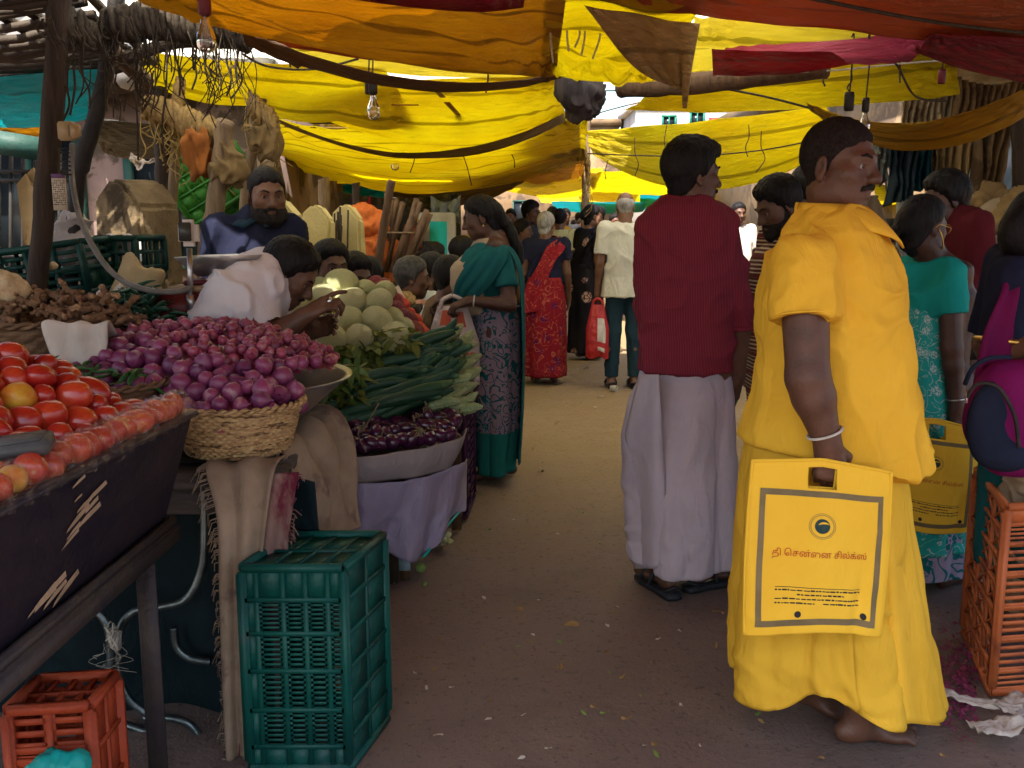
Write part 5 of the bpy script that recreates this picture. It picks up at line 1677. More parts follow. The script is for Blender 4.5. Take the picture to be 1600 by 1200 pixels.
pole('dark post holding the turquoise sheet', [(556, 286, 7.2), (556, 330, 7.2), (556, 450, 7.2)], .03, WOOD_D, seed=11)
pole('brown sloping roof beam reaching in under the slats', [(150, 60, 3.8), (230, 128, 4.2)], .035, WOOD_B, seed=12)
pole('long bent branch running from slats to wire tangle', [(195, 92, 3.9), (280, 66, 4.0), (385, 68, 4.1)], .026, WOOD_D, seed=13)
pole('dark beam sloping down behind the bulb over the lane', [(470, 96, 3.9), (395, 62, 3.8)], .03, WOOD_B, seed=14)
pole('rough brown log slung under the crimson awning', [(968, 137, 4.9), (1110, 128, 4.7), (1290, 104, 4.4)], .05, WOOD_B, seed=15)
pole('grey metal post at the right behind the man in yellow', [(1409, 240, 5.6), (1409, 330, 5.6), (1409, 480, 5.6)], .032, M('metal_grey', (.25, .25, .24), (.17, .17, .16), 9, .55), seed=16)
pole('slanting wooden plank post right of the face of the man in yellow', [(1352, 310, 5.0), (1375, 370, 5.0), (1400, 440, 5.0)], .055, WOOD_G, seed=17)
pole('far pale post dividing the two rows of awnings', [(918, 180, 13), (916, 240, 13), (914, 330, 13)], .05, WOOD_G, seed=18)
pole('right edge post by the jute curtains', [(1592, 180, 5.2), (1596, 300, 5.2), (1598, 470, 5.2)], .04, WOOD_D, seed=19)

# slatted bamboo roof at the upper left: crossed slats with gaps
def slat_roof():
    A, B, C, D = Vector((-3.6, .6, 2.45)), Vector((-1.15, .6, 2.45)), G(238, 110, 2.12), G(-120, 125, 2.08)
    r = empty('slatted_roof', 'dark slatted bamboo roof with gaps at the upper left', 'roof', (A + B + C + D) / 4)
    o = r.location; rr = random.Random(3)
    def q(u, v): return (A.lerp(B, u)).lerp(D.lerp(C, u), v) - o
    b = MB()
    n = 74
    for i in range(n):
        v = (i + rr.uniform(-.25, .25)) / n
        v2 = v + rr.uniform(-.012, .012)
        b.tube([q(t, v + (v2 - v) * t) + Vector((0, 0, rr.uniform(-.012, .012) - .05 * math.sin(PI * t))) for t in np.linspace(0, 1, 9)], rr.uniform(.010, .019), 5)
    b.obj('slats', M('bamboo_dark', (.06, .045, .032), (.03, .022, .017), 9, .7, .3, 60), r)
    b = MB()
    for i in range(13):
        u = (i + rr.uniform(-.2, .2)) / 12
        b.tube([q(u, t) + Vector((0, 0, .03 + rr.uniform(-.01, .01) - .05 * math.sin(PI * u))) for t in np.linspace(0, 1, 9)], .020, 5)
    b.obj('battens', WOOD_D, r)
slat_roof()

# ropes, cords and cables
ROPE = M('rope_fibre', (.34, .23, .09), (.20, .13, .05), 40, .9, .4, 200)
CORD = M('cord_dark', (.03, .022, .015), (.06, .045, .03), 40, .85, .3, 200)
CORD_Y = M('cord_straw', (.42, .30, .10), (.25, .17, .05), 40, .85, .3, 200)
def cord(label, pts, r, mat, group, cat='cord', name='cord', n=6, smooth=10):
    w = catmull([P(*p) for p in pts], smooth)
    o0 = w[0].copy()
    o = MB().tube([p - o0 for p in w], r, n).obj(name, mat, None, True)
    o.location = o0
    return tag(o, label, cat, group)
def rope_tangle(label, name, path, nloop, spread, r, mat, seed, hang=14, hl=(.06, .25), hmat=None, core=None, cat='ropes'):
    rr = random.Random(seed)
    w = catmull([P(*p) for p in path], 8)
    o = empty(name, label, cat, w[len(w) // 2])
    b = MB()
    for k in range(nloop):
        i0 = rr.randrange(0, len(w) - 4); i1 = min(len(w) - 1, i0 + rr.randrange(3, 14))
        pts = []
        ph = rr.uniform(0, 6)
        for j in range(i0, i1 + 1):
            d = spread * rr.uniform(.4, 1)
            for m in range(3):
                a = ph + (j * 3 + m) * 1.25
                p = w[j].lerp(w[min(j + 1, len(w) - 1)], m / 3)
                pts.append(p - o.location + Vector((0, math.cos(a), math.sin(a))) * d + Vector((rr.uniform(-.01, .01), 0, rr.uniform(-.012, .012))))
        b.tube(catmull(pts, 3), r * rr.uniform(.7, 1.3), 5)
    b.obj('coils', mat, o, True)
    h = MB()
    for k in range(hang):
        p = rr.choice(w) - o.location + Vector((rr.uniform(-.02, .02), rr.uniform(-spread, spread), -spread * .5))
        L = rr.uniform(*hl)
        pts = [p, p + Vector((rr.uniform(-.03, .03), 0, -L * .4)), p + Vector((rr.uniform(-.05, .05), 0, -L * .75)), p + Vector((rr.uniform(-.07, .07), 0, -L))]
        h.tube(catmull(pts, 4), r * .27, 4)
    h.obj('loose_ends', hmat or mat, o, True)
    if core:
        MB().tube([p - o.location for p in w], core, 8).obj('core_pole', WOOD_G, o, True)
    return o
rope_tangle('thick straw rope wound round a bar between the two left posts', 'rope_winding', [(226, 168, 4.7), (262, 176, 4.7), (300, 196, 4.65), (352, 214, 4.6)], 34, .06, .013, ROPE, 3, 46, (.06, .26), CORD_Y, .035)
rope_tangle('straw rope knots round the upright where the yellow sheet is tied', 'rope_winding', [(282, 130, 4.75), (280, 160, 4.75), (284, 190, 4.75)], 12, .05, .010, ROPE, 4, 20, (.1, .3), CORD_Y)
rope_tangle('fibrous rope mass at the top of the hanging sack', 'rope_winding', [(392, 160, 5.0), (412, 180, 5.0), (430, 196, 5.0)], 16, .06, .010, ROPE, 6, 26, (.06, .22), CORD_Y)
rope_tangle('black tangle of wire and rags under the ochre awning edge', 'wire_tangle', [(330, 40, 3.7), (362, 50, 3.75), (390, 62, 3.8)], 20, .05, .008, CORD, 7, 26, (.08, .32), CORD)
rope_tangle('dark tangle of twigs and cords below the slatted roof', 'wire_tangle', [(160, 40, 3.5), (240, 34, 3.6), (330, 44, 3.7)], 30, .06, .010, CORD, 8, 46, (.08, .35), CORD)
rope_tangle('dark cords knotted at the head of the thick post', 'wire_tangle', [(80, 20, 3.3), (110, 40, 3.35), (160, 60, 3.5)], 16, .05, .010, CORD, 9, 22, (.05, .22), CORD)
rope_tangle('rope knots tied where two yellow awnings meet the far post', 'rope_winding', [(912, 232, 9.2), (918, 255, 9.2), (918, 280, 9.2)], 12, .06, .012, ROPE, 10, 16, (.1, .35), CORD_Y)
GC = 'frayed cords dangling from the awnings'
rr = random.Random(12)
LC = 'frayed dark cord dangling from the awning ropes'
for px, py, L, y in [(212, 60, 190, 3.7), (262, 60, 200, 3.8), (276, 40, 110, 3.7), (300, 40, 70, 3.7), (308, 70, 70, 3.9), (335, 70, 50, 3.9), (358, 60, 90, 3.9), (372, 60, 95, 3.9), (240, 110, 60, 4.0), (130, 70, 100, 3.5), (118, 40, 140, 3.4), (106, 100, 90, 3.4),
                     (462, 85, 20, 4.2), (720, 135, 60, 6.5), (762, 100, 45, 4.6), (726, 195, 95, 8.0), (644, 210, 60, 8.0), (800, 222, 40, 8.3), (950, 250, 30, 9), (992, 215, 60, 9.0), (1042, 195, 75, 8.6), (1170, 195, 50, 8.3), (1190, 200, 70, 8.3), (1330, 110, 40, 5.0), (1410, 50, 80, 4.5), (1205, 100, 22, 4.8), (1290, 110, 25, 4.9)]:
    cord(LC, [(px, py, y), (px + rr.uniform(-4, 4), py + L * .4, y), (px + rr.uniform(-9, 9), py + L * .7, y), (px + rr.uniform(-12, 12), py + L, y)], .0042, CORD, GC)
GW = 'ropes strung between the awnings'
for lab, pts, r, m in [('thin rope stretched across below the big yellow panel', [(380, 196, 6.8), (560, 200, 7), (760, 196, 7.2), (900, 190, 7.4)], .006, ROPE),
                       ('dark cable sagging along the ochre awning', [(300, -20, 3.1), (430, 30, 3.4), (540, 36, 3.5), (600, 52, 3.6)], .005, CORD),
                       ('line crossing the ochre awning to the right', [(560, 50, 3.6), (700, 62, 3.8), (860, 66, 4.2), (1030, 58, 4.4)], .005, CORD),
                       ('loose cable curving from the wire tangle', [(378, 84, 3.9), (420, 104, 4.0), (490, 108, 4.1), (560, 92, 4.2)], .005, CORD),
                       ('two twisted wires from the wire tangle to the bulb', [(388, 56, 3.8), (460, 66, 3.8), (520, 64, 3.8), (580, 58, 3.8)], .004, CORD),
                       ('thin line across the front of the large yellow panel', [(610, 132, 5.6), (760, 140, 6), (920, 142, 6.4), (1080, 140, 6.8)], .004, CORD),
                       ('cord across the wide right hand yellow awning', [(918, 240, 9), (1060, 244, 8.6), (1180, 236, 8.2), (1288, 216, 7.8)], .006, CORD),
                       ('white line along the crimson awning', [(1120, 118, 4.4), (1300, 110, 4.4), (1450, 96, 4.4), (1610, 92, 4.4)], .004, BAND),
                       ('dark rope along the edge of the orange awning', [(1230, -10, 3.0), (1400, 24, 3.2), (1500, 40, 3.3), (1610, 52, 3.4)], .006, CORD),
                       ('rope holding the left end of the hammock shaped cloth', [(1130, 138, 5.2), (1200, 152, 5.2), (1270, 170, 5.2)], .006, CORD),
                       ('curled wire hanging by the crimson awning', [(1372, 26, 4.0), (1358, 60, 4.1), (1372, 90, 4.2), (1400, 100, 4.2), (1430, 150, 4.4), (1480, 158, 4.5)], .005, CORD),
                       ('thin green line over the far roofs', [(930, 178, 9), (1000, 160, 9), (1080, 148, 9)], .005, CORD)]:
    cord(lab, pts, r, m, GW)
STRAW = M('plastic_string', (.5, .47, .40), None, 40, .5, .2, 100)
for i, (px, dx) in enumerate(((886, 20), (892, -6), (900, 14), (908, 30), (870, -10))):
    cord('pale plastic string trailing from the yellow awning corner at the top', [(px, -8, 3.7), (px + dx * .4, 24, 3.75), (px + dx, 50, 3.8), (px + dx * .6, 74 + 6 * i, 3.8)], .004, STRAW, 'pale strings at the top of the awnings')

# bulbs
def glass_mat():
    m = bpy.data.materials.new('bulb_glass'); t = NT(m)
    fr = t.n('Fresnel', ins={'IOR': 1.5})
    g = t.n('BsdfGlossy', ins={'Roughness': .03})
    tr = t.n('BsdfTransparent', ins={'Color': (.93, .9, .86, 1)})
    t.out(t.n('MixShader', ins={0: t.math('ADD', t.math('MULTIPLY', fr.outputs[0], .9), .07), 1: tr.outputs[0], 2: g.outputs[0]}).outputs[0])
    return m
GLASS = glass_mat()
BAKE = M('socket_bakelite', (.13, .012, .02), (.08, .01, .015), 9, .35)
BAKE_D = M('socket_black', (.02, .016, .014), None, 9, .4)
def bulb(label, px, py, y, sc=1.0, smat=None, up=60, glass=True, two=False):
    p = P(px, py, y)
    r = empty('light_bulb', label, 'light bulb', p, 0, 'bare bulbs hanging over the lane')
    k = sc
    b = MB(); b.lathe([(.0, .075 * k), (.019 * k, .075 * k), (.021 * k, .06 * k), (.021 * k, .0), (.0165 * k, -.004 * k), (.0, -.004 * k)], 16); b.obj('socket', smat or BAKE, r, True)
    if glass:
        pr = [(.013, -.002), (.014, -.02), (.019, -.04), (.029, -.062), (.0325, -.082), (.029, -.102), (.018, -.116), (.0, -.121)]
        b = MB(); b.lathe([(a * k, z * k) for a, z in pr], 20); b.obj('glass_bulb', GLASS, r, True)
        f = MB(); f.tube([Vector((0, 0, -.004 * k)), Vector((0, 0, -.05 * k))], .004 * k, 6); f.tube([Vector((-.012 * k, 0, -.068 * k)), Vector((0, 0, -.05 * k)), Vector((.012 * k, 0, -.068 * k))], .0012 * k, 4); f.obj('filament', STRAW, r)
    c = MB(); c.tube(catmull([Vector((0, 0, .07 * k)), Vector((.006, 0, .3 * k)), Vector((-.004, 0, .02 + .07 * k + up / 1500 * y))], 5), .0035, 5); c.obj('cable', CORD, r, True)
    return r
bulb('large bare bulb in a crimson socket at the top left', 320, 22, 2.9, .9)
bulb('bare bulb between two dark sockets before the yellow panel', 583, 146, 4.2, .9, BAKE_D, 96)
bulb('empty dark socket hanging beside the central bulb', 577, 146, 4.25, .9, BAKE_D, 92, False)
bulb('tiny far bulb before the creased yellow panel', 617, 240, 8.5, 1.2, None, 46)
bulb('small bulb above the head of the man in yellow', 1352, 174, 4.3, .75, BAKE_D, 70)
bulb('crimson socket without a bulb at the upper right', 1471, 130, 4.4, .8, BAKE, 24, False)
bulb('black twin socket hanging left of the small bulb', 1326, 172, 4.3, 1.0, BAKE_D, 74, False)

# bundles hung up
NET = M('net_black', (.028, .024, .03), (.06, .05, .05), 40, .8, .5, 120, stretch=(1, 1, .15))
SACKC = M('sack_jute', (.25, .17, .075), (.16, .11, .05), 8, .95, .5, 300, c3=(.14, .09, .04), c3scale=4, c3amt=.6)
SACK_O = M('sack_orange', (.34, .12, .025), (.22, .075, .015), 8, .9, .4, 200, c3=(.12, .05, .02), c3scale=5, c3amt=.6)
JUTE_L = M('jute_pale', (.42, .33, .22), (.30, .23, .15), 7, .95, .5, 300, c3=(.2, .14, .09), c3scale=4, c3amt=.58)
def lump(name, label, cat, prims, h, mat, amp=.02, sc=(6, 6, 3), seed=1, group=None):
    b = Solid(); o0 = Vector(prims[0][0])
    for p in prims:
        if len(p) == 2: b.el(Vector(p[0]) - o0, p[1], .05)
        else: b.rc(Vector(p[0]) - o0, Vector(p[1]) - o0, p[2], p[3], .05)
    o = obj(name, b.mesh(name, h, mat, folds(amp, sc, seed), 1), None, o0)
    return tag(o, label, cat, group)
lump('net_bundle', 'black net bundle hanging from the end of the yellow awning', 'net', [(P(898, 124, 5.0), P(905, 150, 5.0), .09, .10), (P(905, 150, 5.0), P(908, 178, 5.0), .10, .02)], .009, NET, .035, (16, 16, 3), 3)
lump('hanging_sack', 'beige cloth sack tied up beside the slanting post', 'sack', [(P(418, 194, 5.0), P(417, 220, 5.0), .035, .065), (P(417, 220, 5.0), P(420, 236, 5.0), .065, .045)], .009, SACKC, .026, (20, 20, 5), 4)
lump('hanging_sack', 'sagging jute bag hung on the brown post', 'sack', [(P(358, 224, 4.5), P(358, 262, 4.5), .03, .05), (P(346, 270, 4.5), P(370, 274, 4.5), .04, .035)], .009, SACKC, .026, (18, 18, 5), 5)
lump('cloth_bag', 'orange brown cloth folded over the post in pointed creases', 'bag', [(P(316, 222, 4.55), P(302, 280, 4.55), .045, .02), (P(306, 225, 4.55), P(322, 262, 4.55), .035, .03)], .008, SACK_O, .03, (22, 22, 6), 6)
# ------------------------------------------------------------ left stalls
NAVY_P = M('cart_paint', (.010, .008, .017), (.020, .014, .020), 5, .6, .4, 30, .15, stretch=(1, 1, 3), c3=(.22, .16, .11), c3scale=4.5, c3amt=.66)
IRON_P = M('cart_iron', (.022, .020, .030), (.045, .035, .032), 8, .5, .25, 60)
STEEL = M('steel_dull', (.42, .40, .40), (.30, .28, .28), 7, .32, .08, 60, metal=.9)
TUBE = M('tube_steel', (.16, .20, .21), (.07, .09, .10), 9, .3, .1, 80, metal=.85)
BURLAP = M('burlap', (.33, .25, .18), (.23, .17, .12), 9, .98, .5, 340, c3=(.16, .11, .09), c3scale=3.5, c3amt=.58)
BURLAP_S = M('burlap_stained', (.20, .10, .10), (.26, .18, .14), 3, .98, .5, 340, c3=(.12, .015, .035), c3scale=2.5, c3amt=.5)
CLOTH_G = cloth('cloth_grey_liner', (.30, .26, .27), (.23, .20, .21), fold=.5)
CLOTH_L = cloth('tarp_lavender', (.30, .26, .36), (.22, .19, .29), fold=.6, rough=.55, spec=.3)
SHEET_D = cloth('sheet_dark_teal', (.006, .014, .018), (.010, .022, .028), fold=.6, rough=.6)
CL_WHITE = cloth('cloth_rag_white', (.50, .43, .38), (.38, .32, .28), fold=.5)
WICK = M('wicker', (.46, .32, .15), (.26, .15, .07), 26, .6, .35, 90, c3=(.09, .05, .025), c3scale=18, c3amt=.54, stretch=(1, 1, 5))
WICK_D = M('wicker_dark', (.19, .11, .06), (.10, .055, .03), 22, .65, .35, 90, stretch=(1, 1, 4))
FILM = None
def film_mat():
    m = bpy.data.materials.new('clear_wrap'); t = NT(m)
    h = t.noise(t.coord('Object', (1, 1, .6)), 55, 5, .7, 1.5)
    b = t.n('Bump', ins={'Strength': 1.0, 'Distance': .012, 'Height': h})
    g = t.n('BsdfGlossy', ins={'Roughness': .05, 'Color': (.95, .9, .92, 1), 'Normal': b.outputs[0]})
    tr = t.n('BsdfTransparent', ins={'Color': (.95, .92, .93, 1)})
    fr = t.n('LayerWeight', ins={'Blend': .35, 'Normal': b.outputs[0]})
    t.out(t.n('MixShader', ins={0: t.math('MULTIPLY_ADD', fr.outputs['Facing'], .26, .02), 1: tr.outputs[0], 2: g.outputs[0]}).outputs[0])
    return m
FILM = film_mat()

# --- tomato cart
def cart():
    r = empty('tomato_cart', 'dark painted wooden cart with a sloping front board full of tomatoes', 'cart', (-1.3, 1.9, 0))
    o = r.location
    A, B = Vector((-.832, 1.30, .955)), Vector((-.782, 2.305, .952))
    A2, B2 = Vector((-.868, 1.30, .685)), Vector((-.856, 2.275, .682))
    def quad(a, b, c, d, th, name, mat):
        n = (b - a).cross(d - a).normalized() * th
        m = MB(); V = [a, b, c, d, a - n, b - n, c - n, d - n]
        m.add([v - o for v in V], [(0, 1, 2, 3), (7, 6, 5, 4), (0, 4, 5, 1), (1, 5, 6, 2), (2, 6, 7, 3), (3, 7, 4, 0)])
        ob = m.obj(name, mat, r)
        bv = ob.modifiers.new('b', 'BEVEL'); bv.width = .004; bv.segments = 2
        return ob
    quad(A2, B2, B, A, .022, 'front_board', NAVY_P)
    C, C2 = Vector((-2.2, 2.36, .955)), Vector((-2.2, 2.30, .685))
    quad(B2 + Vector((-.012, .0, 0)), C2, C, B + Vector((-.012, 0, 0)), .02, 'end_board', NAVY_P)
    m = MB(); m.bar(A2 + Vector((.012, 0, -.02)) - o, B2 + Vector((.012, .012, -.02)) - o, .05, .045, ch=.006); m.bar(A2 + Vector((.02, 0, .012)) - o, B2 + Vector((.02, .01, .012)) - o, .02, .022, ch=.004)
    m.obj('bottom_rail', IRON_P, r)
    m = MB(); m.bar(A + Vector((.004, 0, .006)) - o, B + Vector((.004, 0, .006)) - o, .026, .012, ch=.003); m.obj('top_trim', IRON_P, r)
    m = MB(); m.box(Vector((-1.5, 1.8, .69)) - o, (1.24, 1.0, .02)); m.obj('floor_board', WOOD_D, r)
    for x, y, z0 in ((-.885, 2.19, .665), (-.885, 1.44, .665), (-2.1, 2.2, .68), (-2.1, 1.44, .68)):
        m = MB(); q = Vector((x, y, 0)) - o
        m.box(q + Vector((.012, 0, z0 / 2)), (.042, .006, z0)); m.box(q + Vector((-.012, .021, z0 / 2 - .001)), (.006, .042, z0 - .002))
        m.obj('leg', IRON_P, r)
    # bare wood where the paint is gone
    sc = MB(); rr = random.Random(4)
    def on(u, v): return A2.lerp(B2, u).lerp(A.lerp(B, u), v) - o
    nrm = (B2 - A2).cross(A - A2).normalized()
    if nrm.x < 0: nrm = -nrm
    for u0, v0, du, dv, n in ((.47, .62, .09, .30, 9), (.40, .20, .11, .08, 5), (.62, .60, .02, .06, 2), (.42, .88, .05, .12, 2)):
        for i in range(n):
            u = u0 + rr.uniform(-.5, .5) * du; v = v0 + (i / max(n - 1, 1) - .5) * dv
            w = rr.uniform(.25, .6) * du; h = rr.uniform(.015, .05); sk = rr.uniform(.5, 1.0)
            pts = [(u - w, v - sk * w * 1.3), (u + w * .3, v + sk * w * .3), (u + w, v + sk * w * 1.3), (u + w * .8, v + sk * w * 1.3 + h), (u - w * .2, v + h - sk * w * .1), (u - w * .9, v - sk * w * 1.2 + h * .6)]
            sc.add([on(*q) + nrm * .007 for q in pts], [tuple(range(6))])
    sc.obj('bare_wood_scars', M('wood_bare', (.40, .30, .21), (.26, .19, .13), 12, .8, .3, 60), r)
cart()

def tomato_me(seed, longish):
    rr = random.Random(seed)
    V, n, m = [], 20, 14
    ax = rr.uniform(1.12, 1.42) if longish else rr.uniform(.92, 1.08)
    for i in range(m + 1):
        a = PI * i / m
        for k in range(n):
            t = 2 * PI * k / n
            rad = math.sin(a) * (1 + .035 * math.cos(3 * t + seed) * (1 - i / m) + .02 * math.cos(5 * t))
            z = -math.cos(a) * ax
            if i < 3: z += (.10, .06, .02)[i]
            V.append((rad * math.cos(t) * .03, rad * math.sin(t) * .03, z * .03))
    return V, [(i * n + k, i * n + (k + 1) % n, (i + 1) * n + (k + 1) % n, (i + 1) * n + k) for i in range(m) for k in range(n)]
def tomato_mat():
    m = bpy.data.materials.new('tomato_skin'); t = NT(m)
    v = t.coord('Object'); oi = t.n('ObjectInfo')
    col = t.ramp(t.math('ADD', t.math('MULTIPLY', t.noise(v, 26, 3), .6), t.math('MULTIPLY', oi.outputs['Random'], .45)), [(.25, (.30, .010, .009)), (.55, (.40, .022, .011)), (.8, (.50, .065, .018))])
    sp = t.n('SeparateXYZ', ins={0: v})
    st = t.math('MULTIPLY', t.ramp(sp.outputs[2], [(.0, (1, 1, 1)), (.012, (0, 0, 0))]), 0)
    z = t.math('MULTIPLY_ADD', sp.outputs[2], 30.0, 1.0)
    rr = t.math('SQRT', t.math('ADD', t.math('MULTIPLY', sp.outputs[0], sp.outputs[0]), t.math('MULTIPLY', sp.outputs[1], sp.outputs[1])))
    top = t.math('MULTIPLY', t.ramp(t.math('MULTIPLY', rr, 30.0), [(.06, (1, 1, 1)), (.16, (0, 0, 0))]), t.ramp(z, [(.15, (1, 1, 1)), (.3, (0, 0, 0))]))
    col = t.mix(top, col, (.5, .36, .12))
    yl = t.math('MULTIPLY', t.ramp(t.noise(v, 40, 3, .6), [(.56, (0, 0, 0)), (.68, (1, 1, 1))]), t.ramp(oi.outputs['Random'], [(.78, (0, 0, 0)), (.95, (.8, .8, .8))]))
    col = t.mix(yl, col, (.62, .26, .03))
    b = t.n('Bump', ins={'Strength': .12, 'Distance': .003, 'Height': t.noise(v, 60, 3)})
    t.out(t.n('BsdfPrincipled', ins={'Base Color': col, 'Roughness': .26, 'Specular IOR Level': .5, 'Coat Weight': .2, 'Normal': b.outputs[0], 'Subsurface Weight': .08, 'Subsurface Radius': (.01, .003, .002)}).outputs[0])
    return m
TOM = tomato_mat()
TOM_ME = [mesh_of('tomato', *tomato_me(s, s % 3 != 0), TOM) for s in range(6)]
TOM_Y = M('tomato_unripe', (.55, .38, .04), (.50, .16, .02), 16, .3, .05, 40)
TOM_YME = mesh_of('tomato', *tomato_me(8, True), TOM_Y)
def stemmed(name, me, loc, rot, sc, label, cat, group):
    o = obj(name, me, None, loc, rot, sc)
    return tag(o, label, cat, group)
GT = 'tomatoes heaped in the dark cart'
def heap_cart(x, y):
    a = min(max((-.835 - x) / .38, 0), 1); b = min(max((2.33 - y) / .30, 0), 1)
    return .925 + .215 * math.sin(a * PI / 2) * (.35 + .65 * math.sin(b * PI / 2)) + .02 * math.sin(y * 9 + x * 5)
rr = random.Random(5)
cnt = 0
for layer in (0, 1):
    j = 0
    yy = 1.38 + layer * .03
    while yy < 2.31:
        xx = -.885 - (j % 2) * .030 - layer * .02
        while xx > -.55 * yy - .12:
            x, y = xx + rr.uniform(-.012, .012), yy + rr.uniform(-.012, .012)
            z = heap_cart(x, y) - layer * .045 + rr.uniform(-.012, .014)
            k = rr.uniform(.82, 1.18)
            # a few yellow ones by the grey box, and a stray large one on the crest
            gold = (abs(x + .985) < .026 and abs(y - 1.92) < .03 and layer == 0)
            stemmed('tomato', TOM_YME if gold else rr.choice(TOM_ME), (x, y, z), (rr.uniform(0, 6), rr.uniform(.4, 2.2), rr.uniform(0, 6)), k,
                    'yellowing half ripe tomato among the red ones in the cart' if gold else 'ripe red tomato heaped in the dark wooden cart', 'tomato', 'half ripe tomatoes in the cart' if gold else GT)
            cnt += 1
            xx -= .060
        yy += .054; j += 1
# the row wrapped in film along the edge of the board
for i in range(17):
    t = i / 16
    p = Vector((-.835, 1.42, .965)).lerp(Vector((-.795, 2.26, .965)), t)
    stemmed('tomato', TOM_YME if i in (1, 3) else rr.choice(TOM_ME), p + Vector((rr.uniform(-.02, -.012), 0, .018 + rr.uniform(-.004, .008))), (rr.uniform(0, 6), rr.uniform(.5, 2.5), rr.uniform(0, 6)), rr.uniform(.80, 1.0),
            'yellowing tomato wrapped in film along the cart edge' if i in (1, 3) else 'tomato wrapped in clear film along the cart edge', 'tomato', 'yellowing film wrapped tomatoes' if i in (1, 3) else 'film wrapped tomatoes along the edge')
def wrap():
    n, m = 150, 22
    g = []
    A, B = Vector((-.838, 1.36, .958)), Vector((-.79, 2.29, .958))
    for i in range(n + 1):
        t = i / n
        p = A.lerp(B, t)
        row = []
        for j in range(m + 1):
            a = -.45 + (PI + .7) * j / m
            bul = .034 + .010 * abs(math.sin(t * PI * 17)) + .009 * float(fbm(np.array([t * 60, a * 3, 1.0]), 3, 5))
            row.append(p + Vector((math.cos(a) * bul - .016, 0, math.sin(a) * bul * 1.15 + .014)))
        g.append(row)
    b = MB().sheet(g)
    c = sum((Vector(v) for v in b.V), Vector()) / len(b.V)
    b.V = [Vector(v) - c for v in b.V]
    o = b.obj('plastic_wrap', FILM, None, True); o.location = c
    tag(o, 'clear crinkled plastic film wrapped round tomatoes on the cart edge', 'plastic wrap')
wrap()
# grey box corner at the left
b = MB(); b.box((0, 0, 0), (.14, .07, .025), None, .003); b.box((0, 0, .0142), (.12, .055, .006), None, .002)
o = b.obj('weighing_weight_box', M('box_grey', (.10, .10, .10), (.06, .06, .06), 9, .5, .15, 60)); o.location = P(14, 700, 1.66); o.rotation_euler = (R(6), R(-6), R(14)); tag(o, 'dull grey metal box lying on tomatoes at the left edge', 'box')

# --- crates built from panels of ribs and slats
def panel(b, o, u, v, n, cols, rows, cell, rib=.012, th=.010, gaps=5, skin=.0035):
    """panel spanned by u and v from o; n points outward; cell(i, j) -> 'slat' | 'solid' | 'open' | 'dia'"""
    o, u, v, n = Vector(o), Vector(u), Vector(v), Vector(n).normalized()
    U, Vv = u.normalized(), v.normalized()
    M3 = Matrix((U, Vv, n)).transposed()
    lu, lv = u.length, v.length
    us = cols if hasattr(cols, '__len__') else np.linspace(0, 1, cols + 1); vs = rows if hasattr(rows, '__len__') else np.linspace(0, 1, rows + 1)
    for a in us:
        a = min(max(a * lu, rib / 2), lu - rib / 2)
        b.box(o + U * a + v / 2 + n * .001, (rib, lv, th), M3)
    for c in vs:
        c = min(max(c * lv, rib / 2), lv - rib / 2)
        b.box(o + u / 2 + Vv * c + n * .002, (lu, rib, th), M3)
    for i in range(len(us) - 1):
        for j in range(len(vs) - 1):
            k = cell(i, j)
            u0, u1, v0, v1 = us[i] * lu, us[i + 1] * lu, vs[j] * lv, vs[j + 1] * lv
            c = o + U * (u0 + u1) / 2 + Vv * (v0 + v1) / 2
            if k == 'solid': b.box(c, (u1 - u0, v1 - v0, skin), M3)
            elif k == 'slat':
                m = gaps
                hh = (v1 - v0) / (2 * m + 1)
                for q in range(m + 1):
                    b.box(o + U * (u0 + u1) / 2 + Vv * (v0 + hh * (2 * q + .5)), (u1 - u0, hh, skin), M3)
                for e in (u0 + .006, u1 - .006): b.box(o + U * e + Vv * (v0 + v1) / 2, (.012, v1 - v0, skin), M3)
            elif k == 'dia':
                s = min(u1 - u0, v1 - v0); nn = max(1, round((v1 - v0) / (u1 - u0) * 1))
                for q in range(nn):
                    a0 = v0 + (v1 - v0) * q / nn; a1 = v0 + (v1 - v0) * (q + 1) / nn
                    for s0, s1 in ((a0, a1), (a1, a0)):
                        b.bar(o + U * u0 + Vv * s0, o + U * u1 + Vv * s1, .008, .006, up=n)
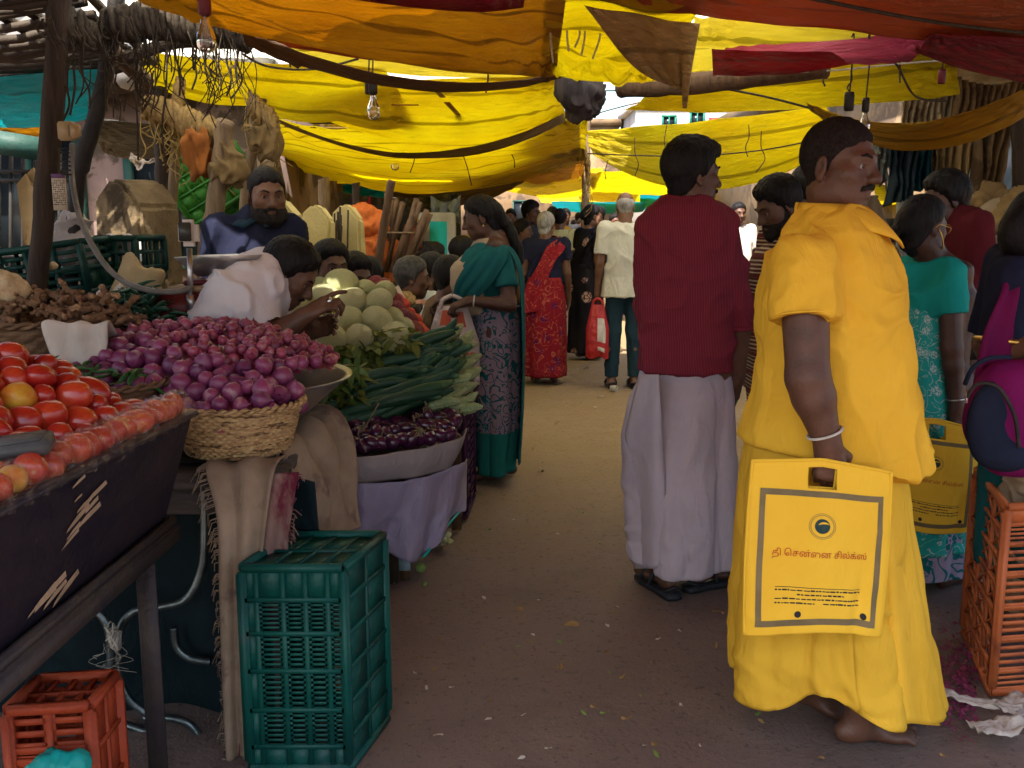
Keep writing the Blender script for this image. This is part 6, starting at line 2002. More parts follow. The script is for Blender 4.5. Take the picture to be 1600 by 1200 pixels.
def crate(label, A, B, C, h, mat, front, side, top, group=None, cat='crate', tilt=None, z0=0.0, ft=(4, 6), st=(3, 7), tt=(4, 2), gaps=5, inner=True, frontrows=None):
    """stands on A (left front), B (right front), C (right back) and is h tall; front, side, top give the cell kinds"""
    A, B, C = Vector(A), Vector(B), Vector(C)
    r = empty('plastic_crate', label, cat, ((A + C) / 2).to_tuple()[:2] + (z0,), 0, group)
    o = Vector((r.location.x, r.location.y, 0))
    A, B, C = A - o, B - o, C - o
    A.z = B.z = C.z = 0
    D = A + (C - B)
    up = Vector((0, 0, h))
    w, d = (B - A), (C - B)
    nf, ns = Vector((w.y, -w.x, 0)).normalized(), Vector((d.y, -d.x, 0)).normalized()
    f = MB(); panel(f, A, w, up, nf, ft[0], frontrows if frontrows is not None else ft[1], front, gaps=gaps); f.obj('front_panel', mat, r)
    f = MB(); panel(f, B, d, up, ns, st[0], st[1], side, gaps=gaps); f.obj('side_panel', mat, r)
    f = MB(); panel(f, C, -w, up, -nf, ft[0], ft[1], front, gaps=gaps); f.obj('back_panel', mat, r)
    f = MB(); panel(f, D, -d, up, -ns, st[0], st[1], side, gaps=gaps); f.obj('side_panel', mat, r)
    f = MB(); panel(f, A + up - Vector((0, 0, .012)), w, d, Vector((0, 0, 1)), tt[0], tt[1], top, rib=.010); f.obj('top_panel', mat, r)
    for zz in (up * .988, Vector((0, 0, .012))):
        f = MB()
        for a, b2 in ((A, B), (B, C), (C, D), (D, A)): f.bar(a + zz, b2 + zz, .020, .022, ch=.003)
        f.obj('rim', mat, r)
    for a in (A, B, C, D): MB().bar(a + Vector((0, 0, .03)), a + up * .97, .026, .026, ch=.006).obj('corner_post', mat, r)
    if tilt: r.rotation_euler = tilt
    return r
CR_GREEN = M('crate_green', (.005, .075, .060), (.003, .048, .044), 4, .42, .2, 60, c3=(.02, .06, .055), c3scale=5, c3amt=.6, bdist=.003)
CR_ORANGE = M('crate_orange', (.46, .125, .04), (.34, .09, .03), 5, .5, .2, 60, c3=(.22, .06, .03), c3scale=4, c3amt=.56, bdist=.003)
CR_ORANGE_D = M('crate_orange_dull', (.34, .055, .02), (.26, .04, .016), 5, .5, .2, 60, c3=(.16, .04, .02), c3scale=4, c3amt=.58)
CR_PURP = M('crate_purple', (.05, .010, .045), (.03, .008, .03), 5, .5, .2, 60)
CR_DGREEN = M('crate_dark_green', (.006, .045, .035), (.004, .03, .025), 5, .45, .2, 60)
CR_LIME = M('crate_leaf_green', (.03, .16, .015), (.02, .11, .012), 5, .45, .2, 60)
crate('dark green plastic crate standing on end at the bottom centre', G(392, 1206), G(546, 1206), G(606, 1126), .565, CR_GREEN,
      lambda i, j: 'solid' if j in (0, 5) or i == 0 and j not in (1, 2, 3, 4) else ('solid' if i == 0 else 'slat'), lambda i, j: 'solid', lambda i, j: 'solid',
      ft=([0, .14, .40, .62, .84, 1], [0, .13, .31, .50, .68, .84, 1]), st=(2, 6), tt=(4, 2), gaps=7)
crate('weathered orange plastic crate standing on end at the right edge', G(1548, 1087), G(1548, 1087) + Vector((.40, .06, 0)), G(1548, 1087) + Vector((.52, .50, 0)), .60, CR_ORANGE,
      lambda i, j: 'solid' if j == 6 else 'slat', lambda i, j: 'dia', lambda i, j: 'solid' if (i + j) % 2 == 9 else 'open', ft=([0, .33, .66, 1], [0, .13, .30, .47, .64, .80, .9, 1]), st=(3, 7), tt=(4, 2), gaps=4)
crate('orange red plastic crate under the tomato cart', (-1.04, 1.84, 0), (-.878, 1.86, 0), (-.880, 2.00, 0), .43, CR_ORANGE_D,
      lambda i, j: 'slat', lambda i, j: 'solid', lambda i, j: 'open', ft=(2, [0, .25, .5, .72, .78, 1]), st=(2, 4), gaps=3)
crate('dark purple crate on the ground at the end of the lavender stall', (-.36, 4.52, 0), (-.225, 4.50, 0), (-.20, 4.86, 0), .62, CR_PURP, lambda i, j: 'slat', lambda i, j: 'slat', lambda i, j: 'solid', ft=(2, 5), st=(2, 5), gaps=3)
c = P(100, 440, 3.6)
crate('dark green crate tipped on its side behind the ginger', (c.x - .17, 3.5, 0), (c.x + .12, 3.5, 0), (c.x + .20, 3.8, 0), .20, CR_DGREEN, lambda i, j: 'slat', lambda i, j: 'slat' if j else 'solid', lambda i, j: 'solid', z0=c.z - .06, tilt=(0, R(-8), R(6)), ft=(3, 2), st=(3, 2), gaps=3)
c = P(190, 432, 3.75)
crate('open barred dark crate beside the cement sack', (c.x - .07, 3.7, 0), (c.x + .08, 3.7, 0), (c.x + .10, 3.95, 0), .17, CR_DGREEN, lambda i, j: 'open', lambda i, j: 'open', lambda i, j: 'open', z0=c.z - .02, ft=(4, 3), st=(4, 3))
c = P(362, 330, 5.4)
crate('leaf green crate leaning behind the bearded stallholder', (-.22, 0, 0), (.2, 0, 0), (.2, .3, 0), .34, CR_LIME, lambda i, j: 'solid', lambda i, j: 'slat', lambda i, j: 'solid', ft=(5, 4), st=(3, 4)).location = c
bpy.data.objects['plastic_crate.006'].rotation_euler = (R(-12), R(-32), R(20)) if 'plastic_crate.006' in bpy.data.objects else (0, 0, 0)

# --- the second stall: planks, burlap, basket, pan, onions
def plank_table(label, x0, x1, y0, y1, z, n, mat, legs=True):
    r = empty('plank_table', label, 'table', ((x0 + x1) / 2, (y0 + y1) / 2, 0))
    o = r.location
    for i in range(n):
        a = y0 + (y1 - y0) * i / n; c = y0 + (y1 - y0) * (i + 1) / n - .008
        m = MB(); m.box(((x0 + x1) / 2 - o.x, (a + c) / 2 - o.y, z - .018 - .004 * (i % 2)), (x1 - x0 - .02 * (i % 3), c - a, .036), None, .004); m.obj('plank', mat, r)
    m = MB(); m.box((0, y0 - o.y + .05, z - .075), (x1 - x0 - .06, .04, .07), None, .004); m.box((0, y1 - o.y - .05, z - .075), (x1 - x0 - .06, .04, .07), None, .004); m.obj('apron', mat, r)
    if legs:
        for x in (x0 + .06, x1 - .06):
            for y in (y0 + .06, y1 - .06):
                m = MB(); m.box((x - o.x, y - o.y, (z - .11) / 2), (.05, .05, z - .11), None, .005); m.obj('leg', mat, r)
    return r
WOOD_T = M('wood_grey', (.10, .085, .075), (.05, .042, .04), 6, .8, .35, 40, stretch=(.6, 6, 6), bstretch=(.5, 5, 5), dist=.5)
plank_table('grey plank table under the onion basket', -2.3, -.62, 2.46, 3.34, .752, 5, WOOD_T)
plank_table('raised plank shelf carrying the ginger baskets', -2.7, -1.2, 2.70, 3.60, .975, 4, WOOD_D)
plank_table('low plank platform under the cabbages and vendors', -2.9, -.42, 3.60, 4.75, .50, 6, WOOD_D)
def stool():
    r = empty('wooden_stool', 'wooden stool the man in the white shirt sits on', 'stool', (P(338, 575, 3.42).x, 3.43, .0))
    z = P(338, 575, 3.42).z - .10
    m = MB(); m.box((0, 0, z - .02), (.36, .30, .04), None, .006); m.obj('seat', WOOD_D, r)
    for x in (-.15, .15):
        for y in (-.12, .12): m = MB(); m.box((x, y, (z - .04) / 2), (.04, .04, z - .04)); m.obj('leg', WOOD_D, r)
stool()
def frayed(name, label, pts, mat, cat='sacking', fr=80, seed=3, edge=0, L=.05, **k):
    """hanging sheet with loose threads along one edge"""
    o = drape(name, pts, 0, mat, None, seed=seed, **k)
    me = o.data; nv = k.get('nv', 16) + 1
    co = [v.co.copy() for v in me.vertices]
    c = sum(co, Vector()) / len(co)
    rr = random.Random(seed)
    col = 0 if edge == 0 else nv - 1
    ed = [co[i] for i in range(col, len(co), nv)]; inn = [co[i + (1 if col == 0 else -1)] for i in range(col, len(co), nv)]
    b = MB()
    for q in range(fr):
        i = rr.randrange(len(ed) - 1); t = rr.random()
        p = ed[i].lerp(ed[i + 1], t); d = (p - inn[i].lerp(inn[i + 1], t)).normalized()
        l = L * rr.uniform(.3, 1.2)
        b.tube([p - d * .01, p + d * l * .5 + Vector((0, rr.uniform(-.008, .008), -.25 * l)), p + d * l * .7 + Vector((rr.uniform(-.01, .01), rr.uniform(-.01, .01), -.9 * l))], .0016, 4)
    f = b.obj('loose_threads', mat, o)
    me.transform(Matrix.Translation(-c)); o.location = c; f.data.transform(Matrix.Translation(-c))
    return tag(o, label, cat)
X = Vector((1, 0, 0))
frayed('burlap_sheet', 'frayed burlap hanging down the front of the onion table', [(Vector((-.73, 2.60, .775)), Vector((.20, .03, 0))), (Vector((-.715, 2.46, .772)), Vector((.18, .01, 0))), (Vector((-.70, 2.40, .66)), Vector((.12, .02, 0))), (Vector((-.715, 2.39, .45)), Vector((.095, .02, 0))), (Vector((-.725, 2.385, .22)), Vector((.08, .02, 0))), (Vector((-.725, 2.38, -.0)), Vector((.075, .02, 0)))], BURLAP, amp=.010, n=2, seed=3, fr=130, L=.045)
frayed('burlap_sheet', 'stained maroon and brown burlap strip beside the green crate', [(Vector((-.64, 2.47, .76)), Vector((.14, .04, 0))), (Vector((-.655, 2.43, .6)), Vector((.12, .05, 0))), (Vector((-.675, 2.42, .3)), Vector((.10, .05, 0))), (Vector((-.69, 2.41, -.0)), Vector((.10, .05, 0)))], BURLAP_S, amp=.010, n=2, seed=4, fr=40, L=.03, edge=1)
frayed('burlap_sheet', 'thick pale burlap draped below the metal onion pan', [(Vector((-.72, 3.02, .785)), Vector((.06, .50, 0))), (Vector((-.63, 2.98, .768)), Vector((.06, .56, 0))), (Vector((-.58, 2.95, .68)), Vector((.05, .58, 0))), (Vector((-.56, 2.93, .52)), Vector((.04, .55, 0))), (Vector((-.555, 2.92, .40)), Vector((.05, .50, .0)))], BURLAP, amp=.016, n=3, seed=5, fr=60, L=.04, edge=0, nv=24)
0 and frayed('burlap_sheet', 'pale burlap fold hanging under the wicker basket', [(Vector((-.72, 2.60, .772)), Vector((.06, .30, 0))), (Vector((-.64, 2.57, .765)), Vector((.05, .30, 0))), (Vector((-.595, 2.56, .72)), Vector((.06, .28, 0))), (Vector((-.585, 2.56, .60)), Vector((.05, .24, 0)))], BURLAP, amp=.012, n=2, seed=6, fr=40, L=.03, nv=14)
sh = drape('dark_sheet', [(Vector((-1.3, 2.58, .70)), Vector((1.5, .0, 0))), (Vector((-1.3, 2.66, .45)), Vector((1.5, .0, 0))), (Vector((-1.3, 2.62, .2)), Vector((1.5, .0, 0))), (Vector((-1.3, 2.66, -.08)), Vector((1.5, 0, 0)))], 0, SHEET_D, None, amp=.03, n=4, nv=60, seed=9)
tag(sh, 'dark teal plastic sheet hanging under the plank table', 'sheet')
for lab, pts in (('bent steel tube curving down from the table top', [(318, 760, 2.50), (320, 830, 2.50), (315, 890, 2.50), (292, 935, 2.50), (250, 948, 2.50), (210, 955, 2.5), (187, 985, 2.5), (183, 1040, 2.5), (200, 1090, 2.5), (235, 1118, 2.5)]),
                 ('bent steel tube looping behind the wired joint', [(120, 950, 2.46), (150, 955, 2.46), (170, 985, 2.46), (173, 1040, 2.46), (172, 1100, 2.46)]),
                 ('bent steel tube arching low by the burlap', [(225, 1122, 2.52), (268, 1122, 2.52), (300, 1135, 2.52), (318, 1170, 2.52), (320, 1215, 2.52)]),
                 ('faint bent tube deep under the table', [(272, 980, 2.56), (276, 1010, 2.56), (296, 1028, 2.56), (330, 1034, 2.56)]),
                 ('thin straight tube low under the table', [(190, 1130, 2.54), (240, 1146, 2.54), (300, 1152, 2.54)])):
    w = catmull([P(*p) for p in pts], 8)
    o = MB().tube([p - w[0] for p in w], .012, 10).obj('steel_tube', TUBE, None, True); o.location = w[0]
    tag(o, lab, 'tube', 'bent tubes under the onion table')
rope_tangle('scrap of white wire tying two bent tubes together', 'wire_tie', [(172, 985, 2.45), (178, 995, 2.45), (183, 1004, 2.45)], 7, .022, .0022, STRAW, 5, 8, (.03, .08))
o = lump('plastic_bag', 'turquoise plastic scrap at the bottom left corner', 'plastic bag', [(P(70, 1196, 1.80), P(118, 1194, 1.80), .03, .025)], .006, M('film_turquoise', (.01, .36, .34), None, 9, .4), .008, (20, 20, 20), 4)

def basket(label, c, r0, r1, h, mat, n=40, rows=16, sy=1.0, rz=0.0):
    r = empty('wicker_basket', label, 'basket', c, rz)
    b = MB(); nth, nz = n * 4, rows * 4
    V = []
    for i in range(nz + 1):
        t = i / nz
        rad = r0 + (r1 - r0) * (t ** .8)
        for k in range(nth):
            a = 2 * PI * k / nth
            w = .0055 * math.sin(a * n) * (1 if int(t * rows) % 2 else -1) * abs(math.sin(PI * t * rows)) ** .5 + .0025 * abs(math.sin(PI * t * rows))
            w += .004 * float(vnoise(np.array([math.cos(a) * 3, math.sin(a) * 3, t * 8]), 3))
            V.append(((rad + w) * math.cos(a), (rad + w) * math.sin(a) * sy, h * t))
    b.add(V, [(i * nth + k, i * nth + (k + 1) % nth, (i + 1) * nth + (k + 1) % nth, (i + 1) * nth + k) for i in range(nz) for k in range(nth)])
    b.lathe([(0, .004), (r0, .004)], nth, sy=sy)
    o = b.obj('woven_wall', mat, r, True); 
    for ph in (0, PI):
        m = MB(); m.tube([((r1 + .004 + .006 * math.cos(a * 20 + ph)) * math.cos(a), (r1 + .004 + .006 * math.cos(a * 20 + ph)) * math.sin(a) * sy, h + .006 * math.sin(a * 20 + ph)) for a in np.linspace(0, 2 * PI, 181)], .006, 6, False)
        m.obj('braided_rim', mat, r, True)
    return r
basket('pale wicker basket of big red onions on the burlap', (-.775, 2.655, .782), .132, .180, .140, WICK)
def pan(label, c, r, h, name='metal_pan', mat=STEEL):
    o = MB().lathe([(0, .004), (r * .52, 0), (r * .60, .012), (r * .98, h - .01), (r * 1.03, h), (r * 1.03, h + .006), (r * .96, h - .004), (r * .57, .018), (0, .014)], 48).obj(name, mat, None, True)
    o.location = c
    return tag(o, label, 'pan')
pan('wide dull metal pan under the small red onions', (-.90, 3.02, .79), .375, .145)

def onion_me(seed, r):
    V, n, m = [], 22, 16
    rr = random.Random(seed)
    fl = rr.uniform(.82, 1.0)
    for i in range(m + 1):
        a = PI * i / m
        z = -math.cos(a) * fl
        rad = math.sin(a)
        if i >= m - 3:
            z += (.04, .12, .26, .5)[i - m + 3]; rad = (rad, rad * .72, .13, .07)[i - m + 3]
        if i == 0: z += .06
        for k in range(n):
            t = 2 * PI * k / n
            q = rad * (1 + .02 * math.cos(7 * t + seed) + .025 * math.cos(2 * t + seed * 2))
            V.append((q * math.cos(t) * r, q * math.sin(t) * r, z * r))
    return V, [(i * n + k, i * n + (k + 1) % n, (i + 1) * n + (k + 1) % n, (i + 1) * n + k) for i in range(m) for k in range(n)]
def onion_mat(name, c1, c2, c3):
    m = bpy.data.materials.new(name); t = NT(m)
    v = t.coord('Object'); oi = t.n('ObjectInfo')
    col = t.ramp(t.math('ADD', t.math('MULTIPLY', t.noise(v, 30, 3), .5), t.math('MULTIPLY', oi.outputs['Random'], .5)), [(.25, c1), (.7, c2)])
    sp = t.n('SeparateXYZ', ins={0: v})
    ang = t.math('ARCTAN2', sp.outputs[1], sp.outputs[0])
    vec = t.n('CombineXYZ', ins={0: t.math('MULTIPLY', ang, 5.0), 1: t.math('MULTIPLY', sp.outputs[2], 12.0), 2: t.math('MULTIPLY', oi.outputs['Random'], 9.0)})
    st = t.noise(vec.outputs[0], 2.2, 4, .7)
    col = t.mix(t.ramp(st, [(.50, (0, 0, 0)), (.66, (.75, .75, .75))]), col, c3)
    pl = t.math('MULTIPLY', t.ramp(t.noise(v, 22, 4, .6), [(.58, (0, 0, 0)), (.62, (1, 1, 1))]), t.ramp(oi.outputs['Random'], [(.55, (0, 0, 0)), (.75, (.6, .6, .6))]))
    col = t.mix(pl, col, (.32, .19, .20))
    b = t.n('Bump', ins={'Strength': .3, 'Distance': .003, 'Height': st})
    t.out(t.n('BsdfPrincipled', ins={'Base Color': col, 'Roughness': .36, 'Specular IOR Level': .5, 'Normal': b.outputs[0]}).outputs[0])
    return m
ONI = onion_mat('onion_skin', (.085, .012, .060), (.20, .028, .09), (.25, .065, .13))
SHA = onion_mat('shallot_skin', (.12, .014, .045), (.26, .035, .08), (.30, .085, .105))
ONI_ME = [mesh_of('onion', *onion_me(s, .034), ONI) for s in range(5)]
SHA_ME = [mesh_of('shallot', *onion_me(s + 9, .020), SHA) for s in range(5)]
def mound(x, y):
    u, v = (x + .99) / .50, (y - 2.98) / .44
    q = max(0, 1 - u * u - v * v)
    f = .90 + .205 * q ** .62
    u2, v2 = (x + .775) / .175, (y - 2.66) / .175
    q2 = max(0, 1 - u2 * u2 - v2 * v2)
    if q2 > 0: f = max(f, .885 + .09 * q2 ** .5)
    return f, ((q > 0 and not (y > 2.7 and math.hypot(x + .90, y - 3.02) > .34 and x > -.95)) or q2 > 0)
b = MB(); g = []
for yy in np.linspace(2.42, 3.50, 50):
    g.append([Vector((xx, yy, mound(xx, yy)[0] - .030 + .012 * float(vnoise(np.array([xx * 40, yy * 40, 0.]), 4)))) for xx in np.linspace(-1.56, -.5, 50)])
V = [p for row in g for p in row]; keep = [mound(p.x, p.y)[1] for p in V]
b.sheet(g); b.F = [f for f in b.F if all(keep[i] for i in f)]
o = b.obj('onion_heap', SHA, None, True); tag(o, 'red onions buried deep in the heap', 'onions', None, 'stuff')
pts = []
rr = random.Random(21)
nb = ns = 0
tries = 0
while tries < 60000 and (nb < 150 or ns < 290):
    tries += 1
    x, y = rr.uniform(-1.50, -.52), rr.uniform(2.44, 3.40)
    z, ok = mound(x, y)
    if not ok: continue
    big = y < 2.80 + .10 * math.sin(x * 9) and True
    if (big and nb >= 150) or (not big and ns >= 290): continue
    if y > 3.2 or (y > 2.78 and math.hypot(x + .90, y - 3.02) > .352 and x > -.95): continue
    db = math.hypot(x + .775, y - 2.655)
    if (db > .148 and y < 2.66 and x > -.93) or (y < 2.52 and db > .148): continue
    r = rr.uniform(.021, .034) if big else rr.uniform(.0145, .020)
    lay = rr.uniform(-.02, .012)
    p = Vector((x, y, z + lay))
    if any((p - q).length < (r + s) * .80 for q, s in pts): continue
    pts.append((p, r))
    me = rr.choice(ONI_ME if big else SHA_ME)
    o = obj('onion' if big else 'shallot', me, None, p, (rr.uniform(-1.6, 1.6), rr.uniform(-1.6, 1.6), rr.uniform(0, 6)), r / (.034 if big else .020))
    if big: nb += 1; tag(o, 'large purple red onion at the front of the onion heap', 'onion', 'large onions in and behind the wicker basket')
    else: ns += 1; tag(o, 'small red onion piled in the wide metal pan', 'small onion', 'small onions piled in the metal pan')
print('onions', nb, ns, 'tomatoes', cnt)

# --- ginger, chillies, cauliflower on the raised shelf
GING = M('ginger_skin', (.20, .105, .055), (.11, .055, .03), 18, .85, .4, 60, c3=(.30, .18, .09), c3scale=14, c3amt=.60)
def ginger_me(seed):
    rr = random.Random(seed); b = Solid()
    p, d = Vector((0, 0, 0)), Vector((1, 0, 0))
    for i in range(4):
        q = p + d * rr.uniform(.020, .032)
        b.rc(p, q, rr.uniform(.010, .014), rr.uniform(.009, .013), .006)
        for s in range(2):
            e = Vector((rr.uniform(-.4, .6), rr.uniform(-1, 1), rr.uniform(-.7, 1))).normalized()
            b.rc(q, q + e * rr.uniform(.008, .017), .011, .009, .005)
        p, d = q, (d + Vector((0, rr.uniform(-.7, .7), rr.uniform(-.4, .4)))).normalized()
    return b.mesh('ginger', .0042, GING, rough_disp(.0018, 140, seed))
GING_ME = [ginger_me(s) for s in range(6)]
cb = P(112, 545, 2.95)
basket('dark wicker basket heaped with ginger', (cb.x - .13, 2.98, .985), .20, .265, .14, WICK_D, 30, 8)
rr = random.Random(31)
gx, gy = cb.x - .10, 2.98
for i in range(230):
    a, q = rr.uniform(0, 2 * PI), math.sqrt(rr.random())
    x, y = gx + math.cos(a) * q * .30, gy + math.sin(a) * q * .22
    if y > gy + .12: continue
    z = 1.115 + .085 * (1 - q * q) ** .7 + rr.uniform(-.025, .012) - .05 * max(0, (gx - x) - .1)
    tag(obj('ginger', rr.choice(GING_ME), None, (x, y, z), (rr.uniform(0, 6), rr.uniform(-.5, .5), rr.uniform(0, 6)), rr.uniform(.45, .7)), 'knobbly brown ginger root heaped in the dark basket', 'ginger', 'ginger roots heaped in the basket')
dp = drape('white_cloth', [(Vector((-1.24, 2.82, 1.09)), Vector((.15, 0, 0))), (Vector((-1.235, 2.712, 1.138)), Vector((.185, 0, 0))), (Vector((-1.23, 2.70, 1.08)), Vector((.17, 0, 0))), (Vector((-1.225, 2.69, 1.02)), Vector((.13, 0, 0))), (Vector((-1.215, 2.685, .975)), Vector((.085, 0, 0)))], 0, CL_WHITE, None, amp=.007, n=2, seed=12)
tag(dp, 'soiled white cloth hanging over the rim of the ginger basket', 'cloth')
basket('broad shallow dark basket of green chillies', (P(110, 590, 2.62).x, 2.66, .91), .22, .27, .075, WICK_D, 30, 5)
basket('shallow basket behind the onions full of dark chillies', (P(222, 560, 3.25).x, 3.28, 1.0), .14, .18, .05, WICK_D, 30, 4)
CHIL = M('chilli_green', (.02, .075, .018), (.045, .11, .02), 12, .35, .1, 60, var=.4)
CHIL_D = M('chilli_dark', (.010, .045, .028), (.015, .06, .025), 12, .35, .1, 60, var=.4)
def chilli_me(seed, mat):
    rr = random.Random(seed); b = MB()
    pts = [Vector((t * .075, .012 * math.sin(t * 2.2 + seed), .008 * math.sin(t * 3 + seed))) for t in np.linspace(0, 1, 9)]
    b.tube(pts, [.003, .0062, .0066, .006, .0056, .005, .004, .0026, .0008], 7); b.tube([pts[0] - Vector((.022, 0, -.006)), pts[0]], .0016, 5)
    return b.mesh('chilli', mat, True)
CH1 = [chilli_me(s, CHIL) for s in range(3)]; CH2 = [chilli_me(s, CHIL_D) for s in range(3)]
for n, cx, cy, cz, rx, ry, hh, mes, lab, grp in ((110, P(110, 590, 2.62).x, 2.62, .975, .26, .15, .035, CH1, 'thin green chilli in the broad basket below the ginger', 'green chillies in the broad basket'), (170, P(222, 560, 3.25).x, 3.24, 1.05, .17, .15, .14, CH2, 'dark green chilli heaped beside the white sacking', 'dark chillies heaped behind the onions')):
    for i in range(n):
        a, q = rr.uniform(0, 2 * PI), math.sqrt(rr.random())
        tag(obj('chilli', rr.choice(mes), None, (cx + math.cos(a) * q * rx, cy + math.sin(a) * q * ry, cz + hh * (1 - q * q) + rr.uniform(-.006, .01)), (rr.uniform(-.4, .4), rr.uniform(-.5, .5), rr.uniform(0, 6)), rr.uniform(.8, 1.2)), lab, 'chilli', grp)
CAUL = M('cauliflower_curd', (.55, .42, .26), (.42, .30, .17), 30, .85, .5, 60, bdist=.008)
def cauli(name, label, px, py, y, r, cat='cauliflower'):
    b = Solid(); rr = random.Random(int(px))
    b.el((0, 0, 0), (r, r, r * .75), .01)
    for i in range(46):
        a, e = rr.uniform(0, 2 * PI), rr.uniform(-.2, 1.4)
        d = Vector((math.cos(a) * math.cos(e), math.sin(a) * math.cos(e), math.sin(e) * .8)) * r
        b.el(d * .92, (r * .24,) * 3, .008)
    o = obj(name, b.mesh(name, .006, CAUL, rough_disp(.003, 90, 3), 1), None, P(px, py, y)); tag(o, label, cat)
cauli('cauliflower', 'pale cauliflower at the left edge above the ginger', -4, 462, 2.95, .085)

# --- scale, sacks and clutter behind
def scale():
    y = 3.3
    base = P(282, 512, y)
    r = empty('weighing_scale', 'weighing scale with a white display head and steel pan', 'scale', base)
    o = base
    RED = M('scale_maroon', (.10, .012, .014), (.07, .01, .012), 8, .45, .1, 60); CASE = M('scale_case', (.52, .44, .40), (.42, .36, .33), 8, .5, .1, 60)
    m = MB(); m.box((0, .08, .07), (.20, .26, .11), None, .01); m.obj('base', RED, r)
    m = MB(); m.box((.06, .06, .135), (.17, .2, .018), None, .004); m.obj('platform', M('plywood', (.30, .20, .11), None, 6, .7, .2, 40), r)
    a = P(298, 470, y - .05) - o; t = P(296, 388, y - .05) - o
    m = MB(); m.tube([a, t], .009, 12); m.tube([a - Vector((0, 0, .03)), a + Vector((0, 0, .02))], .014, 12); m.obj('column', STEEL, r, True)
    c = P(295, 364, y - .06) - o
    m = MB(); m.box(c, (.066, .05, .088), None, .016); h = m.obj('display_head', CASE, r); smooth_by_angle(h.data, 50)
    m = MB(); m.box(c + Vector((-.004, -.0265, .004)), (.042, .006, .062), None, .0025); m.obj('display', M('display_glass', (.035, .035, .03), (.05, .05, .045), 5, .2), h)
    # flared pan
    p0, p1 = P(272, 402, y) - o, P(403, 398, y) - o
    q0, q1 = P(300, 432, y) - o, P(378, 430, y) - o
    m = MB(); dn = Vector((0, .26, 0)); di = Vector((0, .06, 0))
    V = [p0, p1, p1 + dn, p0 + dn, q0 + di, q1 + di, q1 + dn - di, q0 + dn - di]
    m.add(V, [(0, 1, 5, 4), (1, 2, 6, 5), (2, 3, 7, 6), (3, 0, 4, 7), (4, 5, 6, 7)])
    ob = m.obj('pan', STEEL, r); sd = ob.modifiers.new('t', 'SOLIDIFY'); sd.thickness = .003
    m = MB(); m.bar(P(300, 440, y + .1) - o, P(378, 438, y + .1) - o, .2, .016, ch=.004); m.obj('pan_bracket', RED, r)
scale()
plank_table('small box table under the scale', P(225, 520, 3.4).x - .2, P(330, 520, 3.4).x + .1, 3.2, 3.55, P(282, 512, 3.3).z + .01, 2, WOOD_D)
CEM = M('sack_cement', (.40, .31, .18), (.29, .22, .12), 5, .85, .4, 90, c3=(.22, .16, .09), c3scale=4, c3amt=.58)
lump('cement_sack', 'beige sack tied at the neck beside the scale', 'sack', [(P(208, 470, 3.62), P(232, 472, 3.62), .085, .06), (P(208, 462, 3.62), P(205, 432, 3.62), .07, .03), (P(205, 432, 3.62), P(205, 408, 3.62), .024, .03), (P(215, 440, 3.62), P(245, 432, 3.62), .05, .025)], .008, CEM, .010, (14, 14, 6), 7)
FILM_G = M('film_pale', (.50, .45, .44), (.40, .36, .36), 6, .4, .4, 20, .5, trans=.2, bdist=.02)
lump('plastic_bag', 'crumpled white plastic bag standing on the dark crate', 'plastic bag', [(P(112, 385, 3.62), P(118, 345, 3.62), .07, .03), (P(100, 385, 3.62), P(132, 380, 3.62), .05, .04)], .008, FILM_G, .03, (16, 16, 9), 8)
lump('plastic_bag', 'low white plastic bag on the barred crate', 'plastic bag', [(P(180, 382, 3.8), P(200, 382, 3.8), .035, .025)], .008, FILM_G, .018, (18, 18, 9), 9)
dp = drape('white_sacking', [(P(178, 455, 3.45), Vector((.08, .1, 0))), (P(190, 470, 3.40), Vector((.14, .1, 0))), (P(205, 490, 3.35), Vector((.18, .1, 0))), (P(235, 515, 3.3), Vector((.18, .1, 0))), (P(262, 535, 3.25), Vector((.12, .1, 0)))], 0, CL_WHITE, None, amp=.02, n=2, seed=14)
tag(dp, 'pale sacking spread between chillies and scale', 'sacking')
w = catmull([P(*p) for p in [(113, 225, 3.45), (112, 270, 3.4), (122, 330, 3.3), (145, 385, 3.2), (180, 430, 3.15), (225, 452, 3.1), (275, 456, 3.1), (300, 448, 3.12)]], 8)
o = MB().tube([p - w[0] for p in w], .0095, 10).obj('hose', M('hose_grey', (.14, .12, .11), (.09, .08, .07), 9, .5, .1, 90), None, True); o.location = w[0]; tag(o, 'grey flexible hose curving down from the post to the scale', 'hose')
s = empty('switch_box', 'yellowed switch box fixed on the thick dark post', 'switch box', P(105, 205, 3.22))
m = MB(); m.box((0, 0, 0), (.05, .04, .06), None, .005); m.obj('box', M('plastic_yellowed', (.42, .30, .16), None, 8, .5, .1, 50), s)
m = MB(); m.box((.03, -.01, .0), (.032, .03, .045), None, .005); m.obj('switch', M('plastic_yellowed', (.42, .30, .16)), s)
m = MB(); [m.box((-.006, -.014, -.055 - .014 * i), (.03, .012, .005), None, .001) for i in range(7)]; m.obj('terminal_strip', IRON, s)
s = empty('wall_calendar', 'narrow paper calendar hanging on the thick dark post', 'calendar', P(93, 300, 3.24))
PAPER = M('paper_aged', (.48, .40, .30), (.38, .31, .23), 12, .85, .1, 60); INK_P = M('ink_purple', (.14, .07, .16), None, 9, .8)
m = MB(); m.box((0, 0, 0), (.046, .004, .118)); m.obj('sheet', PAPER, s)
m = MB(); m.box((0, -.003, .052), (.046, .002, .014)); m.obj('header', INK_P, s)
m = MB(); [m.box((-.018 + .006 * i, -.003, .036 - .007 * j), (.003, .0015, .0035)) for i in range(7) for j in range(12) if (i * 3 + j) % 5]; m.obj('dates', M('ink_grey', (.12, .1, .1), None, 9, .8), s)
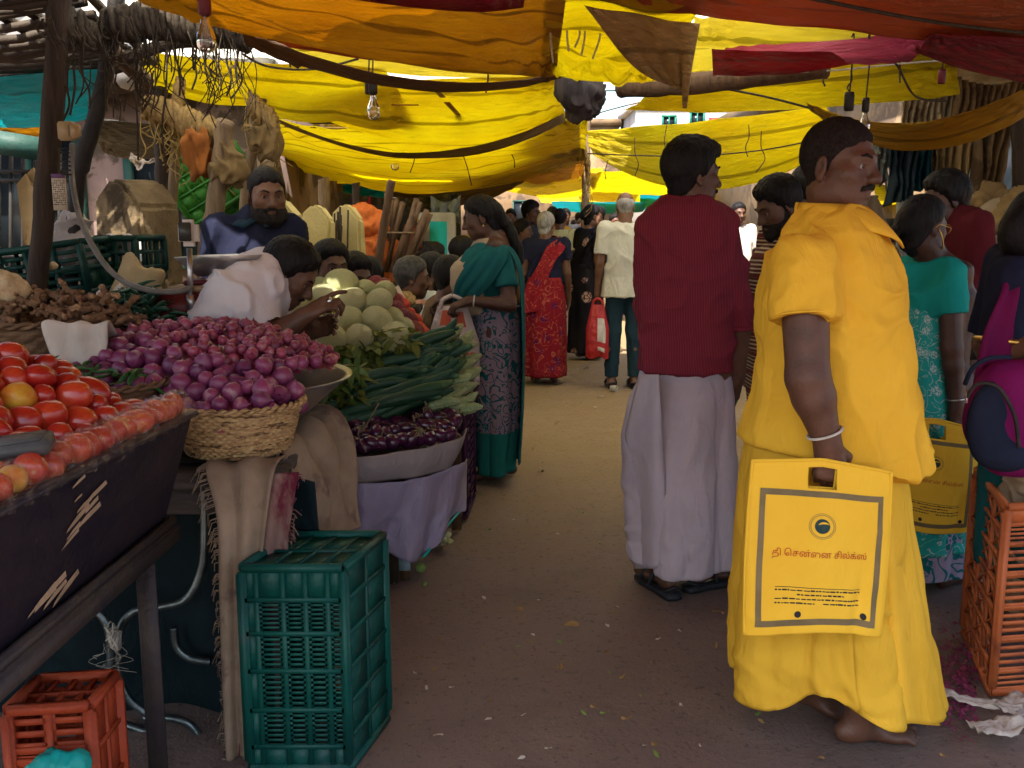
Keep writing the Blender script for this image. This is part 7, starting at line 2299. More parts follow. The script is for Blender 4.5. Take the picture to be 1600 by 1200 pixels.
NEWS = M('newsprint', (.50, .36, .18), (.38, .26, .12), 7, .9, .2, 60, c3=(.30, .13, .05), c3scale=9, c3amt=.6)
s = empty('newspaper_pack', 'folded yellowed newspapers hung up on the gate', 'newspapers', P(45, 345, 3.5))
for k, (dx, x0, x1, t0, b0) in enumerate(((0, 26, 52, 272, 432), (1, 36, 66, 262, 425), (2, 48, 60, 285, 425))):
    m = MB(); y = 3.5 + .02 * k
    V = [P(x0, t0 + 16, y), P((x0 + x1) / 2, t0, y), P(x1, t0 + 22, y), P(60 - k * 2, b0 - 14, y), P(44 + k, b0, y)]
    V = [v - s.location for v in V]
    V += [v + Vector((0, .012, 0)) for v in V]
    m.add(V, [(0, 1, 2, 3, 4), (9, 8, 7, 6, 5)] + [(i, (i + 1) % 5, 5 + (i + 1) % 5, 5 + i) for i in range(5)]); m.obj('folded_sheets', NEWS, s)
cauli('paper_flower', 'small yellow flower head by the dark crate', 82, 417, 3.35, .016, 'flower')

# --- the lavender covered stall: brinjals, gourds, leaves
def stall_frame():
    r = empty('market_stall', 'low wooden stall under the lavender plastic cover', 'stall', (-.62, 3.95, 0))
    o = r.location
    m = MB(); m.box(Vector((-.70, 4.03, .47)) - o, (.66, .70, .03), None, .004); m.obj('stall_top', WOOD_D, r)
    for x, y in ((-.43, 3.70), (-.98, 3.66), (-.26, 4.34), (-.98, 4.34)):
        m = MB(); m.box(Vector((x, y, .2275)) - o, (.045, .05, .455), None, .004); m.obj('leg', WOOD_B, r)
    q = [P(635, 905, 3.70), P(635, 872, 3.70)]
    m = MB(); m.box(Vector((-.43, 3.673, .07)) - o, (.047, .004, .05)); m.obj('leg_wrapping', M('film_cyan_grey', (.22, .30, .33), (.15, .2, .25), 20, .4, .2, 60), r)
stall_frame()
def lav_cover():
    g, uv = [], []
    top = [P(492, 735, 3.50), P(560, 752, 3.50), P(620, 752, 3.55), P(680, 738, 3.68), P(722, 722, 3.85), P(728, 715, 4.15)]
    bot = [P(478, 840, 3.46), P(540, 838, 3.44), P(600, 862, 3.56), P(655, 872, 3.63), P(690, 830, 3.8), P(724, 792, 4.1)]
    tc, bc = catmull(top, 14), catmull(bot, 14)
    for i, (a, c) in enumerate(zip(tc, bc)):
        row = []
        for j in range(25):
            t = j / 24
            p = a.lerp(c, t)
            w = .035 * math.sin(i * .36 + t * 1.2) * t + .045 * (1 - abs(float(fbm(np.array([i * .09, t * 1.6, .4]), 3, 6)))) - .02
            row.append(p + Vector((.4, -1, 0)).normalized() * w); uv.append((i * .03, t))
        g.append(row)
    b = MB().sheet(g); c = Vector((-.6, 3.6, .3)); b.V = [Vector(v) - c for v in b.V]
    o = obj('plastic_cover', mesh_of('plastic_cover', b.V, b.F, CLOTH_L, True, uv), None, c)
    o.modifiers.new('t', 'SOLIDIFY').thickness = .004
    h = MB().tube([p + Vector((0, -.012, 0)) - c for p in bc[44:]], .006, 6); h.obj('turquoise_hem', M('film_turquoise', (.01, .36, .34)), o, True)
    tag(o, 'lavender plastic cover hanging in folds round the low stall', 'cover')
lav_cover()
def tray():
    r = empty('lined_tray', 'curved tray lined with grey cloth holding brinjals', 'tray', P(610, 700, 3.7))
    o = r.location
    top = catmull([P(505, 718, 3.42), P(560, 714, 3.44), P(620, 706, 3.50), P(680, 696, 3.60), P(722, 682, 3.74), P(730, 668, 3.95)], 10)
    bot = catmull([P(505, 752, 3.46), P(560, 754, 3.48), P(620, 750, 3.54), P(672, 742, 3.64), P(705, 730, 3.78), P(712, 715, 3.95)], 10)
    g, uv = [], []
    for i, (a, c) in enumerate(zip(top, bot)):
        row = []
        for j in range(15):
            t = j / 14
            p = (a + Vector((-.02, .02, -.02))).lerp(a + Vector((0, 0, .004)), min(1, t * 5)) if t < .2 else a.lerp(c, (t - .2) / .8)
            w = .006 * math.sin(i * .5 + t * 2) + .010 * float(fbm(np.array([i * .12, t * 2, 3.3]), 3, 2)) * (t > .2) + .018 * math.sin(PI * max(0, t - .2) / .8)
            row.append(p + Vector((.3, -1, 0)).normalized() * w - o); uv.append((i * .03, t))
        g.append(row)
    b = MB().sheet(g)
    ob = obj('cloth_lining', mesh_of('cloth_lining', b.V, b.F, CLOTH_G, True, uv), r); ob.modifiers.new('t', 'SOLIDIFY').thickness = .004
    m = MB(); fl = [c + Vector((-.01, .02, .01)) - o for c in bot]
    m.sheet([fl, [f + Vector((-.12, .40, .01)) for f in fl]]); m.obj('tray_floor', CLOTH_G, r)
tray()
BRIN = M('brinjal_skin', (.055, .008, .038), (.025, .006, .022), 9, .18, .05, 60, c3=(.22, .10, .15), c3scale=22, c3amt=.66, coat=.4, stretch=(1, 1, .35))
CALYX = M('brinjal_calyx', (.12, .13, .05), (.20, .12, .09), 12, .6, .2, 60)
def brin_proto():
    V, Fc = [], []
    b = MB(); b.lathe([(0, -.041), (.012, -.039), (.022, -.032), (.029, -.018), (.0305, 0), (.027, .018), (.019, .032), (.010, .040), (0, .043)], 18)
    me = b.mesh('fruit', BRIN, True)
    c = MB()
    for k in range(5):
        a = 2 * PI * k / 5
        d = Vector((math.cos(a), math.sin(a), 0)); s = Vector((-math.sin(a), math.cos(a), 0))
        c.add([Vector((0, 0, .046)), d * .014 + s * .009 + Vector((0, 0, .040)), d * .027 + Vector((0, 0, .024)), d * .014 - s * .009 + Vector((0, 0, .040))], [(0, 1, 2, 3)])
    c.tube([(0, 0, .042), (.003, 0, .056), (.010, 0, .068)], [.005, .0045, .004], 6)
    return me, c.mesh('calyx', CALYX)
BR_ME, CX_ME = brin_proto()
rr = random.Random(41)
bp = []
for row, (ya, yb, n) in enumerate(((700, 686, 13), (684, 668, 13), (668, 655, 12))):
    for i in range(n):
        t = (i + .5 * (row % 2)) / n
        px = 520 + t * 196; py = 702 - 22 * t ** 1.4 - row * 14 + rr.uniform(-4, 4)
        y = 3.52 + t * t * .22 + row * .07
        bp.append((px, py - 6, y))
for px, py, y in bp:
    r = empty('brinjal', 'small glossy purple brinjal lying in the lined tray', 'brinjal', P(px, py, y), 0, 'brinjals lying in the lined tray')
    k = rr.uniform(.85, 1.12); r.scale = (k, k, k)
    r.rotation_euler = (rr.uniform(-2.4, 2.4), rr.uniform(-1.2, 1.2), rr.uniform(0, 6))
    obj('fruit', BR_ME, r); obj('calyx', CX_ME, r)
st = catmull([P(572, 706, 3.5), P(560, 680, 3.5), P(570, 668, 3.5), P(592, 630, 3.5)], 6)
o = MB().tube([p - st[0] for p in st], .003, 5).obj('brinjal_stalk', CALYX, None, True); o.location = st[0]; tag(o, 'pale green stalk sticking up out of the brinjals', 'stalk')

GOUR = M('gourd_dark', (.010, .040, .028), (.018, .062, .032), 6, .42, .25, 50, c3=(.05, .10, .04), c3scale=10, c3amt=.62, var=.35)
BITT = M('bitter_gourd', (.16, .23, .10), (.26, .30, .16), 22, .5, .5, 90, bdist=.006, var=.25)
def gourd_me(seed, mat, L, r, ribs, name, knob=0.0, taper=.35):
    rr = random.Random(seed); V = []; n, m = 30, 26
    bend = rr.uniform(-.05, .05)
    for i in range(m + 1):
        t = i / m
        pr = r * (math.sin(PI * min(max(t * .96 + .02, 0), 1)) ** taper)
        for k in range(n):
            a = 2 * PI * k / n
            q = pr * (1 + .07 * abs(math.cos(a * ribs / 2)) - .03)
            if knob: q += knob * (float(vnoise(np.array([math.cos(a) * 3, math.sin(a) * 3, t * 26 + seed]), 5)) + .3 * math.cos(a * 8)) * math.sin(PI * t)
            V.append(((t - .5) * L, q * math.cos(a) + bend * math.sin(PI * t), q * math.sin(a)))
    return mesh_of(name, V, [(i * n + k, i * n + (k + 1) % n, (i + 1) * n + (k + 1) % n, (i + 1) * n + k) for i in range(m) for k in range(n)], mat)
GO_ME = [gourd_me(s, GOUR, .34, .022, 10, 'ridge_gourd') for s in range(4)]
BI_ME = [gourd_me(s + 5, BITT, .17, .026, 8, 'bitter_gourd', .009, .6) for s in range(4)]
rr = random.Random(51)
# rows climb from the near left up to the crest
for row in range(6):
    for i in range(8):
        t = i / 7
        px = 560 + 88 * t - row * 0 + rr.uniform(-8, 8) + row * 10
        py = 640 - 20 * t - row * 19 + rr.uniform(-5, 5) + 6 * (i % 2)
        y = 3.68 + row * .075 + t * .10
        if i > 5 and row > 3: continue
        p = P(px, py, y)
        tag(obj('ridge_gourd', rr.choice(GO_ME), None, p, (rr.uniform(0, 6), R(-12 - 7 * (row > 1) - 6 * t) + rr.uniform(-.06, .06), R(8 + 5 * row * .6) + rr.uniform(-.12, .12)), rr.uniform(.9, 1.15)), 'long dark green gourd piled above the brinjals', 'gourd', 'dark gourds piled above the brinjals')
for i, (px, py, y) in enumerate([(700, 520, 4.2), (712, 532, 4.2), (716, 546, 4.18), (690, 530, 4.15), (706, 556, 4.12), (722, 562, 4.15), (712, 575, 4.08), (722, 586, 4.05), (706, 596, 4.0), (716, 606, 3.98), (702, 614, 3.95), (720, 620, 3.95), (690, 618, 3.92), (708, 630, 3.9), (690, 634, 3.86), (724, 636, 3.9), (676, 560, 4.08), (694, 574, 4.05)]):
    tag(obj('bitter_gourd', rr.choice(BI_ME), None, P(px, py, y), (rr.uniform(0, 6), R(-22 + 16 * (i / 17)) + rr.uniform(-.15, .15), R(18) + rr.uniform(-.3, .3)), rr.uniform(.85, 1.15)), 'pale knobbly bitter gourd at the lane end of the pile', 'bitter gourd', 'pale bitter gourds at the end of the pile')
GFILL = lump('gourd_heap', 'dark gourds buried inside the pile', 'gourds', [(P(560, 640, 3.9), P(690, 600, 4.1), .10, .10), (P(600, 590, 4.15), P(690, 560, 4.25), .09, .09)], .012, GOUR, .012, (10, 30, 30), 4); GFILL['kind'] = 'stuff'
LEAF = M('leaf_green', (.05, .10, .018), (.09, .13, .025), 6, .5, .2, 60, trans=.25, var=.3)
LEAF_Y = M('leaf_yellowing', (.14, .15, .03), (.10, .13, .025), 6, .5, .2, 60, trans=.25, var=.3)
def leaf_geo(b, p, d, up, L, w, curl):
    d = d.normalized(); s = d.cross(up).normalized(); n = s.cross(d)
    rows = []
    for t in np.linspace(0, 1, 6):
        hw = w * math.sin(PI * (t * .92 + .06)) ** .8
        c = p + d * L * t + n * (-curl * t * t * L)
        rows.append([c - s * hw + n * hw * .35, c, c + s * hw + n * hw * .35])
    b.sheet(rows)
def leaf_bunch(label, px0, px1, py0, py1, y, n, mat, seed, L=(.06, .12)):
    rr = random.Random(seed); c = P((px0 + px1) / 2, (py0 + py1) / 2, y)
    r = empty('leaf_bunch', label, 'leaves', c)
    for half in (0, 1):
        b = MB()
        for i in range(n // 2):
            t = rr.random(); p = P(px0 + (px1 - px0) * t, py0 + (py1 - py0) * rr.random(), y + rr.uniform(-.05, .08)) - c
            leaf_geo(b, p, Vector((rr.uniform(-1, 1), rr.uniform(-.9, .3), rr.uniform(-.5, .7))), Vector((rr.uniform(-.3, .3), -.5, 1)).normalized(), rr.uniform(*L), rr.uniform(.008, .018), rr.uniform(0, .9))
        b.obj('leaves', (mat, LEAF_Y)[half] if half else mat, r, True)
    b = MB()
    for i in range(9):
        p = P(px0 + (px1 - px0) * rr.random(), py1, y) - c
        b.tube([p, p + Vector((rr.uniform(-.1, .1), 0, rr.uniform(.03, .1)))], .003, 5)
    b.obj('stems', LEAF_Y, r)
leaf_bunch('bunch of broad green leaves below the cabbages', 500, 600, 540, 575, 3.95, 280, LEAF, 5, (.035, .08))
leaf_bunch('yellowing leaves spread over the lowest cabbages', 560, 645, 518, 546, 4.02, 130, LEAF_Y, 6, (.03, .07))
leaf_bunch('dark leaf bundle at the left foot of the gourds', 506, 560, 570, 640, 3.75, 150, LEAF, 7, (.035, .08))
# ------------------------------------------------------------ cabbages and beets
CABB = None
def cab_mat():
    m = bpy.data.materials.new('cabbage_leaf'); t = NT(m)
    v = t.coord('Object'); oi = t.n('ObjectInfo')
    col = t.ramp(t.math('ADD', t.math('MULTIPLY', t.noise(v, 9, 4), .6), t.math('MULTIPLY', oi.outputs['Random'], .4)), [(.25, (.68, .69, .27)), (.55, (.86, .83, .45)), (.85, (.55, .60, .20))])
    w = t.n('TexWave', wave_type='BANDS', ins={'Vector': v, 'Scale': 14.0, 'Distortion': 9.0, 'Detail': 3.0, 'Detail Scale': 1.6})
    vein = t.ramp(w.outputs[1], [(.0, (1, 1, 1)), (.16, (0, 0, 0))])
    col = t.mix(t.math('MULTIPLY', vein, .9), col, (.82, .80, .56))
    b = t.n('Bump', ins={'Strength': .9, 'Distance': .007, 'Height': t.math('ADD', w.outputs[1], t.noise(v, 18, 3))})
    t.out(t.n('BsdfPrincipled', ins={'Base Color': col, 'Roughness': .5, 'Specular IOR Level': .35, 'Normal': b.outputs[0]}).outputs[0])
    return m
CABB = cab_mat()
def cabbage_me(seed):
    """a ball of overlapping leaves: each leaf edge is a step in the surface"""
    rr = random.Random(seed); n, m = 56, 36
    leaves = [(Vector((rr.uniform(-1, 1), rr.uniform(-1, 1), rr.uniform(-.4, 1))).normalized(), rr.uniform(.55, 1.15), k) for k in range(7)]
    V = []
    for i in range(m + 1):
        a = PI * i / m
        for k in range(n):
            t = 2 * PI * k / n
            d = Vector((math.sin(a) * math.cos(t), math.sin(a) * math.sin(t), -math.cos(a) * .86))
            r = 1.0
            for c, w, q in leaves:
                ang = c.angle(d) + .08 * float(vnoise(np.array(d) * 4 + q, seed))
                if ang < w: r = max(r, 1.0 + .010 * (q + 1) + .03 * (ang / w) ** 6)
                vr = abs(math.sin(math.atan2(d.cross(c).x, d.cross(c).y) * 4))
            r += .022 * float(fbm(np.array(d) * 3.2 + seed, 3, seed))
            V.append(d * r)
    return mesh_of('cabbage', V, [(i * n + k, i * n + (k + 1) % n, (i + 1) * n + (k + 1) % n, (i + 1) * n + k) for i in range(m) for k in range(n)], CABB)
CAB_ME = [cabbage_me(s) for s in range(4)]
rr = random.Random(61)
for i, (px, py, rx, y) in enumerate([(533, 444, 25, 4.30), (503, 468, 24, 4.22), (548, 473, 24, 4.18), (592, 472, 21, 4.20), (572, 454, 17, 4.32), (600, 457, 17, 4.34), (542, 503, 24, 4.08), (589, 501, 23, 4.10), (516, 530, 23, 3.96), (561, 528, 21, 3.99), (615, 527, 23, 4.04), (496, 508, 18, 4.06), (500, 449, 16, 4.34), (478, 452, 15, 4.3), (614, 496, 16, 4.2), (474, 472, 17, 4.18), (446, 483, 16, 3.98), (464, 478, 15, 4.02), (482, 495, 20, 4.12), (566, 490, 18, 4.24), (630, 512, 16, 4.2), (490, 535, 18, 4.06), (540, 545, 20, 4.08), (590, 540, 20, 4.1)]):
    k = rx / 1500 * y * 1.05
    tag(obj('cabbage', CAB_ME[i % 4], None, P(px, py, y), (rr.uniform(-.9, .9), rr.uniform(-.9, .9), rr.uniform(0, 6)), (k * rr.uniform(1, 1.1), k, k)), 'pale green cabbage in the pyramid behind the gourds', 'cabbage', 'cabbages piled behind the gourds')
lump('cabbage_rest', 'wooden box filling under the cabbages', 'box', [(P(500, 570, 4.25), P(610, 570, 4.3), .12, .12)], .02, WOOD_D, .01, (9, 9, 9), 3)
BEET = M('beet_skin', (.10, .012, .022), (.16, .025, .03), 12, .5, .25, 60, var=.3); BEETR = M('carrot_red', (.45, .05, .03), (.36, .03, .02), 12, .45, .2, 60)
b = MB(); b.lathe([(0, -.052), (.008, -.044), (.030, -.030), (.042, -.006), (.040, .016), (.026, .032), (.010, .038), (0, .040)], 18)
BEET_ME = b.mesh('beetroot', BEET, True); BEETR_ME = b.mesh('beetroot', BEETR, True)
for i, (px, py, y) in enumerate([(587, 443, 4.75), (600, 447, 4.75), (608, 456, 4.72), (595, 452, 4.7), (618, 482, 4.66), (626, 488, 4.66), (632, 496, 4.62), (624, 502, 4.6), (634, 510, 4.58), (640, 500, 4.64), (646, 512, 4.6), (652, 518, 4.58), (628, 516, 4.55), (638, 520, 4.52), (622, 478, 4.7), (616, 470, 4.7)]):
    tag(obj('beetroot', BEET_ME, None, P(px, py, y), (rr.uniform(-2, 2), rr.uniform(-2, 2), 0), rr.uniform(.85, 1.1)), 'dark red beetroot beside the cabbage pyramid', 'beetroot', 'beetroots beside the cabbages')
for i, (px, py, y) in enumerate([(640, 490, 4.68), (650, 500, 4.66), (656, 512, 4.62), (660, 520, 4.6), (630, 476, 4.72), (622, 468, 4.74)]):
    tag(obj('red_carrot', BEETR_ME, None, P(px, py, y), (rr.uniform(-2, 2), rr.uniform(-2, 2), 0), rr.uniform(.7, .95)), 'bright red root among the dark beetroots', 'carrot', 'bright red roots among the beetroots')
dp = drape('white_cloth', [(P(612, 448, 4.85), Vector((.05, .1, 0))), (P(616, 466, 4.8), Vector((.09, .1, 0))), (P(626, 490, 4.76), Vector((.1, .1, 0))), (P(640, 515, 4.72), Vector((.1, .1, 0)))], 0, CL_WHITE, None, amp=.01, n=2, seed=15)
tag(dp, 'white cloth edge behind the beetroots', 'cloth')
plank_table('low planks carrying the beetroots', -.85, -.42, 4.5, 5.1, P(640, 525, 4.6).z - .03, 2, WOOD_D)
PEAN = M('root_tan', (.40, .27, .12), (.26, .17, .07), 20, .8, .4, 60)
PE_ME = [mesh_of('tuber', *onion_me(s + 30, .022), PEAN) for s in range(3)]
for i in range(46):
    a, q = rr.uniform(0, 6.28), math.sqrt(rr.random())
    tag(obj('tuber', rr.choice(PE_ME), None, P(628 + 20 * q * math.cos(a), 468 - 9 * q * math.sin(a) - 6 * (1 - q), 5.2 + .1 * math.sin(a)), (rr.uniform(-2, 2), rr.uniform(-2, 2), 0), rr.uniform(.7, 1.1)), 'small tan tuber heaped before the striped shirt', 'tuber', 'tan tubers heaped before the striped shirt')
plank_table('narrow planks carrying the tan tubers', -1.0, -.5, 5.12, 5.5, P(628, 474, 5.2).z - .02, 2, WOOD_D)

# ------------------------------------------------------------ people further up the lane
def shirt_std(s, mat, h, sl, seed, bottom=.80, w=1.0, belly=0.0, amp=.008):
    k = s.k
    b = Solid(); b.T = s.U
    tab = [(z * k, 0, cy * k, a * k * w, c * k * w) for z, cy, a, c in ((bottom, belly, .205, .14 + belly), (.98, .01 + belly, .19, .13 + belly), (1.12, .01 + belly * .6, .185, .125 + belly), (1.27, .005, .185, .125), (1.37, -.01, .165, .10), (1.43, -.015, .085, .07))]
    b.prof(tab, .03, e=2.3); b.T = Matrix.Identity(4)
    b.rc(s.sh[1] * .94 + s.sh[-1] * .06, s.sh[-1] * .94 + s.sh[1] * .06, .055 * k, .055 * k, .04)
    for x in s.arm: s.sleeve(b, x, sl, .068 * k, (.068 if sl <= 1 else .055) * k)
    return s.put('shirt', b, h, mat, folds(amp, (8, 8, 3.5), seed))
_cm = {}
def colour_cloth(c):
    if c not in _cm: _cm[c] = cloth('cloth_%d_%d_%d' % tuple(int(v * 255) for v in c), c)
    return _cm[c]
def walker(label, px, head_py, y, rz, h, hairk, hairmat, top, low, kind='man', skin=SK_DARK, head=(0, 4, 0), sl=.7, group=None, res=.013, lean=4, extra=None, belly=.02, arms=None):
    """standing person: head centred on px; feet on the ground"""
    x = P(px, head_py, y).x
    s = Person(label, x, y, R(rz), h, group, head, None, lean=lean)
    s.hang_arms(.05, .04) if arms is None else arms(s)
    s.body(skin, res * .72, fem=kind != 'man', feet=None, toes=False, hands={1: dict(curl=.7), -1: dict(curl=.7)})
    s.hair(hairk, hairmat, res * .55, .003, extra)
    s.face(True, None, y < 12)
    if kind == 'man':
        trousers_of(s, low, res)
        shirt_std(s, top, res * .75, sl, int(px), .80, 1.0, belly)
        for xx in (1, -1): sandal(s, (xx * .10 * s.k, 0), 0, s.root)
    elif kind == 'dhoti':
        k = s.k
        skirt('dhoti', [(.06, 0, 0, .19 * k, .17 * k), (.5 * k, 0, 0, .185 * k, .16 * k), (.95 * k, 0, 0, .17 * k, .14 * k)], low, s.root, ((5, .004, .018, 1, 1),), nth=90, nz=36, seed=int(px))
        shirt_std(s, top, res * .75, sl, int(px), .80, 1.0, belly)
    else:
        k = s.k
        shirt_std(s, top, res * .75, .55, int(px), 1.02, .95, .01)
        skirt('sari_skirt', [(.07, 0, 0, .20 * k, .19 * k), (.5 * k, 0, 0, .205 * k, .185 * k), (.85 * k, 0, -.01, .20 * k, .17 * k), (1.06 * k, 0, 0, .17 * k, .135 * k)], low, s.root, ((6, .004, .018, 1, 1),), nth=100, nz=40, seed=int(px), noise=.01)
        U = s.U
        f = -1 if kind == 'woman' else 1
        q = [(.16 * f, .15, 1.02), (.05 * f, .165, 1.18), (-.08 * f, .14, 1.34), (-.13 * f, .03, 1.455), (-.12 * f, -.10, 1.36), (-.02 * f, -.15, 1.18), (.08 * f, -.165, .95), (.12 * f, -.17, .70)]
        wv = [(.05, .05, .2), (.1 * f, 0, .16), (.13 * f, -.02, .08), (.14 * f, 0, .02), (.16, 0, -.02), (.18, 0, .06), (.2, 0, .05), (.2, 0, .03)]
        drape('sari_pallu', [(U @ (Vector(a) * k), Vector(b) * k) for a, b in zip(q, wv)], 0, low, s.root, amp=.008, n=2, seed=int(px), nv=12)
    return s
# balding man with a red bag
def bald():
    y = 8.35
    s = walker('balding man in a pale checked shirt carrying a red bag away up the lane', 978, 320, y, 0, 1.69, 'fringe', HAIR_GREY, cloth('cloth_pale_check', (.52, .50, .42), (.44, .43, .36), fold=.5), C_DENIM, 'man', SK_WARM, (-8, 4, 0), .75, None, .011, 2, None, .035)
    poly_bag('red printed carrier bag in the left hand of the balding man', 'carrier bag', P(934, 476, y - .05), .20, .46, .06, BAG_RED, R(-10), 7, True, ((.05, .3, .75, .75, PRINT_W), (.1, .12, .7, .2, PRINT_W)))
bald()
def bun_of(r=.045):
    return lambda b: b.el((0, -.115, -.005), (r, r * .8, r * 1.1), .02)
walker('grey haired woman in a red printed sari walking away', 852, 352, 8.6, -6, 1.53, 'long', HAIR_GREY, C_NAVY, C_REDSARI, 'woman', SK_MID, (-14, 10, 0), .6, None, .011, 8, bun_of())
walker('woman in a black sari with dotted border facing right', 918, 345, 10.2, -62, 1.62, 'long', HAIR, C_BLACK, C_BLACKSARI, 'woman', SK_WARM, (-8, 6, 0), .6, None, .012, 4, bun_of(.05))
Y_SH = colour_cloth((.55, .38, .05)); W_SH = colour_cloth((.55, .52, .48)); B_SH = colour_cloth((.06, .10, .20)); G_SH = colour_cloth((.10, .16, .12)); BR_SH = colour_cloth((.14, .085, .045)); P_SH = colour_cloth((.26, .18, .30)); K_SH = colour_cloth((.03, .03, .035)); M_SH = colour_cloth((.18, .03, .05))
CS = striped('cloth_pale_stripes', (.42, .45, .40), (.45, .22, .14), 9, .3, 2)
for lab, px, py, y, rz, h, hk, top, low, kind, skin in [
    ('young man with thick black hair in a dark shirt behind the grey haired woman', 822, 345, 10.4, -120, 1.66, 'full', K_SH, C_DENIM, 'man', SK_DARK),
    ('boy in a yellow top beside the grey haired woman', 809, 362, 9.6, -100, 1.46, 'full', Y_SH, C_DENIM, 'man', SK_MID),
    ('far man in a white shirt left of the lane', 800, 350, 15, 160, 1.66, 'short', W_SH, C_BLACK, 'man', SK_DARK),
    ('far man in a black shirt at the back of the lane', 884, 350, 16, 170, 1.68, 'short', K_SH, C_DENIM, 'man', SK_DARK),
    ('pale yellow shirted man hidden behind the two saris', 874, 356, 11.5, -10, 1.6, 'short', colour_cloth((.5, .46, .2)), colour_cloth((.5, .42, .3)), 'man', SK_MID),
    ('far woman in a purple sari by the right stalls', 958, 350, 14.5, 200, 1.58, 'long', M_SH, P_SH, 'woman', SK_DARK),
    ('far man in a blue shirt deep in the crowd', 842, 352, 19, 175, 1.66, 'short', B_SH, C_BLACK, 'man', SK_DARK),
    ('far man in a green shirt deep in the crowd', 905, 352, 21, 10, 1.68, 'short', G_SH, C_BLACK, 'man', SK_DARK),
    ('far woman in a maroon sari deep in the crowd', 868, 354, 22, -170, 1.56, 'long', K_SH, M_SH, 'woman', SK_DARK),
    ('far man in a white shirt deep in the crowd', 932, 352, 20, 190, 1.68, 'short', W_SH, C_DENIM, 'man', SK_DARK),
    ('far man in brown at the left side of the crowd', 782, 352, 18, 120, 1.66, 'short', BR_SH, C_BLACK, 'man', SK_DARK),
    ('far man in a pale shirt between the red shirt and the bearded man', 1150, 350, 11, 190, 1.66, 'short', W_SH, C_DENIM, 'man', SK_DARK),
    ('far woman in a yellow sari beside the pale shirt', 1140, 356, 16, 170, 1.58, 'long', Y_SH, Y_SH, 'woman', SK_DARK)]:
    walker(lab, px, py, y, rz, h, hk, HAIR, top, low, kind, skin, (0, 5, 0), .7, None, .016 if y > 13 else .013)
rr = random.Random(77)
for i, (cn, c) in enumerate({'rust': (.30, .09, .03), 'cream': (.5, .45, .33), 'lilac': (.3, .2, .34), 'olive': (.14, .14, .04), 'sky blue': (.2, .33, .45), 'mustard': (.45, .27, .03), 'pink': (.45, .13, .17), 'charcoal': (.04, .04, .045), 'teal': (.02, .2, .2), 'crimson': (.3, .015, .03), 'beige': (.4, .3, .18), 'indigo': (.04, .04, .14)}.items()):
    wom = i % 3 == 1
    walker('far %s in %s deep in the dense crowd' % ('woman' if wom else 'man', cn), 775 + 17 * i + rr.uniform(-6, 6), 352, 11.8 + 1.1 * ((i * 5) % 12), rr.uniform(-180, 180), rr.uniform(1.5, 1.68), 'long' if wom else 'short', HAIR, colour_cloth(c), colour_cloth(c) if wom else C_DENIM, 'woman' if wom else 'man', SK_DARK, res=.018)
# head behind the shoulder of the man in yellow
walker('man with a dark reddish head close behind the man in yellow', 1250, 288, 5.0, -60, 1.72, 'crop', HAIR, C_BLACK, C_DENIM, 'man', SK_DEEP, (0, 4, 0), 1.4)

def seated(label, px, head_py, y, rz, top, hairk='full', skin=SK_DARK, beard=False, head=(0, 6, 0), hm=None, res=.011, sl=.7, lean=10):
    """vendor sitting cross-legged; the head is centred on px, head_py"""
    z = P(px, head_py, y).z
    drop = z - (1.585 - .92 + .12) * .97
    x = P(px, head_py, y).x
    s = Person(label, x, y, R(rz), 1.65, None, head, None, lean=lean, zoff=z - 1.54)
    k = s.k
    hz = .90 * k
    for xx in (1, -1):
        s.arm[xx] = (s.sh[xx] + Vector((xx * .06, .03, -.27)), Vector((xx * .10, .30, hz + .10)))
        s.hip[xx] = Vector((xx * .10, 0, hz))
    kn = {1: Vector((.30, .30, hz + .02)), -1: Vector((-.30, .30, hz + .02))}
    an = {1: Vector((-.12, .34, hz - .01)), -1: Vector((.12, .30, hz - .01))}
    s.body(skin, res * .8, toes=False, kn=kn, an=an, footyaw=(80, -80), hands={1: dict(curl=.7, n=(0, 0, -1)), -1: dict(curl=.7, n=(0, 0, -1))})
    s.hair(hairk, hm or HAIR, res * .6, .003); s.face()
    if beard: s.put('beard', beard_shape(s.H, .0, .012), .007, BEARD, rough_disp(.003, 130, 4))
    else: s.put('moustache', stache_shape(s.H), .006, BEARD)
    shirt_std(s, top, res * .8, sl, int(px), .86)
    b = Solid()
    for xx in (1, -1):
        b.rc(s.hip[xx], kn[xx], .10, .075, .04); b.rc(kn[xx], an[xx], .072, .055, .03)
    s.put('trousers', b, res, C_DENIM)
    # what he sits on
    r = empty('vendor_seat', 'upturned box under the ' + label.split(' behind')[0].split(' sitting')[0][:60], 'box', (x, y, 0))
    zt = z - 1.54 + hz - .075
    m = MB(); m.box((0, .12, zt / 2), (.66, .62, max(zt, .05)), None, .008); m.obj('box', WOOD_D, r)
    m = MB(); [m.box((0, .12 - .317, zt * q), (.64, .012, .05), None, .003) for q in (.2, .5, .8)]; m.obj('batten', WOOD_B, r)
    return s
seated('man with moustache sitting left of the cabbages', 500, 410, 4.85, 215, colour_cloth((.34, .28, .06)), 'full', SK_MID)
seated('dark haired vendor peering over the top cabbage', 548, 428, 5.0, 200, BR_SH, 'full', SK_DARK, False, (20, 10, 0))
seated('vendor with bowed black head behind the beetroots', 581, 436, 5.15, 20, K_SH, 'full', SK_DEEP)
seated('older greying vendor facing right behind the cabbages', 608, 430, 5.4, -80, G_SH, 'short', SK_MID, False, (0, 6, 0), M('hair_greying', (.08, .075, .07), (.03, .03, .03), 40, .5, .5, 260))
seated('bearded vendor in a pale striped shirt facing right', 645, 420, 6.2, -70, CS, 'short', SK_MID, True)
seated('vendor in a brown shirt with bushy hair facing right', 672, 430, 5.75, -75, BR_SH, 'full', SK_DARK, True)
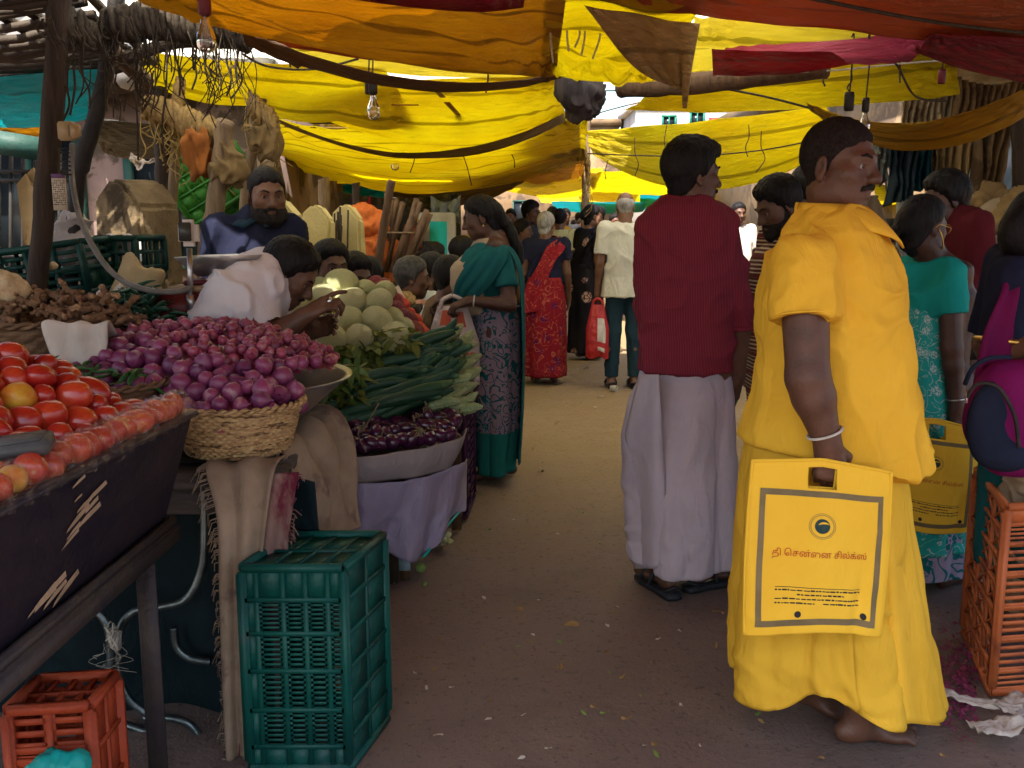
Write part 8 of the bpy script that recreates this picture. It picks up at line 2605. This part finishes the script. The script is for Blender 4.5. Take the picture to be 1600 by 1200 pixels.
seated('young vendor in a yellow shirt looking right', 698, 392, 7.6, -80, Y_SH, 'full', SK_MID, False, (0, 4, 0))
seated('half hidden vendor sitting behind the striped shirt', 655, 400, 7.4, -60, K_SH, 'short', SK_DARK)
walker('stooping man in a pale olive shirt behind the woman in dark teal', 712, 355, 8.8, -90, 1.58, 'short', HAIR, colour_cloth((.36, .34, .10)), C_BLACK, 'man', SK_DARK, (0, 10, 0), .8, None, .013, 22)
# ------------------------------------------------------------ right side and clutter up the left
JUTE_M = [M('jute_curtain', (.30, .20, .085), (.20, .13, .055), 5, .98, .5, 260, c3=(.12, .08, .035), c3scale=3, c3amt=.58), M('jute_curtain_brown', (.20, .13, .06), (.13, .08, .04), 5, .98, .5, 260, c3=(.08, .05, .025), c3scale=3, c3amt=.55), JUTE_L]
def curtain(label, px0, px1, py0, py1, y, mat, n=6, amp=.05, seed=2, name='jute_curtain', taper=.8, sway=0.0):
    a, b2 = P(px0, py0, y), P(px1, py0, y); zb = P(px0, py1, y).z
    nu, nv = 70, 34; g, uv = [], []
    for i in range(nv + 1):
        t = i / nv; row = []
        for j in range(nu + 1):
            u = j / nu
            m = (a + b2) / 2
            p = a.lerp(b2, u); p.x = m.x + (p.x - m.x) * (1 - (1 - taper) * math.sin(t * PI * .8)) + sway * t
            p.z = a.z + (zb - a.z) * t - .06 * math.sin(PI * u) * (1 - t) + .05 * float(vnoise(np.array([u * 5, seed, t]), 3)) * t
            p.y += amp * (abs(math.sin(u * n * PI + t * 1.5 + seed)) - .5) + .05 * float(fbm(np.array([u * 5, t * 3, seed]), 3, 4))
            row.append(p); uv.append((u, t))
        g.append(row)
    b = MB().sheet(g); c = (a + b2) / 2; b.V = [Vector(v) - c for v in b.V]
    o = obj(name, mesh_of(name, b.V, b.F, mat, True, uv), None, c)
    o.modifiers.new('t', 'SOLIDIFY').thickness = .006
    return tag(o, label, 'curtain')
curtain('broad brown jute curtain hanging right of the man in yellow', 1464, 1530, 176, 330, 5.6, JUTE_M[0], 5, .07, 3)
curtain('darker folded jute curtain at the far right', 1518, 1588, 180, 330, 5.5, JUTE_M[1], 4, .08, 4, taper=.7)
curtain('narrow jute strip hanging beside the dark clothes', 1448, 1480, 188, 300, 5.7, JUTE_M[2], 3, .04, 5)
curtain('dark blue black cloth hanging behind the face of the man in yellow', 1384, 1440, 205, 325, 5.4, cloth('cloth_dark_slate', (.02, .035, .045), (.012, .02, .03), fold=.6), 4, .07, 6, 'hanging_cloth', .6)
curtain('grey cloth hanging beside the dark blue one', 1364, 1396, 210, 290, 5.5, cloth('cloth_slate_grey', (.13, .14, .13), (.09, .10, .10), fold=.6), 3, .05, 7, 'hanging_cloth', .7)
curtain('pale dry fibres hanging in a ragged fringe at the upper right', 1410, 1500, 120, 200, 5.9, JUTE_L, 9, .05, 21, 'fibre_fringe', .95)
curtain('brown stalk bundle hanging in a fringe at the right edge', 1490, 1610, 116, 200, 5.8, JUTE_M[1], 11, .05, 22, 'fibre_fringe', .95)
curtain('deep teal cloth hanging under the ochre hammock cloth', 1425, 1462, 200, 290, 5.6, cloth('cloth_deep_teal', (.010, .05, .06), (.006, .03, .04), fold=.6), 3, .05, 8, 'hanging_cloth', .8)
curtain('dark backing cloth closing the right stall', 1250, 1480, 330, 520, 7.6, T_DARK, 7, .06, 9, 'dark_backdrop', 1.0)
for lab, prims, mat, sd in [
    ('bulging jute sack lying on the right sack heap', [(P(1500, 352, 5.0), P(1545, 318, 5.0), .10, .09)], JUTE_M[0], 1),
    ('pale jute sack on top of the right sack heap', [(P(1520, 392, 4.8), P(1572, 345, 4.8), .12, .10)], JUTE_L, 2),
    ('rolled mouth of an open jute sack at the right edge', [(P(1575, 350, 4.7), P(1600, 310, 4.7), .07, .05), (P(1585, 370, 4.7), P(1605, 340, 4.7), .07, .06)], JUTE_M[0], 3),
    ('crumpled brown sack low in the right sack heap', [(P(1530, 425, 4.7), P(1585, 408, 4.7), .10, .10)], JUTE_M[1], 4),
    ('tan sack at the foot of the right sack heap', [(P(1545, 452, 4.75), P(1600, 445, 4.75), .09, .09)], JUTE_M[0], 5)]:
    lump('jute_sack', lab, 'sack', prims, .010, mat, .030, (10, 10, 8), sd, 'jute sacks heaped at the right stall')
plank_table('dark counter of the right stall behind the sacks', 1.95, 3.2, 4.5, 5.4, P(1560, 470, 4.75).z - .05, 3, WOOD_D)
plank_table('second counter of the right stall with spring tubers', 2.2, 3.6, 5.6, 6.6, .80, 3, WOOD_B)
b = MB(); w = catmull([P(1556, 412, 4.4), P(1558, 386, 4.4), P(1568, 380, 4.4), P(1580, 386, 4.4), P(1584, 410, 4.4)], 6)
o = b.tube([p - w[0] for p in w], .007, 8); o = b.obj('basket_handle', STEEL, None, True); o.location = w[0]; tag(o, 'bent wire handle standing up before the sacks', 'handle')
rr = random.Random(71)
TUB = M('tuber_tan', (.36, .24, .11), (.26, .17, .08), 16, .8, .3, 60, var=.3)
TU_ME = [mesh_of('potato', *onion_me(s + 50, .028), TUB) for s in range(3)]
for i in range(40):
    tag(obj('potato', rr.choice(TU_ME), None, P(1545 + 60 * rr.random(), 405 + 14 * rr.random(), 4.3 + .15 * rr.random()), (rr.uniform(-2, 2), rr.uniform(-2, 2), 0), rr.uniform(.6, .9)), 'small tan potato spread before the sack heap', 'potato', 'potatoes spread before the sack heap')
plank_table('tray table under the spread potatoes', 2.05, 2.7, 4.22, 4.48, P(1570, 424, 4.3).z - .02, 1, WOOD_D)
# red fruit, backpack, pan and sack near the right edge
RF = M('fruit_red', (.34, .03, .03), (.26, .06, .03), 14, .35, .1, 60)
RF_ME = mesh_of('red_fruit', *tomato_me(3, False), RF)
for i, (px, py) in enumerate(((1513, 478), (1524, 472), (1534, 480), (1518, 490), (1530, 492), (1541, 490), (1512, 500), (1524, 504), (1536, 504))):
    tag(obj('red_fruit', RF_ME, None, P(px, py, 3.75 + .02 * i), (rr.uniform(-2, 2), 1, 0), 1.0), 'red fruit on the small stand behind the navy sleeve', 'fruit', 'red fruits behind the navy sleeve')
plank_table('small stand carrying the red fruits', 1.66, 2.1, 3.66, 4.0, P(1524, 512, 3.75).z - .01, 1, WOOD_D)
def backpack():
    y = 2.72; c = P(1580, 640, y)
    r = empty('shoulder_bag', 'magenta and navy shoulder bag with a curved zip at the right edge', 'bag', c)
    def q(px, py, d=0): return P(px, py, y + d) - c
    MAG = cloth('bag_magenta', (.17, .008, .085), (.13, .006, .07), fold=.3); NV = cloth('bag_navy', (.018, .022, .045), (.012, .016, .034), fold=.3)
    b = Solid(); b.rc(q(1572, 604), q(1640, 604), .075, .075, .05); b.rc(q(1560, 660), q(1640, 660), .075, .075, .05); b.rc(q(1575, 705), q(1640, 710), .07, .07, .05)
    b.el(q(1590, 650, .02), (.145, .085, .15), .05)
    obj('bag_body', b.mesh('bag_body', .007, MAG, rough_disp(.006, 9, 3)), r)
    b = Solid()
    b.el(q(1550, 662, -.035), (.072, .045, .125), .03)
    b.el(q(1575, 705, -.01), (.075, .075, .06), .05)
    obj('front_pocket', b.mesh('front_pocket', .006, NV, rough_disp(.006, 11, 4)), r)
    w = catmull([q(1510, 622, -.075), q(1528, 600, -.085), q(1560, 606, -.10), q(1585, 650, -.105), q(1592, 700, -.10)], 8)
    MB().tube(w, .0055, 6).obj('zip', IRON, r, True)
    w = catmull([q(1508, 600), q(1520, 575, -.04), q(1545, 560, -.05), q(1580, 558, -.05)], 8)
    MB().tube(w, .007, 6).obj('strap', NV, r, True)
    MB().tube([q(1510, 608, -.07), q(1510, 630, -.08)], .004, 6).obj('zip_pull', STEEL, r, True)
backpack()
pan('steel pan at the right edge above the sack', P(1618, 668, 2.75), .10, .07)
lump('jute_sack', 'pale jute sack standing behind the weathered orange crate', 'sack', [(P(1625, 770, 2.95), P(1622, 725, 2.85), .11, .08), (P(1625, 900, 2.95), P(1625, 770, 2.95), .13, .12)], .009, JUTE_L, .022, (10, 10, 8), 9)

# far stalls on the left: orange net sacks, teal cupboard, boxes
NETO = M('net_orange', (.50, .13, .025), (.38, .09, .02), 40, .8, .5, 160)
for i, (px, py, r, sd) in enumerate(((575, 350, .12, 1), (585, 395, .15, 2), (578, 422, .13, 3))):
    lump('net_sack', ('upper', 'bulging middle', 'lowest')[i] + ' orange net sack stacked right of the slabs', 'sack', [(P(px - 8, py, 6.9), P(px + 10, py + 4, 6.9), r, r * .85)], .014, NETO, .03, (12, 12, 9), sd, 'orange net sacks stacked right of the slabs')
def cupboard():
    y = 8.4; r = empty('cupboard', 'narrow pale cupboard with a bright turquoise door', 'cupboard', (P(682, 400, y).x, y, 0))
    zt = P(682, 332, y).z
    m = MB(); m.box((0, .2, zt / 2), (.30, .4, zt), None, .01); m.obj('carcass', M('paint_pale_grey', (.42, .42, .42), (.3, .3, .31), 6, .6, .1, 50), r)
    m = MB(); m.box((.02, -.012, zt * .54), (.15, .02, zt * .82), None, .005); d = m.obj('door', M('paint_turquoise', (.01, .36, .40), (.01, .28, .32), 5, .5, .1, 50), r)
    m = MB(); m.tube([(.075, -.03, zt * .55), (.075, -.03, zt * .62)], .006, 6); m.obj('handle', STEEL, d)
cupboard()
for lab, px, py, w, h, y, mat in (('rusty red box on the far left stall', 645, 372, 26, 34, 8.2, M('box_rust', (.22, .05, .025), (.16, .035, .02), 6, .7, .2, 50)), ('brown carton above the dark chest', 664, 352, 24, 30, 8.5, M('carton', (.30, .19, .09), (.24, .15, .07), 6, .85, .2, 50)), ('dark blue chest below the brown carton', 660, 400, 28, 40, 8.3, M('chest_blue', (.015, .025, .06), None, 6, .5, .2, 50)), ('yellowish carton printed with faded flowers', 570, 350, 26, 34, 8.6, M('carton_yellow', (.38, .30, .06), (.25, .22, .05), 20, .85, .2, 50, c3=(.12, .14, .03), c3scale=14, c3amt=.52)), ('pale wooden box with a dark opening beside the pole bundle', 612, 425, 30, 40, 7.5, WOOD_G)):
    c = P(px, py, y); k = y / 1500
    r = empty('storage_box', lab, 'box', c)
    m = MB(); m.box((0, .15, 0), (w * k, .3, h * k), None, .008); m.obj('box', mat, r)
    m = MB(); m.box((0, .148, h * k * .5 + .004), (w * k * 1.04, .31, .02), None, .004); m.obj('lid', mat, r)
    m = MB(); m.box((0, .15, -(c.z + h * k / 2) / 2 + 0), (w * k * 1.3, .35, max(.02, c.z - h * k / 2)), None, .004)
    t = empty('box_stand', 'plank stand under the ' + lab, 'stand', (c.x, c.y, 0)); zz = c.z - h * k / 2 - .01
    m = MB(); m.box((0, .15, zz - .02), (w * k * 1.6, .4, .035), None, .004); m.obj('shelf', WOOD_D, t)
    m = MB(); [m.box((sx * w * k * .7, .15 + sy * .15, (zz - .04) / 2), (.04, .04, zz - .04)) for sx in (-1, 1) for sy in (-1, 1)]; m.obj('trestle', WOOD_D, t)
curtain('added dark backdrop for the shade behind the boxes of the far left stall', 530, 720, 300, 470, 9.4, T_DARK, 9, .08, 12, 'dark_backdrop', 1.0)  # dark sheet added to stand for the unlit stall interior
curtain('dark red cloth hung in the far left stall', 556, 580, 305, 345, 8.7, colour_cloth((.20, .02, .02)), 3, .03, 13, 'hanging_cloth', .9)
curtain('grey blue sheet hung behind the woman in dark teal', 672, 720, 305, 350, 8.9, cloth('cloth_grey_blue', (.20, .24, .28), (.14, .17, .2)), 3, .04, 14, 'hanging_cloth', .9)
curtain('white shop cloth behind the stone slab', 205, 262, 238, 258, 6.2, CL_WHITE, 3, .03, 15, 'hanging_cloth', 1.0)
curtain('added dark backdrop for the shade behind the bearded stallholder', 330, 420, 300, 470, 6.9, T_DARK, 5, .05, 16, 'dark_backdrop', 1.0)  # added sheet, its dark colour stands in for shaded depth
curtain('added dark backdrop for the dim space behind the scale', -60, 200, 400, 560, 4.6, T_DARK, 9, .05, 17, 'dark_backdrop', 1.0)  # dark sheet put in for the shaded space behind the left stall

# litter on the ground
PAPR = M('paper_scrap', (.48, .44, .40), (.36, .32, .28), 30, .85, .3, 60); DRY = M('leaf_dry', (.28, .17, .06), (.18, .10, .04), 14, .85, .3, 60); GRN = M('scrap_green', (.10, .18, .03), (.16, .24, .06), 14, .6, .3, 60)
ONS = M('onion_peel', (.16, .02, .07), (.22, .04, .10), 20, .45, .2, 60, trans=.2)
def scrap_me(name, seed, mat, L=.05, w=.025, curl=.02, jag=.3):
    rr = random.Random(seed); n = 9
    top = [Vector(((t - .5) * L, w * .5 * math.sin(PI * (t * .9 + .05)) * rr.uniform(1 - jag, 1), curl * math.sin(t * 3 + seed))) for t in np.linspace(0, 1, n)]
    bot = [Vector(((t - .5) * L, -w * .5 * math.sin(PI * (t * .9 + .05)) * rr.uniform(1 - jag, 1), curl * math.cos(t * 3 + seed) * .6)) for t in np.linspace(0, 1, n)]
    b = MB().sheet([top, [(p + q) / 2 + Vector((0, 0, .004)) for p, q in zip(top, bot)], bot])
    return b.mesh(name, mat, True)
rr = random.Random(81)
SM = {'paper_scrap': [scrap_me('paper_scrap', s, PAPR, .05, .03, .008, .6) for s in range(3)], 'dry_leaf': [scrap_me('dry_leaf', s, DRY, .055, .026, .012, .3) for s in range(3)], 'green_scrap': [scrap_me('green_scrap', s, GRN, .06, .02, .01, .3) for s in range(3)]}
spots = [('dry_leaf', 892, 977, 1.1), ('dry_leaf', 1122, 957, .8), ('paper_scrap', 756, 934, .5), ('paper_scrap', 965, 948, .6), ('green_scrap', 762, 827, .7), ('dry_leaf', 845, 736, .8), ('paper_scrap', 938, 620, 1.2), ('paper_scrap', 930, 636, .9), ('dry_leaf', 946, 1018, .5), ('green_scrap', 655, 888, .5), ('paper_scrap', 900, 577, 1.2), ('paper_scrap', 876, 582, 1.0), ('paper_scrap', 962, 610, 1.0), ('dry_leaf', 832, 700, .7), ('paper_scrap', 915, 575, 1.2), ('green_scrap', 1160, 985, .5), ('dry_leaf', 768, 1045, .35), ('paper_scrap', 1062, 985, .3), ('dry_leaf', 870, 660, .8), ('dry_leaf', 655, 1025, .4)]
for i in range(190):
    spots.append((rr.choice(['dry_leaf', 'dry_leaf', 'paper_scrap', 'green_scrap']), rr.uniform(600, 1480), rr.uniform(590, 1190), rr.uniform(.16, .6)))
LT = {'paper_scrap': ('small pale paper scrap lying on the trodden ground', 'paper', 'paper scraps on the ground'), 'dry_leaf': ('dry curled brown leaf lying on the trodden ground', 'leaf', 'dry leaves on the ground'), 'green_scrap': ('torn green vegetable scrap lying on the ground', 'vegetable scrap', 'green scraps on the ground')}
for nm, px, py, k in spots:
    g = G(px, py, .010)
    tag(obj(nm, rr.choice(SM[nm]), None, g, (rr.uniform(-.2, .2), rr.uniform(-.2, .2), rr.uniform(0, 6)), k), *LT[nm])
# onion skins by the right crate: uncountable
b = MB()
for i in range(420):
    a = rr.random()
    px = 1525 - 75 * abs(rr.gauss(0, .6)); py = 1060 + rr.gauss(0, 42)
    if py > 1190 or py < 880: continue
    p = G(px, py, .012)
    leaf_geo(b, p, Vector((rr.uniform(-1, 1), rr.uniform(-1, 1), rr.uniform(-.1, .3))), Vector((rr.uniform(-.3, .3), rr.uniform(-.3, .3), 1)), rr.uniform(.008, .026), rr.uniform(.003, .009), rr.uniform(-.5, .8))
o = b.obj('onion_skins', ONS, None, True); tag(o, 'purple onion skins littering the ground by the orange crate', 'onion skins', None, 'stuff')
def crumple(label, px, py, L, w, seed, rz):
    c = G(px, py, .0); rr2 = random.Random(seed); g = []
    for i in range(13):
        row = []
        for j in range(9):
            u, v = i / 12 - .5, j / 8 - .5
            row.append(Vector((u * L, v * w * (1 - .5 * abs(u)), .022 + .030 * abs(float(fbm(np.array([u * 6, v * 5, seed]), 3, seed))) + .02 * abs(u))))
        g.append(row)
    o = MB().sheet(g).obj('torn_paper', PAPR, None, True); o.location = c; o.rotation_euler = (0, 0, rz)
    o.modifiers.new('t', 'SOLIDIFY').thickness = .0015
    tag(o, label, 'paper')
crumple('long torn grey paper strip on the ground at the lower right', 1530, 1112, .22, .05, 3, R(-28))
crumple('crumpled white paper at the right bottom edge', 1590, 1120, .14, .12, 4, R(40))
crumple('folded piece of paper at the very bottom right', 1560, 1152, .17, .09, 5, R(15))
o = MB().lathe([(.020, .0), (.022, .0), (.030, .055), (.032, .056), (.029, .055), (.019, .003), (0, .003)], 20).obj('paper_cup', M('cup_white', (.6, .56, .5), None, 8, .6), None, True)
o.location = G(954, 606, .03); o.rotation_euler = (R(95), 0, R(60)); tag(o, 'white paper cup lying on the lane', 'cup')
# cabbage trimmings by the stall leg
r = empty('cabbage_trimmings', 'trimmed pale cabbage leaves by the leg of the low stall', 'cabbage leaves', G(692, 852, .01))
b = MB()
for i in range(9):
    leaf_geo(b, Vector((rr.uniform(-.07, .07), rr.uniform(-.04, .04), .01)), Vector((rr.uniform(-1, 1), rr.uniform(-1, .4), rr.uniform(.0, .6))), Vector((rr.uniform(-.3, .3), rr.uniform(-.3, .3), 1)), rr.uniform(.05, .10), rr.uniform(.02, .035), rr.uniform(-.6, .8))
b.obj('leaves', CABB, r, True)
b = MB(); b.tube([Vector((.0, 0, .01)), Vector((.03, -.01, .06))], [.018, .012], 8); b.obj('stump', M('cabbage_stump', (.45, .46, .25), None, 12, .6, .2, 60), r, True)
for px, py, k in ((657, 887, 1.0), (664, 912, .5)):
    tag(obj('green_fruit', TOM_ME[0], None, G(px, py, .02 * k), None, k * .7), 'small green fruit fallen by the stall leg' if k == 1 else 'tiny green lime fallen in front of the stall', 'fruit').data = mesh_of('green_fruit', *tomato_me(4, False), GRN)
